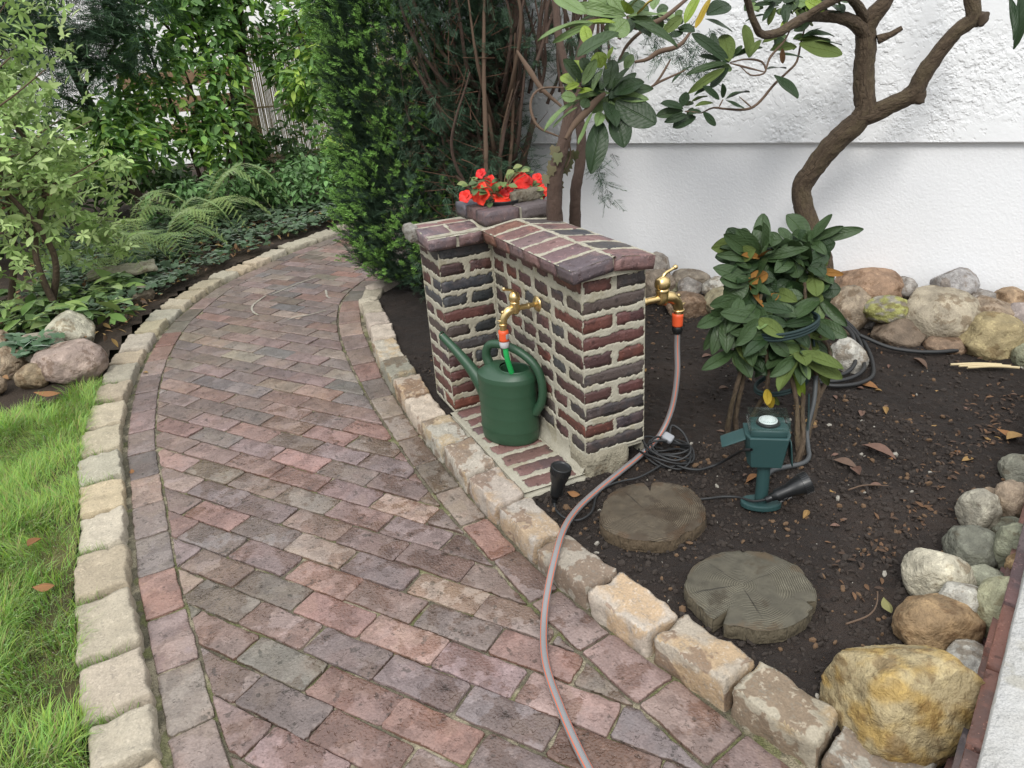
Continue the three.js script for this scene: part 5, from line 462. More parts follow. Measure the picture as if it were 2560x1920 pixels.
// ---------------------------------------------------------------- watering can
{
  const ax = V(0.56, 0, 0.828), turn = Math.atan2(-ax.z, ax.x);    // local +x runs from spout to handle
  const can = thing('watering_can', 'dark green plastic watering can with looped handle and long spout', 'watering can', [-0.115, 0.068, -0.405], turn);
  const gm = phy({ color: col(0.022, 0.066, 0.034), roughness: 0.45, clearcoat: 0.15, clearcoatRoughness: 0.5, bumpMap: T.grain, bumpScale: 0.0006 });
  const A = 0.125, B = 0.092;
  const prof = [[0.9, 0.0], [0.96, 0.006], [0.985, 0.03], [0.985, 0.052], [1.012, 0.055], [0.99, 0.06], [0.985, 0.11], [1.004, 0.113], [0.985, 0.117], [0.98, 0.16], [1.0, 0.163], [0.98, 0.167], [0.978, 0.21], [1.0, 0.213], [0.98, 0.217], [0.985, 0.25], [1.0, 0.262], [1.0, 0.268], [0.97, 0.282]];
  mesh('body', gridGeo(48, prof.length - 1, (i, j) => { const a = -i / 48 * Math.PI * 2, r = prof[j]; return [Math.cos(a) * A * r[0], r[1], Math.sin(a) * B * r[0]]; }), gm, can);
  mesh('base', gridGeo(48, 2, (i, j) => { const a = -i / 48 * Math.PI * 2, r = 0.9 * (j / 2) ; return [Math.cos(a) * A * r, 0.004, Math.sin(a) * B * r]; }), gm, can);
  // domed shoulder with the filling hole towards the handle
  const hx = 0.038, hr = 0.060, hb = 0.052;
  mesh('shoulder', gridGeo(48, 8, (i, j) => { const a = -i / 48 * Math.PI * 2, t = j / 8, ox = Math.cos(a) * A * 0.97, oz = Math.sin(a) * B * 0.97, ix = hx + Math.cos(a) * hr, iz = Math.sin(a) * hb; const x = lerp(ox, ix, t), z = lerp(oz, iz, t); return [x, 0.282 + 0.022 * Math.sin(t * 1.5) + 0.045 * ss(0.02, -0.11, x) * t * ss(0, 0.25, t), z]; }), gm, can);
  mesh('hole_rim', gridGeo(48, 4, (i, j) => { const a = -i / 48 * Math.PI * 2, k = [1, 0.97, 0.93, 0.93, 0.93][j], y = [0.304, 0.3085, 0.304, 0.28, 0.24][j]; return [hx + Math.cos(a) * hr * k, y, Math.sin(a) * hb * k]; }), gm, can);
  mesh('spout', tube([[-0.06, 0.10, 0], [-0.105, 0.19, 0], [-0.16, 0.262, 0], [-0.225, 0.33, 0], [-0.298, 0.392, -0.002]], [0.055, 0.037, 0.0245, 0.019, 0.0155], 20, 0.01), gm, can);
  mesh('spout_lip', moved(new THREE.TorusGeometry(0.0155, 0.0032, 8, 20), -0.298, 0.392, -0.002, 0, Math.PI / 2, 0).rotateZ(0), gm, can).rotation.z = 0;
  mesh('handle', tube([[-0.075, 0.30, 0.0], [-0.088, 0.345, 0], [-0.07, 0.385, 0], [-0.01, 0.396, 0], [0.07, 0.375, 0], [0.135, 0.325, 0], [0.158, 0.25, 0], [0.15, 0.18, 0], [0.12, 0.13, 0]], [0.02, 0.017, 0.0165, 0.0165, 0.0165, 0.0165, 0.0165, 0.017, 0.02], 16, 0.01), gm, can);
}
// ---------------------------------------------------------------- log slices
function logSlice(label, x, y, z, rx, rz, turn, seed, tone, notches) {
  const t = thing('log_slice', label, 'log slice', [x, y, z], turn, 'log slices used as stepping stones'), n = 120, h = 0.04, r = rngOf(seed);
  const prof = a => { let k = 1 + 0.05 * ns(Math.cos(a) * 1.2 + seed, Math.sin(a) * 1.2, 0) + 0.018 * ns(Math.cos(a) * 5, Math.sin(a) * 5, seed) + 0.004 * ns(Math.cos(a) * 30, Math.sin(a) * 30, seed); for (const [na, w, d] of notches) { let da = Math.abs(((a - na + Math.PI * 3) % (Math.PI * 2)) - Math.PI); k -= d * Math.max(0, 1 - da / w); } return k; };
  const rings = tex(1024, [2, 2], (u, v) => { const X = u * 2 - 1 + 0.12, Y = v * 2 - 1 + 0.08, a = Math.atan2(Y, X), d = Math.hypot(X, Y) * (1 + 0.03 * Math.sin(a * 3 + seed) + 0.02 * Math.sin(a * 7)), w = pf(u, v, 12, 4, seed), ring = 0.5 + 0.5 * Math.sin((d + 0.03 * w) * 165), crack = ss(0.85, 0.94, pnoise((a / 6.2832 + 1) % 1, 0.3, 64, seed)) * ss(0.03, 0.12, d) * ss(0.95, 0.4, d); let c = mixc([0.34, 0.32, 0.28], [1.1, 1.06, 0.95], 0.85 * ring * ss(0.35, 0.65, pf(u, v, 5, 3, seed + 40)) + 0.55 * w); c = mixc(c, [0.36, 0.29, 0.21], 0.75 * blot(u, v, 4, seed + 9, 0.52, 0.66)); c = mixc(c, [0.62, 0.42, 0.25], 0.6 * ss(0.78, 0.9, d) * blot(u, v, 5, seed + 19, 0.45, 0.6)); c = mixc(c, [0.08, 0.07, 0.06], 0.85 * crack); return S(c.map(q => q * 0.8)); }, true);
  const ringB = tex(1024, [2, 2], (u, v) => { const X = u * 2 - 1 + 0.12, Y = v * 2 - 1 + 0.08, a = Math.atan2(Y, X), d = Math.hypot(X, Y) * (1 + 0.03 * Math.sin(a * 3 + seed) + 0.02 * Math.sin(a * 7)), w = pf(u, v, 12, 4, seed), ring = 0.5 + 0.5 * Math.sin((d + 0.03 * w) * 165), crack = ss(0.85, 0.94, pnoise((a / 6.2832 + 1) % 1, 0.3, 64, seed)) * ss(0.03, 0.12, d) * ss(0.95, 0.4, d); return cl(0.5 * ring * ss(0.3, 0.65, pf(u, v, 5, 3, seed + 40)) + 0.5 * w + 0.2 - 0.6 * crack); });
  for (const q of [rings, ringB]) q.offset.set(0.5, 0.5);
  const top = gridGeo(n, 14, (i, j) => { const a = i / n * Math.PI * 2, k = j / 14, e = k > 0.93 ? -0.006 * (k - 0.93) / 0.07 : 0; const p = prof(a); return [Math.cos(a) * rx * p * k, h + e + 0.0022 * fb3(Math.cos(a) * k * 5, seed, Math.sin(a) * k * 5, 2), Math.sin(a) * rz * p * k]; }, (i, j) => { const a = i / n * Math.PI * 2, k = j / 14 * prof(a); return [Math.cos(a) * k, Math.sin(a) * k]; });
  mesh('cut_face', top, std({ color: col(...tone), map: rings, bumpMap: ringB, bumpScale: 0.007, roughness: 0.72 }), t);
  mesh('bark_side', gridGeo(n, 6, (i, j) => { const a = i / n * Math.PI * 2, k = 1 - j / 6, p = prof(a) * (1 + 0.012 * Math.sin(k * 3) + 0.008 * ns(Math.cos(a) * 14, k * 0.6, Math.sin(a) * 14)); return [Math.cos(a) * rx * p, k * (h - 0.006) - 0.01 * j / 6, Math.sin(a) * rz * p]; }, (i, j) => [i / n * 1.05, j / 6 * h]), std({ color: col(tone[0] * 0.62, tone[1] * 0.55, tone[2] * 0.45), bumpMap: T.bark, bumpScale: 0.007, roughness: 0.85 }), t);
}
logSlice('brownish round log slice with one long split beside the brick wall end', 0.048, 0.058, 0.345, 0.182, 0.162, 0.2, 31, [0.15, 0.122, 0.088], [[-0.9, 0.07, 0.4], [1.7, 0.03, 0.06]]);
logSlice('grey cracked log slice lying next to the granite kerb', 0.063, 0.058, 0.79, 0.175, 0.162, -0.2, 57, [0.165, 0.155, 0.122], [[2.55, 0.07, 0.42], [0.75, 0.06, 0.16], [-1.2, 0.04, 0.06]]);
// ---------------------------------------------------------------- rocks
function rock(label, category, x, y, z, rx, ry, rz, c, seed, o = {}) {
  const g0 = new THREE.IcosahedronGeometry(1, o.detail ?? 9); g0.deleteAttribute('uv'); g0.deleteAttribute('normal'); const g = mergeVertices(g0, 1e-4), p = g.attributes.position, r = rngOf(seed * 31 + 7);
  const cuts = []; for (let i = 0; i < (o.cuts ?? 5); i++) cuts.push([rdir(r), 0.68 + 0.22 * r()]);
  const col2 = o.c2 || c.map(v => v * 0.72), am = o.rough ?? 0.1;
  for (let i = 0; i < p.count; i++) {
    const v = V(p.getX(i), p.getY(i), p.getZ(i)).normalize(), d0 = v.clone(); let k = 1 + am * fb3(d0.x * 1.3 + seed, d0.y * 1.3, d0.z * 1.3, 3); v.multiplyScalar(k);
    for (const [n, d] of cuts) { const e = v.dot(n) - d; if (e > 0) v.addScaledVector(n, -e * 0.82); }
    const f = 0.02 * fb3(d0.x * 7 + seed, d0.y * 7, d0.z * 7, 3) * (o.fine ?? 1); v.addScaledVector(d0, f); p.setXYZ(i, v.x * rx * 1.17, v.y * ry * 1.15, v.z * rz * 1.17);
  }
  g.computeVertexNormals(); const q = boxUV(g, [seed * 0.71, seed * 0.37]);
  tint(q, (a, b, e) => { const w = ss(-0.25, 0.35, fb3(a / rx * 1.6 + seed, b / ry * 1.6, e / rz * 1.6, 3)), m = o.moss ? ss(0.0, 0.25, fb3(a / rx * 1.5 - seed, b / ry * 1.5, e / rz * 1.5, 2) + o.moss) : 0; return mixc(mixc(col2, c, w), [0.3, 0.31, 0.06], m * 0.75).map(v => v * 1.45); });
  const m = mesh('rock', q, M.rock); m.position.set(x, y, z); m.rotation.y = o.turn ?? (seed * 2.4) % 6.28 * (rx / rz > 1.35 ? 0 : 1); if (rx / rz > 1.35) m.rotation.y = o.turn ?? -0.45; m.rotation.z = o.tilt ?? 0;
  return tag(m, label, category || 'rock', o.group, 'thing');
}
const GW = 'rocks heaped along the house wall', GR = 'rocks edging the soil bed', GL = 'rocks beside the lawn';
const tan = [0.34, 0.26, 0.18], brn = [0.27, 0.19, 0.13], gry = [0.33, 0.31, 0.29], pale = [0.42, 0.37, 0.28], wht = [0.48, 0.47, 0.43], grn = [0.27, 0.28, 0.19], yel = [0.42, 0.33, 0.14];
const WT = -0.93;                             // rocks along the wall lie parallel to it
let rk = 0;
for (const [l, x, y, z, rx, ry, c, o] of [
  ['grey brown rock under the wall behind the second tap', 1.541, 0.175, -1.412, 0.107, 0.05, [0.3, 0.26, 0.21]], ['small grey rock leaning on a larger brown one by the wall', 1.494, 0.146, -1.342, 0.062, 0.055, gry], ['small whitish rock beside the tied rhododendron by the wall', 1.58, 0.155, -1.226, 0.063, 0.06, wht],
  ['small greenish rock half hidden behind the second tap', 1.425, 0.128, -1.433, 0.055, 0.045, grn], ['broad brown rock low in the wall heap behind the hose', 1.405, 0.082, -1.244, 0.12, 0.08, brn], ['greenish tan rock behind the left stems of the tied shrub', 1.54, 0.11, -1.114, 0.09, 0.075, [0.33, 0.3, 0.2]],
  ['orange brown wedge-shaped rock on top against the white wall', 2.106, 0.205, -0.625, 0.152, 0.1, [0.36, 0.24, 0.16], { cuts: 6, group: GW }], ['small pale grey rock between the orange wedge and the wall', 2.218, 0.21, -0.508, 0.064, 0.056, gry], ['squarish light grey rock standing alone against the white wall', 2.357, 0.255, -0.322, 0.1, 0.078, [0.4, 0.39, 0.39], { cuts: 8 }],
  ['large rounded tan brown rock at the tree foot', 1.919, 0.118, -0.574, 0.112, 0.125, [0.33, 0.27, 0.2]], ['oval rock with a bright green mossy end', 1.996, 0.172, -0.404, 0.1, 0.06, [0.33, 0.31, 0.26], { moss: 0.25, cuts: 2 }], ['very large pale tan boulder in the wall heap', 2.205, 0.12, -0.276, 0.19, 0.14, [0.42, 0.37, 0.28], { cuts: 4 }],
  ['dark brown rock lying in front of the pale boulder', 1.993, 0.08, -0.307, 0.124, 0.072, [0.19, 0.145, 0.105]], ['small grey rock wedged below the mossy one', 2.01, 0.078, -0.486, 0.05, 0.05, gry], ['low grey rock behind the tan one near the wall', 2.402, 0.19, -0.212, 0.08, 0.05, gry],
  ['smooth tan brown rock leaning on the pale boulder', 2.342, 0.18, -0.109, 0.094, 0.066, [0.33, 0.26, 0.19]], ['tan orange rock close against the wall beside the smooth one', 2.494, 0.2, -0.106, 0.08, 0.06, [0.38, 0.27, 0.17]], ['pinkish grey rock beside the yellowish granular one', 2.398, 0.14, 0.0, 0.07, 0.085, [0.36, 0.31, 0.29]],
  ['yellowish coarse-grained rock at the bed corner', 2.227, 0.1, 0.005, 0.14, 0.1, [0.4, 0.33, 0.18], { fine: 2 }], ['low brown stone half sunk in soil before the pale boulder', 2.045, 0.062, -0.105, 0.08, 0.045, brn], ['grey brown rock visible behind the wall cap corner', 1.411, 0.225, -1.553, 0.075, 0.085, [0.32, 0.29, 0.26]], ['brown rounded rock beside the end of the brick wall', 1.341, 0.15, -1.463, 0.1, 0.09, [0.29, 0.24, 0.19]],
  ['grey rock at the foot of the wall behind the tree trunk', 1.72, 0.12, -1.02, 0.1, 0.09, gry], ['grey green rock at the end of the wall heap', 2.58, 0.16, 0.1, 0.1, 0.1, [0.34, 0.33, 0.27]], ['tan rock below the pinkish grey one', 2.47, 0.09, 0.14, 0.1, 0.08, [0.36, 0.3, 0.2]],
]) rock(l, 'rock', x, y, z, rx, ry, Math.min(rx, ry * 1.5), c, ++rk, { group: GW, turn: WT + jit(0.25), ...(o || {}) });
for (const [l, x, y, z, rx, ry, rz, c, o] of [
  ['pale grey white stone encircled by the black hose coil', 1.514, 0.085, -0.201, 0.075, 0.095, 0.075, wht, { group: 'rocks heaped along the house wall' }], ['green grey stone at the outer end of the heap', 2.2, 0.075, 0.194, 0.06, 0.07, 0.06, grn],
  ['green grey round stone behind the speckled tan one', 1.27, 0.07, 0.773, 0.07, 0.05, 0.06, [0.25, 0.25, 0.2]], ['speckled tan round stone on the bed edge', 1.02, 0.1, 0.89, 0.056, 0.062, 0.055, [0.38, 0.3, 0.22], { fine: 2 }], ['pale oval stone with dark pits', 0.9, 0.098, 0.865, 0.054, 0.062, 0.05, [0.4, 0.38, 0.31], { cuts: 2 }],
  ['small tan stone tucked between the pitted and speckled stones', 1.047, 0.06, 0.811, 0.036, 0.035, 0.03, tan], ['dark olive grey flat stone', 0.741, 0.08, 0.966, 0.07, 0.058, 0.062, [0.17, 0.175, 0.14], { cuts: 2 }], ['green banded upright stone', 0.789, 0.1, 1.047, 0.05, 0.085, 0.05, [0.27, 0.28, 0.2], { cuts: 2 }],
  ['small grey green stone above the banded one', 0.945, 0.062, 0.942, 0.05, 0.03, 0.04, [0.25, 0.26, 0.2]], ['orange tan smooth stone resting on the banded one', 0.7, 0.15, 1.135, 0.045, 0.042, 0.04, [0.4, 0.28, 0.15]], ['large cream white stone on the bed edge', 0.513, 0.105, 1.018, 0.08, 0.072, 0.07, [0.5, 0.47, 0.37]],
  ['pale green flat stone beside the cream one', 0.641, 0.07, 1.075, 0.058, 0.04, 0.05, [0.4, 0.41, 0.31]], ['white grey smooth stone between the cream and brown ones', 0.462, 0.125, 1.121, 0.054, 0.042, 0.045, [0.48, 0.47, 0.42], { cuts: 2 }], ['wet brown stone above the ochre boulder', 0.382, 0.083, 1.13, 0.094, 0.068, 0.075, [0.32, 0.22, 0.12]],
  ['large pale green round stone by the white coping', 0.53, 0.11, 1.21, 0.085, 0.09, 0.075, [0.41, 0.41, 0.27], { cuts: 2 }], ['smooth light grey stone behind the ochre boulder', 0.344, 0.068, 1.249, 0.07, 0.045, 0.055, [0.45, 0.44, 0.4], { cuts: 2 }],
]) rock(l, 'rock', x, y, z, rx, ry, rz, c, ++rk, { group: GR, ...(o || {}) });
rock('big ochre yellow boulder beside the granite kerb', 'boulder', 0.1, 0.105, 1.275, 0.172, 0.138, 0.128, [0.36, 0.25, 0.085], ++rk + 4, { cuts: 9, c2: [0.34, 0.28, 0.16], group: GR, turn: -0.55, fine: 1.6, detail: 16, rough: 0.12 });
for (const [l, x, y, z, rx, ry, rz, c, o] of [
  ['pinkish rounded boulder at the corner of the lawn', -1.83, 0.1, -2.372, 0.165, 0.115, 0.13, [0.37, 0.29, 0.25], { cuts: 4 }], ['white craggy limestone behind the pink boulder', -1.885, 0.1, -2.98, 0.15, 0.11, 0.12, [0.55, 0.53, 0.42], { cuts: 9, fine: 2 }], ['grey tan stone with ivy trailing over it', -2.0, 0.11, -2.7, 0.115, 0.09, 0.1, [0.33, 0.3, 0.24]],
  ['round brown tan stone beside the lawn corner', -2.16, 0.085, -2.6, 0.075, 0.09, 0.075, [0.33, 0.26, 0.18]], ['tan stone half buried in the grass', -2.015, 0.078, -2.33, 0.075, 0.065, 0.065, [0.32, 0.25, 0.16]], ['tan stone resting on the round brown one', -2.24, 0.14, -2.9, 0.08, 0.06, 0.07, [0.36, 0.28, 0.2]], ['small tan stone at the grass edge', -2.2, 0.07, -2.34, 0.055, 0.05, 0.05, tan], ['brown stone under the leafy ground cover by the kerb', -1.48, 0.075, -3.63, 0.08, 0.06, 0.07, [0.26, 0.22, 0.16]],
]) rock(l, 'rock', x, y, z, rx, ry, rz, c, ++rk, { group: GL, ...(o || {}) });
{ const b = thing('stone_bird_bath', 'thin flat stone slab resting on a dark stone among ivy', 'stone slab', [-1.575, 0.05, -4.0]);
  const s = rbox(0.46, 0.035, 0.3, 0.014, [14, 3, 10], 0.012, 4, 9); mesh('slab', tint(boxUV(s), [0.42, 0.4, 0.29]), M.rock, b).position.y = 0.14; const f = rbox(0.16, 0.14, 0.14, 0.04, [6, 6, 6], 0.015, 8, 9); mesh('foot', tint(boxUV(f), [0.2, 0.19, 0.16]), M.rock, b).position.y = 0.06; }
// ---------------------------------------------------------------- garden socket with timer, spotlights, cables
{
  const gp = phy({ color: col(0.024, 0.064, 0.064), roughness: 0.5, bumpMap: T.grain, bumpScale: 0.0004 });
  const t = thing('timer_socket_post', 'dark green garden power post with a clear timer cover', 'power post', [0.402, 0.058, 0.46], -0.62);
  mesh('post', merge([lathe([[0.021, -0.06], [0.021, 0.02], [0.0205, 0.18]], 20)]), gp, t);
  const base = new THREE.Shape(); base.absellipse(0, 0, 0.062, 0.036, 0, Math.PI * 2); mesh('foot_plate', moved(new THREE.ExtrudeGeometry(base, { depth: 0.012, bevelSize: 0.004, bevelThickness: 0.004, bevelSegments: 2 }), 0, 0, 0, -Math.PI / 2), gp, t);
  const bs = new THREE.Shape([[-0.055, -0.05], [0.055, -0.05], [0.066, -0.02], [0.066, 0.05], [-0.066, 0.05], [-0.066, -0.02]].map(q => new THREE.Vector2(...q)));
  const bg = new THREE.ExtrudeGeometry(bs, { depth: 0.105, bevelSize: 0.004, bevelThickness: 0.004, bevelSegments: 2 }); moved(bg, 0, 0.172, 0, -Math.PI / 2); const bp = bg.attributes.position; for (let i = 0; i < bp.count; i++) { const k = ss(0.172, 0.2, bp.getY(i)); bp.setX(i, bp.getX(i) * lerp(0.8, 1, k)); bp.setZ(i, bp.getZ(i) * lerp(0.8, 1, k)); } bg.computeVertexNormals();
  mesh('socket_box', bg, gp, t);
  mesh('timer_housing', moved(rbox(0.112, 0.035, 0.092, 0.006, [4, 3, 4]), 0, 0.292, 0), gp, t);
  const dial = mesh('dial', moved(lathe([[0, 0.006], [0.034, 0.006], [0.037, 0.002], [0.037, -0.003]], 28), 0, 0.312, 0), M.black, t); mesh('dial_face', moved(lathe([[0, 0.0098], [0.028, 0.0098], [0.029, 0.006]], 28), 0, 0.312, 0), std({ color: col(0.72, 0.72, 0.72), roughness: 0.5 }), dial);
  const marks = []; for (let i = 0; i < 24; i++) { const a = i / 24 * 6.2832; marks.push(moved(new THREE.BoxGeometry(0.0007, 0.0006, i % 6 ? 0.003 : 0.0055), Math.sin(a) * 0.0235, 0.3222, Math.cos(a) * 0.0235, 0, a, 0)); } mesh('dial_marks', merge(marks), M.black, dial);
  const glass = phy({ color: col(0.93, 0.96, 0.95), roughness: 0.08, transmission: 1, thickness: 0, ior: 1.45 });
  const cov = []; for (const [w, h, d, x, y, z] of [[0.118, 0.0025, 0.098, 0, 0.338, 0], [0.118, 0.03, 0.0025, 0, 0.324, 0.049], [0.118, 0.03, 0.0025, 0, 0.324, -0.049], [0.0025, 0.03, 0.098, 0.059, 0.324, 0], [0.0025, 0.03, 0.098, -0.059, 0.324, 0]]) cov.push(moved(new THREE.BoxGeometry(w, h, d), x, y, z)); mesh('clear_cover', merge(cov), glass, t);
  mesh('cover_rim', merge([moved(new THREE.BoxGeometry(0.122, 0.006, 0.003), 0, 0.311, 0.0515), moved(new THREE.BoxGeometry(0.122, 0.006, 0.003), 0, 0.311, -0.0515), moved(new THREE.BoxGeometry(0.003, 0.006, 0.106), 0.0615, 0.311, 0), moved(new THREE.BoxGeometry(0.003, 0.006, 0.106), -0.0615, 0.311, 0)]), glass, t);
  const fl = mesh('socket_flap', rbox(0.08, 0.006, 0.075, 0.003, [5, 2, 5]), gp, t); fl.position.set(-0.104, 0.252, 0.0); fl.rotation.z = 0.42;
  const f2 = mesh('socket_flap', rbox(0.006, 0.085, 0.075, 0.003, [2, 5, 5]), gp, t); f2.position.set(0.075, 0.215, 0.0); f2.rotation.z = 0.12;
  function spot(label, pos, dir, grp) {
    const s = thing('garden_spotlight', label, 'spotlight', pos, 0, 'black plastic garden spotlights'); s.quaternion.setFromUnitVectors(V(0, 1, 0), V(...dir).normalize());
    mesh('housing', lathe([[0, 0], [0.013, 0.001], [0.014, 0.014], [0.021, 0.018], [0.0225, 0.06], [0.031, 0.085], [0.0335, 0.105]], 26), M.black, s);
    const rib = []; for (let i = 0; i < 30; i++) { const a = i / 30 * 6.2832; rib.push(moved(new THREE.BoxGeometry(0.0028, 0.024, 0.003), Math.sin(a) * 0.0345, 0.118, Math.cos(a) * 0.0345, 0, a, 0)); } mesh('ribbed_ring', merge([lathe([[0.033, 0.104], [0.0345, 0.106], [0.0345, 0.13], [0.032, 0.133], [0.028, 0.131], [0.028, 0.124], [0, 0.124]], 30), ...rib]), M.black, s);
    const fin = []; for (let i = 0; i < 5; i++) fin.push(moved(new THREE.BoxGeometry(0.002, 0.04, 0.006), Math.sin(i * 0.3 + 0.6) * 0.0225, 0.04, Math.cos(i * 0.3 + 0.6) * 0.0225, 0, i * 0.3 + 0.6, 0)); mesh('cooling_fins', merge(fin), M.black, s);
    mesh('cable_gland', moved(lathe([[0.005, -0.02], [0.0105, -0.018], [0.0115, 0.002]], 14), 0, 0, 0), M.black, s); return s;
  }
  spot('black spotlight pointing up beside the brick strip', [-0.186, 0.082, 0.104], [0.16, 1, 0.14]);
  const s2 = spot('black spotlight lying against the green power post', [0.4, 0.112, 0.505], [0.82, 0.34, 0.3]); 
  const kn = mesh('swivel_knob', lathe([[0, -0.035], [0.022, -0.035], [0.024, -0.028], [0.016, -0.02], [0.012, -0.002], [0, 0]], 18), M.black, s2); kn.position.set(0.036, 0.048, 0.0); kn.rotation.z = -1.3;
  tag(mesh('cable', tube([[-0.19, 0.068, 0.104], [-0.2, 0.058, 0.13], [-0.207, 0.064, 0.17], [-0.2, 0.066, 0.21], [-0.17, 0.068, 0.24], [-0.12, 0.068, 0.228], [-0.09, 0.068, 0.2], [-0.05, 0.066, 0.15], [0.0, 0.066, 0.118], [0.041, 0.066, 0.109], [0.09, 0.066, 0.112], [0.136, 0.068, 0.124], [0.2, 0.072, 0.118], [0.27, 0.075, 0.1]], 0.0042, 8, 0.008), M.cable), 'thin black cable looping from the upright spotlight', 'cable', null, 'thing');
  tag(mesh('cable', tube([[0.385, 0.106, 0.497], [0.365, 0.09, 0.47], [0.353, 0.07, 0.4], [0.32, 0.066, 0.37], [0.271, 0.066, 0.353], [0.22, 0.064, 0.33]], 0.0042, 8, 0.008), M.cable), 'thin black cable running from the lying spotlight to the log slice', 'cable', null, 'thing');
  const bun = thing('cable_bundle', 'tangled bundle of black cable with a plug on dark soil', 'cable'); const lp = [];
  for (let k = 0; k < 7; k++) { const pts = [], cx = 0.318 + jit(0.014), cz = 0.062 + jit(0.014), ra = 0.07 + jit(0.016), rb = 0.085 + jit(0.018), ph = rnd() * 6.28, tl = jit(0.25); for (let i = 0; i < 9; i++) { const a = ph + i / 9 * 6.2832; pts.push([cx + Math.cos(a) * ra + Math.sin(a) * 0.02, 0.068 + k * 0.0065 + 0.012 * Math.sin(a * 2 + k) + 0.01 * rnd(), cz + Math.sin(a) * rb]); } mesh('cable_loop', tube(pts, 0.0042, 8, 0.008, 0, 0, true), M.cable, bun); }
  mesh('plug', moved(rbox(0.034, 0.026, 0.042, 0.007, [5, 4, 5]), 0.345, 0.122, 0.02, 0.4, 0.5, 0.2), M.greyPlastic, bun); mesh('plug_lead', tube([[0.33, 0.12, 0.035], [0.29, 0.125, 0.02], [0.262, 0.1, 0.0], [0.25, 0.075, 0.03]], 0.0045, 8, 0.008), M.cable, bun); mesh('plug_lead', tube([[0.36, 0.13, 0.01], [0.385, 0.15, -0.01], [0.41, 0.13, 0.02], [0.415, 0.085, 0.06], [0.39, 0.07, 0.1]], 0.0045, 8, 0.008), M.cable, bun);
  tag(mesh('cable', tube([[0.318, 0.308, 0.486], [0.33, 0.28, 0.44], [0.4, 0.19, 0.33], [0.44, 0.11, 0.24], [0.42, 0.07, 0.2], [0.36, 0.066, 0.19], [0.322, 0.07, 0.165], [0.3, 0.075, 0.13]], 0.0048, 8, 0.008), M.cable), 'black cable between the open socket flap and the bundle', 'cable', null, 'thing');
  tag(mesh('conduit', tube([[0.42, 0.05, 0.43], [0.48, 0.07, 0.38], [0.56, 0.075, 0.34], [0.62, 0.068, 0.335], [0.7, 0.07, 0.35], [0.745, 0.072, 0.33], [0.78, 0.08, 0.29], [0.81, 0.12, 0.25], [0.86, 0.22, 0.22], [0.9, 0.3, 0.18]], 0.0085, 10, 0.01), std({ color: col(0.06, 0.065, 0.068), roughness: 0.6 })), 'grey corrugated cable rising into the tied rhododendron', 'cable', null, 'thing');
  const coil = thing('hose_coil', 'coil of thick black hose resting on soil beside the tree', 'hose');
  for (let k = 0; k < 3; k++) mesh('hose_loop', tube([[1.245, 0.075 + k * 0.01, -0.087 - k * 0.02], [1.326 + k * 0.02, 0.072 + k * 0.012, -0.023 - 0.03 * k], [1.456, 0.072 + k * 0.02, -0.022 - k * 0.045], [1.575 - k * 0.03, 0.075 + k * 0.02, -0.111 - k * 0.03], [1.72 - k * 0.04, 0.1 + k * 0.025, -0.3], [1.77 - k * 0.05, 0.14 + k * 0.02, -0.45], [1.72 - k * 0.05, 0.2, -0.56], [1.55, 0.18, -0.52], [1.35, 0.12, -0.35]], 0.009, 10, 0.02, 0, 0, true), M.cable, coil);
  mesh('hose_tail', tube([[1.72, 0.12, -0.32], [1.78, 0.085, -0.2], [1.86, 0.072, -0.12], [1.95, 0.07, -0.06], [2.03, 0.07, -0.03]], 0.0095, 10, 0.02), M.cable, coil);
}
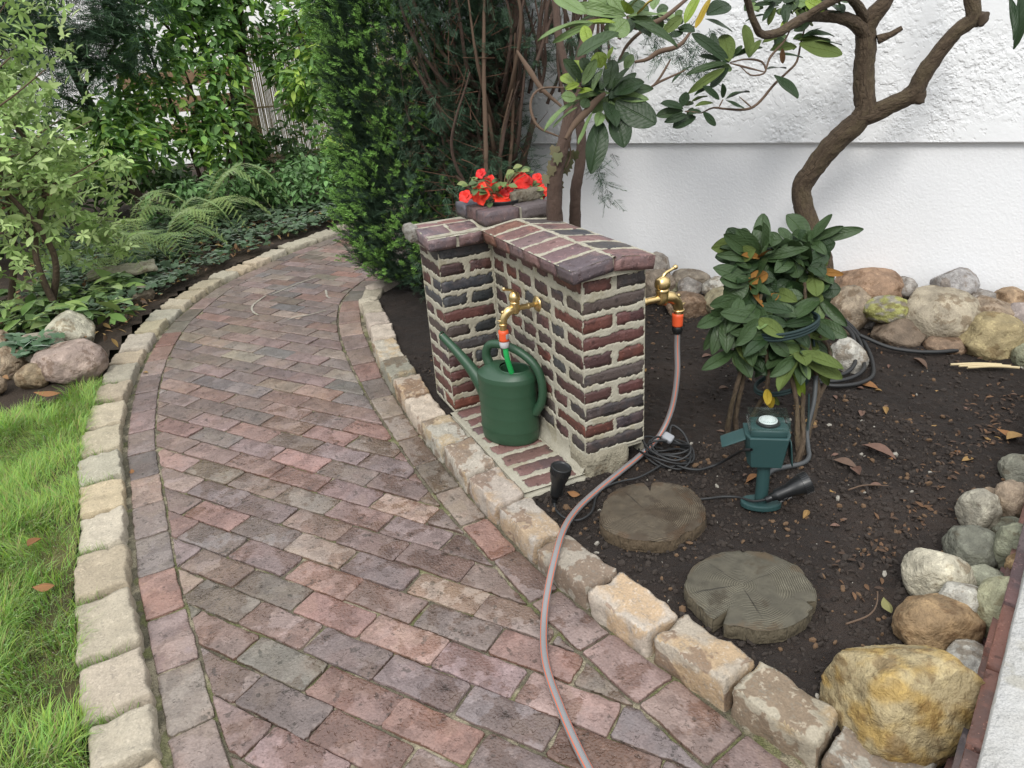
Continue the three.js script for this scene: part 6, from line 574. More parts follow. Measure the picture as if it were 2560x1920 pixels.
// ---------------------------------------------------------------- flowers in the planter
const leafGeo = (() => { const c = {}; return (fold, curl, nl = 7, tip = 1.0, fat = 0.5) => { const k = [fold, curl, nl, tip, fat].join(); return c[k] ??= gridGeo(4, nl, (i, j) => { const t = j / nl, w = Math.pow(Math.sin(Math.PI * Math.pow(cl(t * 0.985 + 0.008), lerp(1.25, 0.75, fat))), tip), x = (i / 2 - 1) * 0.5 * w; return [x, fold * Math.abs(i - 2) / 2 * w * 0.5 - curl * t * t + 0.012 * Math.sin(t * 9 + i), t]; }, (i, j) => [i / 4, j / nl]); }; })();
function leafMesh(parent, a, b, w, geo, mat, up) { const A = V(...a), d = V(...b).sub(A), L = d.length(), m = mesh('leaf', geo, mat, parent); aim(m, A, d, up); m.scale.set(w, L, L); return m; }
{
  const pot = thing('flower_pot', 'black plastic pot set into the brick planter', 'pot', [0.125, 0.872, -0.862]); mesh('rim', lathe([[0, 0.004], [0.045, 0.004], [0.05, 0.03], [0.07, 0.045], [0.074, 0.05], [0.076, 0.046], [0.066, 0.0], [0.06, 0]], 28), M.black, pot); mesh('potting_soil', moved(lathe([[0, 0.044], [0.066, 0.042]], 20), 0, 0, 0), M.soil, pot);
  const wd = thing('wood_offcut', 'weathered grey wood offcut leaning behind the red flowers', 'wood', [0.215, 0.908, -0.84], 0.12); mesh('block', tint(boxUV(rbox(0.16, 0.05, 0.07, 0.012, [8, 4, 5], 0.004, 6, 20)), [0.3, 0.27, 0.21]), M.rock, wd).position.y = 0.02;
  const fl = thing('red_impatiens', 'bushy red flowering plant in the brick planter', 'flower', [0, 0, 0]);
  const red = [col(0.72, 0.018, 0.008), col(0.62, 0.012, 0.012), col(0.78, 0.035, 0.01)].map(c => phy({ color: c, roughness: 0.6 })), lf = [std({ color: col(0.16, 0.24, 0.07), map: T.leaf, roughness: 0.6 }), std({ color: col(0.11, 0.17, 0.06), map: T.leafDull, roughness: 0.6 }), std({ color: col(0.25, 0.3, 0.1), map: T.leaf, roughness: 0.6 })];
  const petal = gridGeo(4, 7, (i, j) => { const t = j / 7, w = Math.pow(Math.sin(Math.PI * Math.pow(t * 0.95 + 0.04, 1.1)), 0.6); return [(i / 2 - 1) * 0.5 * w, 0.12 * Math.sin(i * 1.6) * t - 0.25 * t * t + 0.08, t]; });
  for (const [x, y, z, r] of FLOWERS) {
    const f = new THREE.Group(); f.name = 'blossom'; fl.add(f); const n = V(-0.45 + jit(0.5), 0.5 + jit(0.4), 0.75 + jit(0.3)).normalize(), m = red[Math.floor(rnd() * 3)];
    for (let k = 0; k < 7; k++) { const a = k / 5 * 6.2832 + jit(0.2), u = V(0, 1, 0).cross(n).normalize(), w = n.clone().cross(u), d = u.clone().multiplyScalar(Math.cos(a)).addScaledVector(w, Math.sin(a)).addScaledVector(n, k > 4 ? 0.9 : 0.15); const q = mesh('petal', petal, m, f); aim(q, V(x, y, z), d, n); const s = r * (k > 4 ? 1.25 : 1.75); q.scale.set(s * 1.05, s, s); }
  }
  FLOWER_LEAVES.forEach((p, i) => { const c = V(...p), o = c.clone().sub(V(0.125, 0.9, -0.862)).setY(0).normalize(); for (let k = 0; k < 2; k++) { const d = o.clone().multiplyScalar(0.8).add(V(jit(0.8), 0.1 + jit(0.5), 0.25 + jit(0.7))).normalize(), L = 0.032 + 0.018 * rnd(); leafMesh(fl, c.toArray(), c.clone().addScaledVector(d, L).toArray(), L * 0.62, leafGeo(0.25, 0.15, 6, 0.9, 0.3), lf[Math.floor(rnd() * 3)], V(-0.3, 1, 0.6)); } });
  const stems = []; for (const p of [...FLOWERS, ...FLOWER_LEAVES]) stems.push(tube([[0.125 + jit(0.03), 0.9, -0.862 + jit(0.03)], [lerp(0.125, p[0], 0.55), lerp(0.9, p[1], 0.7) + 0.01, lerp(-0.862, p[2], 0.5)], [p[0], p[1] - 0.003, p[2] - 0.004]], 0.0018, 5, 0.02)); mesh('stem', merge(stems), std({ color: col(0.2, 0.13, 0.06), roughness: 0.7 }), fl);
}
// ---------------------------------------------------------------- rhododendron tree
const rhMats = [ [0.060, 0.105, 0.040], [0.155, 0.235, 0.085], [0.235, 0.33, 0.045], [0.42, 0.30, 0.035], [0.030, 0.062, 0.022], [0.105, 0.145, 0.040], [0.26, 0.125, 0.03], [0.13, 0.07, 0.035] ].map((c, i) => phy({ color: col(...c).multiplyScalar(i === 0 || i === 4 ? 0.95 : 1.2), map: i > 4 ? T.leafDull : T.leaf, roughness: i > 4 ? 0.75 : 0.42, specularIntensity: i > 4 ? 0.4 : 0.6, bumpMap: T.leaf, bumpScale: 0.01 }));
const rhGeos = [leafGeo(0.1, 0.06, 12, 0.56, 0.34), leafGeo(0.16, 0.14, 12, 0.6, 0.3), leafGeo(0.07, -0.05, 12, 0.54, 0.3), leafGeo(0.2, 0.02, 12, 0.58, 0.36), leafGeo(0.12, 0.26, 12, 0.58, 0.3)];
const camPos = V(-1.15, 1.51, 2.02);
function bigLeaves(list, parent, upMix = 0.55) {
  list.forEach((q, i) => { const a = V(q[0], q[1], q[2]), out = V(-0.62, 0, 0.78), up = V(jit(0.45), upMix + jit(0.35), jit(0.45)).addScaledVector(out, 1 - upMix); leafMesh(parent, q.slice(0, 3), q.slice(3, 6), q[6] * 1.15, rhGeos[i % 5], rhMats[q[7]], up); });
}
{
  const t = thing('rhododendron_tree', 'twisting brown rhododendron tree with glossy leaves against the white wall', 'tree');
  const br = (n, a, m = M.bark) => mesh(n, tube(a.map(q => q.slice(0, 3)), a.map(q => q[3] * 0.93), 18, 0.02, 0.16, a[0][0] * 9), m, t);
  br('trunk', [[1.86, 0.0, -0.62, 0.06], [1.83, 0.15, -0.64, 0.05], [1.797, 0.372, -0.653, 0.045], [1.76, 0.528, -0.703, 0.045], [1.725, 0.649, -0.75, 0.05], [1.711, 0.777, -0.769, 0.056], [1.73, 0.841, -0.743, 0.051], [1.768, 0.941, -0.692, 0.051], [1.806, 1.015, -0.641, 0.052], [1.844, 1.08, -0.59, 0.057], [1.856, 1.137, -0.574, 0.054], [1.851, 1.179, -0.581, 0.049], [1.84, 1.284, -0.596, 0.047], [1.838, 1.385, -0.598, 0.047], [1.832, 1.465, -0.606, 0.043], [1.848, 1.522, -0.586, 0.03], [1.868, 1.564, -0.559, 0.025], [1.874, 1.7, -0.55, 0.02], [1.85, 1.95, -0.5, 0.014]]);
  br('limb', [[1.835, 1.09, -0.59, 0.046], [1.883, 1.115, -0.539, 0.044], [1.92, 1.148, -0.489, 0.039], [1.968, 1.194, -0.425, 0.039], [1.987, 1.274, -0.399, 0.034], [2.017, 1.363, -0.36, 0.032], [2.046, 1.436, -0.32, 0.033], [2.077, 1.482, -0.279, 0.035], [2.067, 1.55, -0.293, 0.03], [2.053, 1.66, -0.312, 0.026], [2.02, 1.95, -0.35, 0.018]]);
  br('limb', [[1.83, 1.44, -0.6, 0.036], [1.76, 1.49, -0.6, 0.03], [1.677, 1.518, -0.597, 0.026], [1.544, 1.531, -0.607, 0.024], [1.437, 1.528, -0.583, 0.022], [1.294, 1.48, -0.575, 0.02], [1.2, 1.479, -0.567, 0.017], [1.149, 1.517, -0.552, 0.015], [1.097, 1.588, -0.538, 0.013], [1.008, 1.7, -0.488, 0.01]]);
  br('limb', [[1.82, 1.5, -0.6, 0.026], [1.72, 1.565, -0.57, 0.022], [1.6, 1.6, -0.53, 0.02], [1.48, 1.56, -0.55, 0.018], [1.44, 1.528, -0.58, 0.016]]);
  for (const k of [[1.982, 1.175, -0.408, 0.036], [2.1, 1.475, -0.262, 0.034], [1.705, 0.785, -0.785, 0.03]]) { const m = mesh('knot', moved(rbox(k[3] * 1.7, k[3] * 1.7, k[3] * 1.5, k[3] * 0.6, [6, 6, 6], 0.006, k[0], 30), k[0], k[1], k[2]), M.bark, t); }
  br('snag', [[1.86, 1.42, -0.56, 0.022], [1.9, 1.44, -0.525, 0.014], [1.93, 1.462, -0.5, 0.011]]);
  for (const w of RH_TWIGS) mesh('twig', tube(w.slice(0, -1), [w[w.length - 1] * 0.45, w[w.length - 1] * 0.9, w[w.length - 1] * 0.75, w[w.length - 1] * 0.4], 8, 0.02, 0.1), M.twig, t);
  mesh('low_stem', tube([[STEMS[0][0][0][0] - 0.02, 0.0, STEMS[0][0][0][2] + 0.03], ...STEMS[0][0]], [0.045, ...STEMS[0][1]], 14, 0.02, 0.2, 3), M.barkDark, t);
  bigLeaves(RH_LEAVES, t);
  // crown above the frame, so that the shade under it is right
  for (let k = 0; k < 5; k++) { const c = V(0.9 + rnd() * 0.8, 1.95 + rnd() * 0.5, -0.9 + rnd() * 0.7), ls = []; for (let i = 0; i < 7; i++) { const d = rdir(); d.y = Math.abs(d.y) * 0.3 - 0.1; d.normalize().multiplyScalar(0.14); ls.push([c.x, c.y, c.z, c.x + d.x, c.y + d.y, c.z + d.z, 0.045, [0, 1, 4][i % 3]]); } bigLeaves(ls, t, 0.9); }
  // dry curled leaves caught in the twigs
  bigLeaves([[1.3, 1.42, -0.55, 1.31, 1.36, -0.55, 0.02, 7]], t);
}
{ // small rhododendron bound up with twine
  const t = thing('tied_rhododendron', 'young rhododendron shrub bundled upright with dark green twine', 'shrub');
  for (const p of [[[0.638, 0.03, 0.009], [0.63, 0.15, 0.03], [0.633, 0.279, 0.054], [0.7, 0.42, 0.03], [0.77, 0.6, 0.0]], [[0.68, 0.03, 0.019], [0.66, 0.12, 0.03], [0.66, 0.26, 0.05], [0.72, 0.45, 0.03]], [[0.717, 0.03, 0.026], [0.74, 0.14, 0.05], [0.75, 0.26, 0.09], [0.76, 0.5, 0.03]], [[0.727, 0.03, 0.295], [0.76, 0.1, 0.28], [0.8, 0.17, 0.23], [0.85, 0.3, 0.16], [0.84, 0.5, 0.06]], [[0.75, 0.03, 0.285], [0.75, 0.13, 0.26], [0.79, 0.24, 0.2], [0.8, 0.45, 0.08]], [[0.77, 0.03, 0.28], [0.83, 0.12, 0.24], [0.9, 0.24, 0.2], [0.93, 0.4, 0.1], [0.95, 0.62, 0.03]], [[0.9, 0.22, 0.2], [0.99, 0.28, 0.16], [1.02, 0.36, 0.12], [0.98, 0.42, 0.1]]]) mesh('stem', tube(p, [0.012, 0.009, 0.008, 0.006], 9, 0.015, 0.2, p[0][0]), M.bark, t);
  const tw = std({ color: col(0.012, 0.03, 0.03), roughness: 0.8 });
  for (const [y, r, k] of [[0.475, 0.115, 3], [0.245, 0.1, 2]]) for (let i = 0; i < k; i++) { const pts = []; for (let a = 0; a < 10; a++) { const b = a / 10 * 6.2832; pts.push([0.83 + Math.cos(b) * r * 1.05, y + i * 0.011 + 0.02 * Math.sin(b + 1), 0.08 + Math.sin(b) * r * 0.85]); } mesh('twine', tube(pts, 0.0055, 7, 0.02, 0, 0, true), tw, t); }
  mesh('twine', tube([[0.95, 0.6, 0.02], [0.97, 0.5, 0.06], [0.96, 0.38, 0.1]], 0.005, 6, 0.02), tw, t); mesh('twine', tube([[0.83, 0.26, 0.22], [0.82, 0.16, 0.24], [0.79, 0.08, 0.27]], 0.004, 6, 0.02), tw, t);
  bigLeaves(SHRUB_LEAVES, t, 0.45);
}
// ---------------------------------------------------------------- yew
const needleSpray = (() => {                  // flat twig with two ranks of needles, along +z
  const P = [], I = [], C = []; const r = rngOf(4); const q = (a, b, c, d) => { const k = P.length / 3; P.push(...a, ...b, ...c, ...d); I.push(k, k + 1, k + 2, k, k + 2, k + 3); };
  for (let i = 0; i < 11; i++) for (const s of [-1, 1]) { const z = 0.004 + i * 0.0057 + r() * 0.0015, L = (0.0225 - 0.0085 * Math.pow(i / 10, 2)) * (0.85 + 0.3 * r()), a = 1.0 - 0.45 * i / 10 + jit(0.12, r), dx = Math.sin(a) * s, dz = Math.cos(a), up = 0.10 + 0.25 * r(), w = 0.0027; q([0, 0, z - w], [dx * L * 0.5 - w * dz * s, up * L * 0.3, z + dz * L * 0.5 - w], [dx * L, up * L * 0.5, z + dz * L], [dx * L * 0.5 + w * dz * s, up * L * 0.3 + 0.0006, z + dz * L * 0.5 + w * 1.2]); }
  q([-0.0011, -0.0004, 0], [0.0011, -0.0004, 0], [0.0006, 0, 0.066], [-0.0006, 0, 0.066]);
  const g = new THREE.BufferGeometry(); g.setAttribute('position', new THREE.Float32BufferAttribute(P, 3)); g.setIndex(I); g.computeVertexNormals(); return g;
})();
const tipTuft = (() => {                      // young shoot: needles all round a short stem
  const P = [], I = [], r = rngOf(14); for (let i = 0; i < 16; i++) { const z = 0.004 + i * 0.0021, a = i * 2.4, L = 0.016 * (0.8 + 0.4 * r()), o = 0.75 - 0.35 * i / 16, x = Math.cos(a) * o, y = Math.sin(a) * o, q = Math.sqrt(1 - o * o), w = 0.0024, k = P.length / 3, tx = -Math.sin(a) * w, ty = Math.cos(a) * w; P.push(0, 0, z, x * L * 0.5 + tx, y * L * 0.5 + ty, z + q * L * 0.5, x * L, y * L, z + q * L, x * L * 0.5 - tx, y * L * 0.5 - ty, z + q * L * 0.5); I.push(k, k + 1, k + 2, k, k + 2, k + 3); }
  const g = new THREE.BufferGeometry(); g.setAttribute('position', new THREE.Float32BufferAttribute(P, 3)); g.setIndex(I); g.computeVertexNormals(); return g;
})();
const yewCol = v => col(0.038 * v, 0.08 * v, 0.042 * v);        // mature yew needles, one colour all through the tree
const needleMat = std({ color: col(1, 1, 1), roughness: 0.8 });
{
  const t = thing('yew_tree', 'dense dark green yew with fresh light tips spreading over the path end', 'tree');
  const r = rngOf(99), L = [], Cc = [], TL = [], TC = [], spray = (p, d, s, c) => { L.push(mat4(p, d, V(jit(0.5, r), 1, jit(0.5, r)), s)); Cc.push(c); };
  // the leafy side: a tall ragged column; its surface is a bumpy cylinder
  const cx = 0.48, cz = -2.8, R = (a, y) => { const lob = 1 + 0.2 * fb3(Math.cos(a) * 1.6, y * 1.5, Math.sin(a) * 1.6, 2) + 0.13 * fb3(Math.cos(a) * 4.5, y * 5, Math.sin(a) * 4.5, 2); return (0.53 * ss(0.0, 0.5, y + 0.2) * (1 - 0.16 * ss(1.2, 2.8, y)) ) * lob; };
  for (let k = 0; k < 21000; k++) {
    const y = 0.10 + 2.7 * r(), a = Math.PI * (0.28 + 1.15 * r());    // open towards the house, where it is cut back
    const e = Math.pow(r(), 0.55), rad = R(a, y) * (0.62 + 0.42 * e), p = V(cx + Math.cos(a) * rad, y + jit(0.04, r), cz + Math.sin(a) * rad);
    if (wallD(p.x, p.z) > WK - 0.1) continue;
    const clump = fb3(p.x * 5, p.y * 5, p.z * 5, 2); if (clump < -0.32 && e > 0.4) continue;
    const d = V(Math.cos(a) * 0.75 + jit(0.45, r), 0.42 + jit(0.6, r), Math.sin(a) * 0.75 + jit(0.45, r)).normalize();
    const v = 0.7 + 0.6 * r();
    spray(p, d, 1.35 * (0.8 + 0.5 * r()), yewCol(v));
    if (e > 0.5 && r() < 0.07 + 1.0 * Math.max(0, clump - 0.05)) for (let q = 0; q < 2; q++) { TL.push(mat4(p.clone().addScaledVector(d, 0.05 + 0.03 * r()).add(V(jit(0.025, r), jit(0.025, r), jit(0.025, r))), d.clone().add(V(jit(0.6, r), 0.35, jit(0.6, r))), V(0, 1, 0.1), 1.1 + 0.7 * r())); TC.push(col(0.16 * v, 0.31 * v, 0.065 * v)); }
  }
  // hanging sprays on the cut side, by the white wall
  for (const [x, y, z, n, s] of [[0.78, 1.47, -1.75, 60, 0.10], [0.95, 1.42, -1.55, 90, 0.12], [0.9, 1.30, -1.5, 40, 0.08], [1.12, 1.5, -1.2, 50, 0.1], [1.3, 1.42, -1.1, 45, 0.1], [0.55, 1.5, -2.0, 70, 0.13], [0.45, 0.95, -1.75, 30, 0.07], [0.93, 0.92, -1.4, 16, 0.06], [0.97, 0.78, -1.42, 12, 0.06], [0.35, 1.25, -1.95, 60, 0.13], [0.3, 0.8, -1.8, 40, 0.1], [0.28, 0.55, -1.7, 45, 0.12]]) for (let k = 0; k < n; k++) { const p = V(x + jit(s, r), y + jit(s, r), z + jit(s, r)), v = 0.7 + 0.7 * r(); spray(p, V(jit(0.7, r), -0.35 + jit(0.5, r), jit(0.6, r) + 0.3).normalize(), 1.35 + 0.5 * r(), yewCol(v)); }
  // crown above the frame and behind the branches
  for (let k = 0; k < 7000; k++) { const p = V(0.1 + 0.85 * r(), 1.42 + 1.3 * Math.pow(r(), 0.7), -3.0 + 1.3 * r()); if (wallD(p.x, p.z) > WK - 0.08) continue; const v = 0.6 + 0.6 * r(); spray(p, rdir(r), 1.1 + 0.4 * r(), yewCol(v)); }
  for (let k = 0; k < 5000; k++) { const p = V(0.1 + 0.75 * r(), 0.1 + 1.3 * r(), -3.0 + 0.9 * r()); if (wallD(p.x, p.z) > WK - 0.06) continue; const v = 0.6 + 0.6 * r(); spray(p, rdir(r), 1.1 + 0.4 * r(), yewCol(v)); }
  for (let k = 0; k < 2600; k++) { const p = V(0.3 + 0.5 * r(), 0.8 + 1.1 * r(), -2.25 + 0.4 * r()); if (wallD(p.x, p.z) > WK - 0.08 || fb3(p.x * 4, p.y * 4, p.z * 4, 2) < -0.05) continue; const v = 0.6 + 0.6 * r(); spray(p, V(jit(0.8, r), jit(0.6, r), jit(0.6, r) + 0.3).normalize(), 1.2 + 0.4 * r(), yewCol(v)); }
  instanced('crown', needleSpray, needleMat, L, t, Cc).userData.kind = 'stuff'; instanced('young_shoots', tipTuft, needleMat, TL, t, TC).userData.kind = 'stuff';
  // stems and bare inner branches
  const b = (n, p, rr, m = M.barkDark) => mesh(n, tube(p, rr, 10, 0.03, 0.22, (p[0].x ?? p[0][0]) * 7), m, t);
  b('trunk', [[0.62, 0.0, -2.05], [0.63, 0.5, -2.04], [0.64, 0.87, -2.04], [0.6, 1.2, -2.08], [0.63, 1.6, -2.05], [0.6, 2.4, -2.1]], [0.06, 0.055, 0.05, 0.045, 0.04, 0.025]);
  b('trunk', [[0.7, 0.0, -1.96], [0.68, 0.6, -1.98], [0.7, 1.0, -1.98], [0.73, 1.5, -1.95], [0.76, 2.4, -1.9]], [0.04, 0.036, 0.032, 0.028, 0.018]);
  mesh('trunk', tube([[STEMS[1][0][0][0] - 0.03, 0.0, STEMS[1][0][0][2] + 0.02], ...STEMS[1][0]], [0.034, ...STEMS[1][1]], 12, 0.02, 0.2, 8), M.barkDark, t);
  b('snag', [[0.68, 0.72, -1.95], [0.74, 0.95, -1.9], [0.79, 1.13, -1.86]], [0.024, 0.02, 0.015]);
  for (let k = 0; k < 46; k++) { const y0 = 0.45 + 0.9 * r(), a = Math.PI * (0.35 + 1.5 * r()), p0 = V(0.62 + jit(0.06, r), y0, -2.05 + jit(0.06, r)), le = 0.5 + 0.5 * r(), h = 0.22 + 0.3 * r(), q = V(Math.cos(a) * h, 0, Math.sin(a) * h * 0.8); const p1 = p0.clone().addScaledVector(q, 0.6).add(V(jit(0.04, r), le * 0.25, jit(0.04, r))), p2 = p0.clone().addScaledVector(q, 0.9).add(V(jit(0.06, r), le * 0.6, jit(0.06, r))), p3 = p0.clone().addScaledVector(q, 1).add(V(jit(0.08, r), le, jit(0.08, r))); b('branch', [p0, p1, p2, p3], [0.014 + 0.008 * r(), 0.011, 0.008, 0.004], r() < 0.6 ? M.barkDark : M.twig); }
  for (let k = 0; k < 46; k++) { const p0 = V(0.66 + 0.5 * r(), 1.15 + 0.5 * r(), -2.0 + 0.55 * r()); if (wallD(p0.x, p0.z) > WK - 0.12) continue; const d = V(jit(0.3, r) + 0.12, 0.85, jit(0.3, r)), p1 = p0.clone().addScaledVector(d, 0.2).add(V(jit(0.04, r), 0, jit(0.04, r))), p2 = p0.clone().addScaledVector(d, 0.5).add(V(jit(0.08, r), 0, jit(0.08, r))); b('branch', [p0, p1, p2], [0.010, 0.007, 0.004], M.barkDark); }
  { const fine = []; for (let k = 0; k < 330; k++) { const p0 = V(0.3 + 0.45 * r(), 0.35 + 1.3 * r(), -2.25 + 0.45 * r()), d = V(jit(0.9, r) - 0.25, 0.45 + jit(0.6, r), jit(0.7, r) + 0.2).normalize(), l = 0.08 + 0.16 * r(); fine.push(tube([p0, p0.clone().addScaledVector(d, l * 0.5).add(V(jit(0.015, r), 0, jit(0.015, r))), p0.clone().addScaledVector(d, l)], [0.0032, 0.0022, 0.0012], 5, 0.06)); } mesh('fine_twigs', merge(fine), std({ color: col(0.11, 0.06, 0.038), roughness: 1 }), t).userData.kind = 'stuff'; }
  b('branch', [[0.6, 0.55, -2.03], [0.5, 0.66, -1.9], [0.36, 0.78, -1.78], [0.24, 0.9, -1.72]], [0.02, 0.016, 0.012, 0.008], M.twig);
  b('branch', [[0.4, 0.5, -1.72], [0.4, 0.8, -1.7], [0.43, 1.1, -1.72], [0.46, 1.4, -1.75], [0.52, 1.8, -1.8]], [0.015, 0.013, 0.012, 0.01, 0.006], M.twig);
  b('branch', [[0.62, 0.45, -2.0], [0.45, 0.55, -1.86], [0.2, 0.62, -1.75], [0.05, 0.6, -1.72]], [0.024, 0.018, 0.012, 0.007], M.barkDark);
}
const ivyLeaf = (() => { const pts = [[0, 0], [0.35, -0.12], [0.5, 0.2], [0.32, 0.42], [0.4, 0.7], [0.15, 0.68], [0, 1], [-0.15, 0.68], [-0.4, 0.7], [-0.32, 0.42], [-0.5, 0.2], [-0.35, -0.12]], g = new THREE.BufferGeometry(), P = [0, 0.05, 0.35], I = []; for (const p of pts) P.push(p[0], -0.04 * Math.abs(p[0]), p[1]); for (let i = 0; i < 12; i++) I.push(0, 1 + (i + 1) % 12, 1 + i); g.setAttribute('position', new THREE.Float32BufferAttribute(P, 3)); g.setIndex(I); g.computeVertexNormals(); return g; })();
{ const t = thing('ivy', 'dry brownish ivy clinging to the stem behind the planter', 'ivy'); const m = [std({ color: col(0.17, 0.15, 0.08), map: T.leafDull, roughness: 0.8 }), std({ color: col(0.13, 0.14, 0.06), map: T.leafDull, roughness: 0.8 })]; const S0 = STEMS[0][0]; for (let k = 0; k < 16; k++) { const p = V(...S0[0]).lerp(V(...S0[2]), rnd()).add(V(jit(0.06), jit(0.03) - 0.03, jit(0.05))); const d = V(jit(0.5), -0.9, jit(0.5)).normalize(); leafMesh(t, p.toArray(), p.clone().addScaledVector(d, 0.05).toArray(), 0.045, ivyLeaf, m[k % 2], V(-0.6 + jit(0.5), 0.3, 0.7)); } mesh('vine', tube([[S0[0][0] + 0.02, S0[0][1], S0[0][2]], [S0[1][0] + 0.05, S0[1][1], S0[1][2]], [S0[2][0], S0[2][1], S0[2][2] + 0.04]], 0.003, 6, 0.02), M.twig, t); }

// ---------------------------------------------------------------- broadleaf shrubs and trees behind the path
const thinLeaf = (c, rough = 0.85, tr = 0.35) => phy({ color: col(...c), roughness: rough, transmission: tr, thickness: 0 });
const oval = (() => { const g = gridGeo(2, 4, (i, j) => { const t = j / 4, w = Math.pow(Math.sin(Math.PI * Math.pow(t * 0.97 + 0.015, 0.85)), 0.9); return [(i - 1) * 0.22 * w, 0.08 * Math.abs(i - 1) * w - 0.12 * t * t, t]; }); return g; })();
const makeWhorl = (n, seed) => { const gs = []; const r = rngOf(seed); for (let k = 0; k < n; k++) { const a = k / n * 6.2832 + jit(0.55, r), L = 0.5 + 0.55 * r(), lift = jit(0.35, r); const g = gridGeo(2, 4, (i, j) => { const t = j / 4, w = Math.pow(Math.sin(Math.PI * Math.pow(t * 0.96 + 0.02, 1.35)), 0.9); return [(i - 1) * 0.2 * w * L, (0.28 + lift) * t + 0.05 * Math.abs(i - 1) * w - 0.25 * t * t, t * L]; }); g.rotateY(a); gs.push(g); } return merge(gs); };
const whorl = makeWhorl(5, 12), whorlB = makeWhorl(4, 19), whorlC = makeWhorl(6, 23);
function leafy(name, label, category, spec, group) {
  const t = thing(name, label, category, [0, 0, 0], 0, group), r = rngOf(spec.seed), L = [], Cc = [];
  for (const p of spec.limbs || []) mesh(p.name || 'limb', tube(p.pts, p.r, 9, 0.05, 0.15, p.pts[0].x ?? p.pts[0][0]), p.m || M.barkDark, t);
  if (spec.trunk) mesh('trunk', tube(spec.trunk, spec.tr, 10, 0.05, 0.15, spec.seed), spec.tm || M.barkDark, t);
  for (const [x, y, z, a, b, c, n] of spec.blobs) for (let k = 0; k < n * (spec.more ?? 1); k++) {
    const d = rdir(r), e = Math.pow(r(), 0.4), p = V(x + d.x * a * e, y + d.y * b * e, z + d.z * c * e); if (p.y < 0.07) continue; if (fb3(p.x * spec.cf, p.y * spec.cf, p.z * spec.cf + spec.seed, 2) < (spec.gap ?? -0.1)) continue;
    const dir = V(d.x * 0.6 + jit(0.8, r), (spec.droop ?? -0.15) + jit(0.5, r), d.z * 0.6 + jit(0.8, r)).normalize(), s = spec.size * (0.7 + 0.6 * r()), v = 0.65 + 0.7 * r(), cc = spec.cols[Math.floor(r() * spec.cols.length)].map(q => q * (spec.gain ?? 1));
    L.push(mat4(p, spec.up ? V(jit(0.5, r), 0.1 + 0.3 * r(), jit(0.5, r)).normalize().add(dir.multiplyScalar(0.7)).normalize() : dir, V(jit(0.7, r), 1, jit(0.7, r)), s)); Cc.push(col(cc[0] * v, cc[1] * v, cc[2] * v));
  }
  const gs = spec.geos || [spec.geo]; gs.forEach((g, i) => { instanced('foliage', g, spec.mat, L.filter((_, k) => k % gs.length === i), t, Cc.filter((_, k) => k % gs.length === i)).userData.kind = 'stuff'; });
  return t;
}
const mLight = thinLeaf([1, 1, 1], 0.9, 0.3), mDark = thinLeaf([1, 1, 1], 0.75, 0.4);
// pale azalea in the corner
{
  const lim = [], r = rngOf(5), tips = [];
  for (const [bx, bz] of [[-2.06, -3.5], [-2.3, -3.55], [-1.95, -3.35], [-2.5, -3.3]]) { const p0 = V(bx, 0.02, bz), p1 = V(bx + jit(0.2, r) + 0.1, 0.5, bz + jit(0.2, r)), p2 = V(p1.x + jit(0.3, r), 1.0, p1.z + jit(0.3, r)), p3 = V(p2.x + jit(0.4, r), 1.7, p2.z + jit(0.3, r)); lim.push({ name: 'stem', pts: [p0, p1, p2, p3], r: [0.024, 0.018, 0.013, 0.006], m: M.bark }); for (let k = 0; k < 9; k++) { const s = p1.clone().lerp(p3, r()), e = s.clone().add(V(jit(0.55, r) + 0.1, 0.1 + 0.3 * r(), jit(0.5, r))); lim.push({ name: 'twig', pts: [s, s.clone().lerp(e, 0.5).add(V(0, -0.03, 0)), e], r: [0.008, 0.005, 0.003], m: M.twig }); } }
  leafy('azalea_shrub', 'loose pale green azalea with thin bare stems beside the lawn rocks', 'shrub', { seed: 41, limbs: lim, geos: [whorl, whorlB, whorlC, oval], mat: mLight, size: 0.07, cf: 3.6, gap: 0.04, up: 1, droop: 0.4, cols: [[0.38, 0.52, 0.18], [0.33, 0.48, 0.15], [0.46, 0.58, 0.24], [0.26, 0.38, 0.12]], blobs: [[-2.15, 1.0, -3.5, 0.6, 0.8, 0.4, 1300], [-2.45, 1.5, -3.4, 0.6, 0.55, 0.45, 700], [-1.72, 0.85, -3.8, 0.4, 0.4, 0.3, 460], [-2.3, 0.55, -3.2, 0.4, 0.35, 0.3, 240], [-1.85, 1.5, -3.9, 0.45, 0.4, 0.3, 420], [-2.1, 1.95, -3.6, 0.8, 0.35, 0.45, 620], [-1.95, 1.15, -3.35, 0.4, 0.4, 0.25, 380], [-1.75, 0.5, -3.9, 0.35, 0.25, 0.25, 260]] });
}
leafy('azalea_shrub', 'blue-green rhododendron sprigs among the pale azalea stems', 'shrub', { seed: 47, limbs: [{ name: 'stem', pts: [[-2.55, 0.02, -3.7], [-2.6, 0.5, -3.6], [-2.5, 1.1, -3.5]], r: [0.02, 0.014, 0.006], m: M.bark }], geo: whorl, mat: mDark, size: 0.085, cf: 3, gap: -0.1, up: 1, cols: [[0.09, 0.16, 0.11], [0.07, 0.13, 0.08]], blobs: [[-2.5, 0.95, -3.45, 0.28, 0.3, 0.25, 130]] });
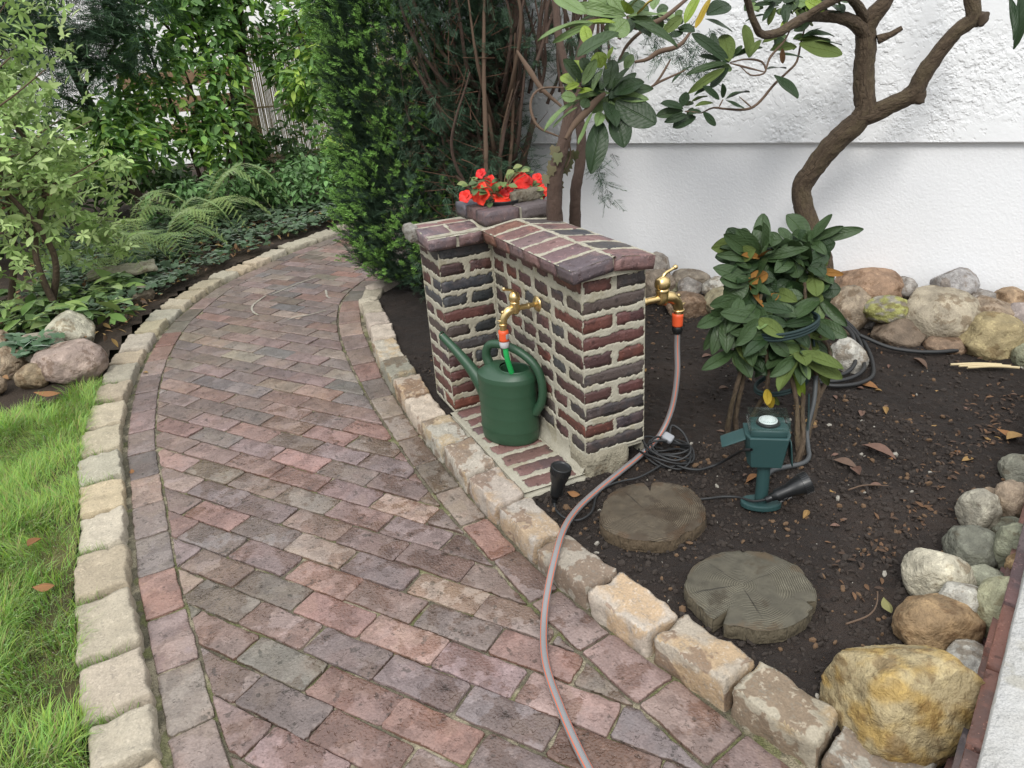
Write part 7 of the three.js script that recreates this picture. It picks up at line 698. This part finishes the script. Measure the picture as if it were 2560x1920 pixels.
leafy('leaf_shrub', 'broad dark laurel shrub behind the pale azalea', 'shrub', { seed: 51, geo: oval, mat: mDark, size: 0.1, cf: 2.2, gap: -0.12, cols: [[0.045, 0.09, 0.025], [0.06, 0.115, 0.03], [0.09, 0.16, 0.035]], limbs: [{ name: 'stem', pts: [[-2.9, 0, -6], [-2.7, 0.8, -5.9], [-2.4, 1.6, -5.8]], r: [0.03, 0.02, 0.01] }], blobs: [[-2.7, 0.9, -5.6, 0.9, 0.9, 0.6, 2100], [-3.4, 1.4, -5.4, 0.8, 0.9, 0.6, 1500]] });
leafy('yew_tree', 'feathery dark conifer branches hanging behind the azalea', 'tree', { seed: 57, geo: needleSpray, mat: needleMat, size: 3.2, cf: 2.6, gap: -0.02, droop: -0.35, cols: [[0.05, 0.11, 0.05], [0.07, 0.14, 0.06], [0.04, 0.085, 0.045]], trunk: [[-1.35, 0.02, -6.6], [-1.5, 0.7, -6.55], [-1.62, 1.3, -6.5], [-1.75, 2.0, -6.4], [-1.8, 2.9, -6.4]], tr: [0.05, 0.045, 0.04, 0.032, 0.02], limbs: [{ pts: [[-1.6, 1.2, -6.5], [-1.9, 1.4, -6.3], [-2.3, 1.72, -6.1]], r: [0.02, 0.014, 0.006] }, { pts: [[-1.62, 1.4, -6.5], [-1.3, 1.7, -6.4], [-1.0, 2.1, -6.3]], r: [0.018, 0.012, 0.006] }], blobs: [[-2.0, 1.75, -6.2, 0.8, 0.5, 0.5, 1500], [-1.5, 2.1, -6.3, 0.7, 0.5, 0.4, 1300], [-2.6, 2.0, -6.0, 0.5, 0.5, 0.4, 700], [-1.2, 1.8, -6.4, 0.4, 0.4, 0.3, 450]] });
const lau = { geo: oval, mat: mDark, cf: 2.4, droop: -0.25, gain: 2.9, more: 1.6 };
leafy('broadleaf_tree', 'dark slender tree with ivy at its foot behind the ferns', 'tree', { ...lau, seed: 61, size: 0.12, gap: -0.04, cols: [[0.04, 0.085, 0.022], [0.055, 0.11, 0.026], [0.1, 0.18, 0.03], [0.035, 0.07, 0.02]], trunk: [[-0.1, 0.0, -7.6], [-0.12, 0.6, -7.6], [-0.16, 1.2, -7.55], [-0.02, 1.7, -7.5], [0.05, 2.3, -7.45], [0.12, 3.2, -7.4]], tr: [0.085, 0.075, 0.07, 0.065, 0.06, 0.045], limbs: [{ pts: [[-0.2, 0.0, -7.6], [-0.34, 0.9, -7.55], [-0.4, 1.8, -7.5], [-0.38, 2.8, -7.4]], r: [0.05, 0.045, 0.04, 0.03] }, { pts: [[-0.15, 1.3, -7.5], [-0.5, 1.6, -7.3], [-0.9, 2.1, -7.1]], r: [0.02, 0.014, 0.007] }], blobs: [[0.0, 2.3, -7.2, 0.75, 0.8, 0.5, 2400], [-0.7, 2.2, -7.0, 0.6, 0.7, 0.5, 1500], [-0.15, 0.75, -7.4, 0.16, 0.5, 0.16, 320], [0.5, 1.4, -7.1, 0.4, 0.6, 0.4, 900]] });
leafy('broadleaf_tree', 'leafy laurel with yellow-green leaves in front of the reed screen', 'tree', { ...lau, seed: 67, size: 0.11, gap: 0.02, cols: [[0.1, 0.165, 0.03], [0.06, 0.12, 0.03], [0.16, 0.22, 0.035], [0.045, 0.09, 0.025]], trunk: [[0.75, 0, -6.7], [0.8, 0.9, -6.65], [0.72, 1.8, -6.6], [0.8, 2.6, -6.6]], tr: [0.03, 0.025, 0.02, 0.012], limbs: [{ pts: [[0.5, 0.1, -6.5], [0.7, 0.42, -6.3], [1.0, 0.6, -6.2]], r: [0.02, 0.016, 0.008] }, { pts: [[0.78, 1.0, -6.6], [0.55, 1.5, -6.5], [0.4, 2.0, -6.4]], r: [0.014, 0.01, 0.006] }], blobs: [[0.85, 2.0, -6.4, 0.55, 0.75, 0.45, 1700], [0.8, 0.55, -6.4, 0.55, 0.4, 0.4, 1100], [0.45, 1.3, -6.5, 0.3, 0.4, 0.3, 420], [1.1, 1.2, -6.3, 0.3, 0.5, 0.3, 500]] });
leafy('broadleaf_tree', 'thin stemmed bush with glossy leaves before the bright gap', 'tree', { ...lau, seed: 71, size: 0.11, gap: 0.0, cols: [[0.07, 0.14, 0.03], [0.045, 0.09, 0.024], [0.12, 0.19, 0.03]], trunk: [[-0.75, 0, -6.9], [-0.82, 0.8, -6.85], [-0.95, 1.5, -6.8], [-1.05, 2.2, -6.8]], tr: [0.025, 0.02, 0.016, 0.01], limbs: [{ pts: [[-0.6, 0, -6.9], [-0.62, 0.9, -6.9], [-0.75, 1.9, -6.8]], r: [0.018, 0.014, 0.008] }, { pts: [[-0.5, 0, -6.9], [-0.42, 1.0, -6.9], [-0.5, 2.0, -6.9]], r: [0.016, 0.013, 0.008] }, { pts: [[-0.35, 0, -7.0], [-0.28, 0.9, -7.0], [-0.55, 1.9, -6.9]], r: [0.016, 0.013, 0.008] }], blobs: [[-1.0, 1.3, -6.7, 0.6, 0.7, 0.35, 1500], [-1.5, 0.95, -6.4, 0.6, 0.4, 0.4, 1200], [-0.55, 0.9, -6.7, 0.4, 0.4, 0.3, 700], [-0.3, 1.5, -6.8, 0.3, 0.4, 0.3, 350]] });
leafy('hedge', 'tall hedge of dark leaves closing the garden behind the trees', 'hedge', { ...lau, seed: 73, size: 0.12, gap: 0.03, cf: 1.5, cols: [[0.04, 0.08, 0.022], [0.06, 0.11, 0.028], [0.03, 0.06, 0.018]], limbs: [{ name: 'stem', pts: [[-4, 0, -8.5], [-3.8, 1.4, -8.4], [-3.7, 2.8, -8.4]], r: [0.05, 0.04, 0.02] }, { name: 'stem', pts: [[-2.6, 0, -8.6], [-2.5, 1.4, -8.5], [-2.7, 2.8, -8.5]], r: [0.05, 0.04, 0.02] }], blobs: [[-4.2, 1.6, -8.2, 1.2, 1.5, 0.6, 2600], [-2.6, 2.6, -8.4, 1.2, 0.7, 0.5, 1500], [-1.2, 2.9, -8.4, 1.2, 0.6, 0.5, 1300], [0.5, 3.0, -8.3, 1.3, 0.6, 0.5, 1500], [-2.4, 0.7, -7.6, 1.2, 0.6, 0.5, 1800], [-0.8, 0.35, -7.6, 1.2, 0.4, 0.4, 1500], [0.6, 0.4, -7.6, 0.9, 0.5, 0.3, 1100]] });
leafy('leaf_shrub', 'low laurel bushes at the bend of the path', 'shrub', { ...lau, seed: 79, size: 0.085, gap: -0.15, cols: [[0.045, 0.095, 0.028], [0.06, 0.12, 0.035], [0.035, 0.07, 0.02]], limbs: [{ name: 'stem', pts: [[0.4, 0, -6.0], [0.3, 0.3, -6.0], [0.35, 0.55, -5.95]], r: [0.015, 0.01, 0.005] }], blobs: [[0.2, 0.3, -6.1, 0.55, 0.35, 0.35, 900], [-0.5, 0.3, -6.2, 0.5, 0.3, 0.3, 700], [-1.0, 0.25, -6.0, 0.45, 0.28, 0.3, 500]] });

// ---------------------------------------------------------------- ferns
const pinna = (() => { const gs = []; for (let k = 0; k < 9; k++) for (const s of [-1, 1]) { const z = 0.06 + k * 0.105, L = 0.11 * (1 - 0.75 * k / 9), g = new THREE.BufferGeometry(); g.setAttribute('position', new THREE.Float32BufferAttribute([0, 0, z - 0.035, s * L, 0.01, z + 0.035, 0, 0, z + 0.05], 3)); g.setIndex([0, 1, 2]); g.computeVertexNormals(); g.setAttribute('uv', new THREE.Float32BufferAttribute([0, 0, 1, 0, 1, 1], 2)); gs.push(g); } return merge(gs); })();
function frond(parent, p0, az, len, lift, mat, r) {
  const d = V(Math.cos(az), 0, Math.sin(az)), at = t => p0.clone().addScaledVector(d, len * (0.9 * t)).add(V(0, len * (lift * t * 1.3 - (0.55 + lift * 0.75) * t * t * t), 0)), gs = [];
  const n = 24; for (let i = 2; i < n; i++) for (const s of [-1, 1]) { const t = i / n, p = at(t), q = at(t + 0.02), f = q.clone().sub(p).normalize(), side = f.clone().cross(V(0, 1, 0)).normalize().multiplyScalar(s), L = len * 0.27 * Math.pow(Math.sin(Math.PI * Math.pow(t * 0.9 + 0.05, 0.75)), 0.9) * (0.9 + 0.2 * r()), dir = side.clone().addScaledVector(f, 0.45).add(V(0, -0.18 + jit(0.08, r), 0)).normalize(); const g = pinna.clone(); g.applyMatrix4(mat4(p, dir, V(0, 1, 0).addScaledVector(f, 0.2), L)); gs.push(g); }
  const f = new THREE.Group(); f.name = 'frond'; parent.add(f); mesh('leaflets', merge(gs), mat, f).userData.kind = 'stuff'; mesh('midrib', tube([at(0), at(0.3), at(0.6), at(0.99)], [0.004, 0.003, 0.002, 0.001], 5, 0.05), std({ color: col(0.2, 0.24, 0.08) }), f);
}
{
  const fm = [[0.2, 0.31, 0.075], [0.16, 0.26, 0.055], [0.25, 0.35, 0.09]].map(c => thinLeaf(c, 0.9, 0.3));
  [['tall fern with arching fronds in front of the dark tree', -0.95, -5.7, [[0.35, 0.75, 0.85], [-0.1, 0.9, 0.75], [0.9, 0.7, 0.6], [1.6, 0.75, 0.5], [2.6, 0.7, 0.6], [-0.7, 0.75, 0.8], [3.6, 0.6, 0.7], [0.1, 0.7, 0.5]]], ['fern with drooping fronds over the ivy by the kerb', -1.35, -4.75, [[0.5, 0.6, 0.8], [1.1, 0.62, 0.55], [1.7, 0.55, 0.7], [-0.2, 0.65, 0.8], [2.4, 0.55, 0.7], [3.2, 0.5, 0.7], [0.1, 0.6, 0.5], [4.4, 0.5, 0.7]]], ['fern half hidden under the azalea', -1.7, -4.3, [[1.0, 0.55, 0.7], [0.3, 0.5, 0.8], [1.7, 0.5, 0.6], [2.4, 0.5, 0.7], [-0.5, 0.5, 0.7]]], ['small fern below the conifer branches', -1.55, -5.6, [[0.6, 0.6, 0.9], [1.4, 0.6, 0.6], [2.2, 0.6, 0.7], [-0.3, 0.6, 0.8]]]].forEach(([l, x, z, fr], i) => { const t = thing('fern', l, 'fern', [0, 0, 0], 0, 'ferns beside the path'), r = rngOf(90 + i); for (const [a, len, lift] of fr) frond(t, V(x + jit(0.04, r), 0.06, z + jit(0.04, r)), a, len * 1.2, lift * 1.4, fm[Math.floor(r() * 3)], r); });
}
// ---------------------------------------------------------------- ground cover
function cover(name, label, geo, mat, n, seed, place, size, cols, lift) { const r = rngOf(seed), L = [], Cc = []; let g = 0; while (L.length < n && g++ < n * 8) { const p = place(r); if (!p) continue; const c = cols[Math.floor(r() * cols.length)], v = 0.7 + 0.6 * r(), d = V(jit(1, r), jit(0.35, r), jit(1, r)).normalize(); L.push(mat4(V(p[0], p[1] + lift * r(), p[2]), d, V(jit(0.5, r), 1, jit(0.5, r)), size * (0.6 + 0.7 * r()))); Cc.push(col(c[0] * v, c[1] * v, c[2] * v)); } return tag(instanced(name, geo, mat, L, null, Cc), label, 'ground cover', null, 'stuff'); }
const leftBed = (r, x0, x1, z0, z1, thr, f) => { const x = lerp(x0, x1, r()), z = lerp(z0, z1, r()); if (!leftOf(x, z, 0.2)) return null; if (fb3(x * f, 3, z * f, 2) < thr) return null; return [x, 0.07, z]; };
cover('ivy_cover', 'ivy carpeting the earth beside the far kerb', ivyLeaf, mDark, 5200, 301, r => leftBed(r, -2.2, 1.1, -6.4, -3.3, -0.25, 1.8), 0.055, [[0.06, 0.13, 0.05], [0.08, 0.16, 0.06], [0.1, 0.18, 0.07], [0.05, 0.1, 0.035]], 0.09);
cover('leafy_ground_cover', 'broad green leaves growing between the lawn rocks and the azalea', oval, mLight, 420, 305, r => leftBed(r, -2.6, -1.55, -3.8, -3.05, -0.1, 2.5), 0.13, [[0.13, 0.24, 0.05], [0.17, 0.28, 0.06], [0.09, 0.17, 0.04], [0.22, 0.32, 0.08]], 0.16);
cover('ivy_cover', 'ivy trailing over the stones by the lawn', ivyLeaf, mDark, 70, 307, r => { const k = [[-2.02, -2.6], [-1.98, -2.55], [-2.1, -2.75]][Math.floor(r() * 3)]; return [k[0] + jit(0.1, r), 0.13, k[1] + jit(0.1, r)]; }, 0.075, [[0.06, 0.14, 0.06], [0.08, 0.17, 0.07]], 0.07);
cover('leaf_litter', 'brown fallen leaves scattered under the shrubs', oval, std({ color: col(1, 1, 1), roughness: 0.9 }), 2600, 309, r => leftBed(r, -2.4, 1.1, -6.5, -2.4, -0.45, 2), 0.05, [[0.18, 0.1, 0.045], [0.12, 0.075, 0.045], [0.26, 0.17, 0.06], [0.09, 0.06, 0.04]], 0.02);
cover('leaf_litter', 'crumbled brown leaf litter drifted along the bed rocks', oval, std({ color: col(0.62, 0.6, 0.6), roughness: 0.9 }), 620, 313, r => { const k = r(); let x, z; if (k < 0.45) { const s = r(); x = lerp(0.35, 1.9, s) + jit(0.1, r) - 0.1 * r(); z = lerp(0.95, 0.4, s) - 0.22 * r() * r(); } else { const s = lerp(-0.9, 1.9, r()), d = 1.72 - 0.35 * r() * r(); x = WN.x * d + WD.x * s; z = WN.z * d + WD.z * s; } if (x < 0.32 || RC.near(x, z).side > -0.1) return null; return [x, bedY(x, z) + 0.004, z]; }, 0.024, [[0.12, 0.07, 0.04], [0.09, 0.055, 0.035], [0.18, 0.1, 0.05], [0.06, 0.042, 0.03]], 0.004);
// grass
{
  const blade = (() => { const g = gridGeo(1, 3, (i, j) => { const t = j / 3; return [(i - 0.5) * 0.045 * (1 - t * 0.95), t * (1 - 0.25 * t), 0.45 * t * t]; }); return g; })();
  const r = rngOf(401), L = [], Cc = []; let g = 0;
  while (L.length < 90000 && g++ < 260000) { const x = lerp(-3.1, -1.42, Math.pow(r(), 0.8)), z = lerp(-2.2, 1.5, r()); const n = KL.near(x, z); if (!(n.side > 0) || z < lawnEdge(x, z) + 0.03) continue; if (n.d < 0.155 && r() > 0.0) continue; const bare = ss(0.36, 0.2, n.d) * ss(-1.6, -0.6, z) * (0.35 + fb3(x * 4, 1, z * 4, 2)); if (r() < bare) continue; const s = (0.05 + 0.075 * r()) * (0.8 + 0.5 * fb3(x * 3, 7, z * 3, 2)), a = fb3(x * 2, 5, z * 2, 2) * 4 + jit(1.4, r), v = 0.75 + 0.55 * r(), dry = r() < 0.1; L.push(mat4(V(x, lawnY(x, z) - 0.004, z), V(Math.cos(a), -0.1 + jit(0.5, r), Math.sin(a)), V(jit(0.4, r), 1, jit(0.4, r)), s)); Cc.push(dry ? col(0.36 * v, 0.3 * v, 0.13 * v) : col((0.2 + 0.13 * r()) * v, 0.43 * v, (0.05 + 0.05 * r()) * v)); }
  for (let k = 0; k < 1500; k++) { const q = kerbJoints[Math.floor(12 + r() * 14)]; if (!q) continue; const o = 0.02 + 0.15 * Math.sqrt(r()), dense = fb3(q[0] * 9, 2, q[1] * 9, 1); if (r() > 0.35 + dense) continue; const v = 0.75 + 0.5 * r(); L.push(mat4(V(q[0] - q[3] * o + q[2] * jit(0.008, r), 0.012, q[1] + q[2] * o + q[3] * jit(0.008, r)), V(jit(1, r), jit(0.4, r), jit(1, r)), V(jit(0.3, r), 1, jit(0.3, r)), 0.03 + 0.035 * r())); Cc.push(col(0.19 * v, 0.32 * v, 0.05 * v)); }
  tag(instanced('grass', blade, thinLeaf([1, 1, 1], 0.8, 0.35), L, null, Cc), 'bright green uncut grass beside the pale kerb', 'grass', null, 'stuff');
}
// ---------------------------------------------------------------- what closes the view behind the trees
{
  const rs = thing('reed_screen', 'screen of upright tan reeds behind the laurel', 'fence'), gs = [], rg = new THREE.CylinderGeometry(0.0065, 0.0065, 1.9, 5), rm = [[0.4, 0.31, 0.17], [0.47, 0.38, 0.22], [0.33, 0.25, 0.14]].map(c => std({ color: col(...c), roughness: 0.8 }));
  const rr = rngOf(88); for (let k = 0; k < 3; k++) { const a = []; for (let i = k; i < 150; i += 3) a.push(moved(rg.clone(), -0.12 + i * 0.0155 + jit(0.003, rr), 0.95 + jit(0.03, rr), -8.15 + 0.2 * i / 150 + jit(0.005, rr), jit(0.01, rr), 0, jit(0.008, rr))); const m = mesh('reeds', merge(a), rm[k], rs); m.userData.kind = 'stuff'; }
  for (const y of [0.4, 1.0, 1.6]) mesh('rail', moved(new THREE.BoxGeometry(2.4, 0.02, 0.02), 1.05, y, -8.1), rm[2], rs);
  const f = thing('board_fence', 'brown horizontal board fence seen in gaps between the trunks', 'fence'); for (let k = 2; k < 5; k++) mesh('board', moved(rbox(1.5, 0.17, 0.025, 0.005, [4, 2, 2]), -0.62, 0.2 + k * 0.3, -8.5), std({ color: col(0.3, 0.19, 0.12).multiplyScalar(0.8 + 0.4 * rr()), roughness: 0.85 }), f); for (const x of [-1.3, -0.6, 0.1]) mesh('post', moved(new THREE.BoxGeometry(0.09, 1.6, 0.09), x, 0.8, -8.58), M.bark, f);
  const h = thing('neighbour_house', 'bright white house glimpsed through the foliage', 'house'); mesh('wall', boxUV(moved(new THREE.BoxGeometry(14, 5.5, 0.4), -5, 2.7, -13)), std({ color: col(0.88, 0.88, 0.87), roughness: 0.9 }), h); mesh('roof', moved(new THREE.BoxGeometry(15, 0.2, 3), -5, 5.6, -13.6, 0.5), std({ color: col(0.25, 0.09, 0.06) }), h);
  const tw = thing('garden_wall', 'low terracotta brick wall glimpsed behind the azalea', 'wall'); mesh('wall_body', boxUV(moved(new THREE.BoxGeometry(3.2, 0.8, 0.2), -4.0, 0.4, -9.2)), std({ color: col(0.42, 0.2, 0.12), map: T.wallBrick, roughness: 0.9 }), tw); mesh('coping', moved(rbox(3.3, 0.06, 0.28, 0.01, [4, 2, 2]), -4.0, 0.83, -9.2), std({ color: col(0.4, 0.2, 0.13), roughness: 0.9 }), tw);
}
// ---------------------------------------------------------------- fallen leaves and small things on the bed
{
  const dry = [[0.2, 0.115, 0.085], [0.3, 0.14, 0.05], [0.16, 0.1, 0.07], [0.36, 0.22, 0.08], [0.25, 0.24, 0.09]].map(c => std({ color: col(...c), map: T.leafDull, roughness: 0.8 })), gd = [leafGeo(0.3, 0.1, 7, 0.85, 0.35), leafGeo(-0.3, 0.25, 7, 0.9, 0.45), leafGeo(0.5, -0.15, 7, 0.85, 0.4)];
  const put = (label, x, z, L, w, a, c, g, grp, y = 0.066) => { const m = mesh('fallen_leaf', gd[g], dry[c]); aim(m, V(x, y, z), V(Math.cos(a), 0.05, Math.sin(a)), V(jit(0.2), 1, jit(0.2))); m.scale.set(w, L, L); tag(m, label, 'leaf', grp, 'thing'); };
  const G = 'fallen leaves on the soil bed';
  put('large purplish brown fallen leaf lying alone on the soil', 0.975, 0.36, 0.13, 0.052, 1.35, 0, 0, G); put('orange brown leaf standing up beside the bed rocks', 1.46, 0.545, 0.085, 0.045, 0.9, 1, 1, G, 0.08); put('small round ochre leaf beside the orange leaf', 1.44, 0.6, 0.06, 0.052, 0.3, 3, 2, G); put('yellow green leaf caught on a twig near the brown rock', 0.36, 0.98, 0.05, 0.03, 2.0, 4, 1, G, 0.075); put('orange brown curled leaf behind the timer post', 0.98, 0.1, 0.075, 0.06, 2.4, 3, 1, G); put('orange leaf scrap beside the upright spotlight', -0.12, 0.07, 0.045, 0.03, 0.7, 1, 1, G);
  const r = rngOf(606); for (let k = 0; k < 70; k++) { let x, z, q = 0; do { x = lerp(0.3, 2.0, r()); z = lerp(-0.75, 1.15, r()); } while ((wallD(x, z) > 1.75 || x < 0.25 + 0.2 * z || (x < 0.3 && z > 0.1) || z - 0.75 * x > 0.72) && q++ < 60); if (q >= 60) continue; const s = 0.02 + 0.055 * r() * r(); put('small dry brown leaf lying on the dark soil', x, z, s * 1.3, s * 0.6, r() * 6.28, [0, 0, 1, 2, 2, 3][Math.floor(r() * 6)], Math.floor(r() * 3), 'small leaves scattered on the soil', bedY(x, z) + 0.005); }
  const GL2 = 'leaves on the lawn and path'; put('cream coloured leaf lying on the grass', -1.93, -0.05, 0.1, 0.035, 1.9, 3, 0, GL2, 0.11); put('brown curled leaf in the grass by the rocks', -1.98, -2.05, 0.12, 0.06, 0.2, 1, 1, GL2, 0.09); put('long dry leaf in the grass', -2.24, -1.15, 0.13, 0.04, -0.4, 3, 1, GL2, 0.09); put('pale green leaf lying on the lawn', -2.0, -0.95, 0.08, 0.03, 1.3, 4, 0, GL2, 0.1); put('orange brown leaf in the bare earth beside the kerb', -1.82, -0.33, 0.06, 0.035, 0.2, 1, 1, GL2, 0.06); put('brown dry leaf in the bare earth beside the kerb', -1.82, -0.62, 0.06, 0.04, 2.2, 1, 2, GL2, 0.06); put('small yellow leaf on the path edge', -1.5, -2.25, 0.035, 0.025, 0.6, 3, 0, GL2, 0.004); put('tiny orange leaf in the path gutter', -1.55, -1.1, 0.03, 0.02, 1.6, 1, 1, GL2, 0.004);
  // crumbs of earth and bark
  const cr = new THREE.IcosahedronGeometry(1, 0), L = [], Cc = []; const rr = rngOf(611);
  for (let k = 0; k < 16000; k++) { const near = rr() < 0.6, x = near ? lerp(-0.3, 1.3, rr()) : lerp(-0.2, 2.3, rr()), z = near ? lerp(0.0, 1.4, rr()) : lerp(-1.5, 0.6, rr()); if (wallD(x, z) > WK || RC.near(x, z).side > -0.07 || (x < 0.27 && z < 0.02 && x > -0.27 && z > -1)) continue; const s = 0.0014 + 0.0075 * Math.pow(rr(), 3), o = new THREE.Object3D(); o.position.set(x, bedY(x, z) + s * 0.3, z); o.rotation.set(rr() * 6, rr() * 6, rr() * 6); o.scale.set(s * (0.7 + rr()), s * (0.6 + 0.6 * rr()), s * (0.7 + 1.4 * rr())); o.updateMatrix(); L.push(o.matrix); const c = rr(); Cc.push(c < 0.9 ? col(0.035, 0.027, 0.022) : c < 0.99 ? col(0.13, 0.08, 0.045) : col(0.3, 0.28, 0.24)); }
  tag(instanced('soil_crumbs', cr, std({ color: col(1, 1, 1), roughness: 1 }), L, null, Cc), 'crumbs of soil and bark over the planting bed', 'soil', null, 'stuff');
  for (const [l, p] of [['thin curved twig lying by the wet brown rock', [[0.2, 0.068, 1.0], [0.27, 0.075, 1.01], [0.33, 0.07, 0.985], [0.36, 0.08, 0.96]]], ['thin twig lying beside the large purplish leaf', [[0.7, 0.066, 0.55], [0.76, 0.07, 0.56], [0.83, 0.068, 0.6]]]]) tag(mesh('fallen_twig', tube(p, [0.003, 0.0025, 0.0015], 6, 0.015), M.twig), l, 'twig', null, 'thing');
  const bm = std({ color: col(0.55, 0.45, 0.27), roughness: 0.7 }); for (let k = 0; k < 3; k++) tag(mesh('bamboo_splint', tube([[1.86 + k * 0.015, 0.07, 0.06 + k * 0.03], [1.95 + k * 0.015, 0.075, 0.12 + k * 0.028], [2.03 + k * 0.015, 0.072, 0.18 + k * 0.03]], 0.006, 6, 0.03), bm), 'pale split cane lying on soil before the yellowish rock', 'cane', 'pale canes on the soil', 'thing');
}
renderer.render(scene, camera);
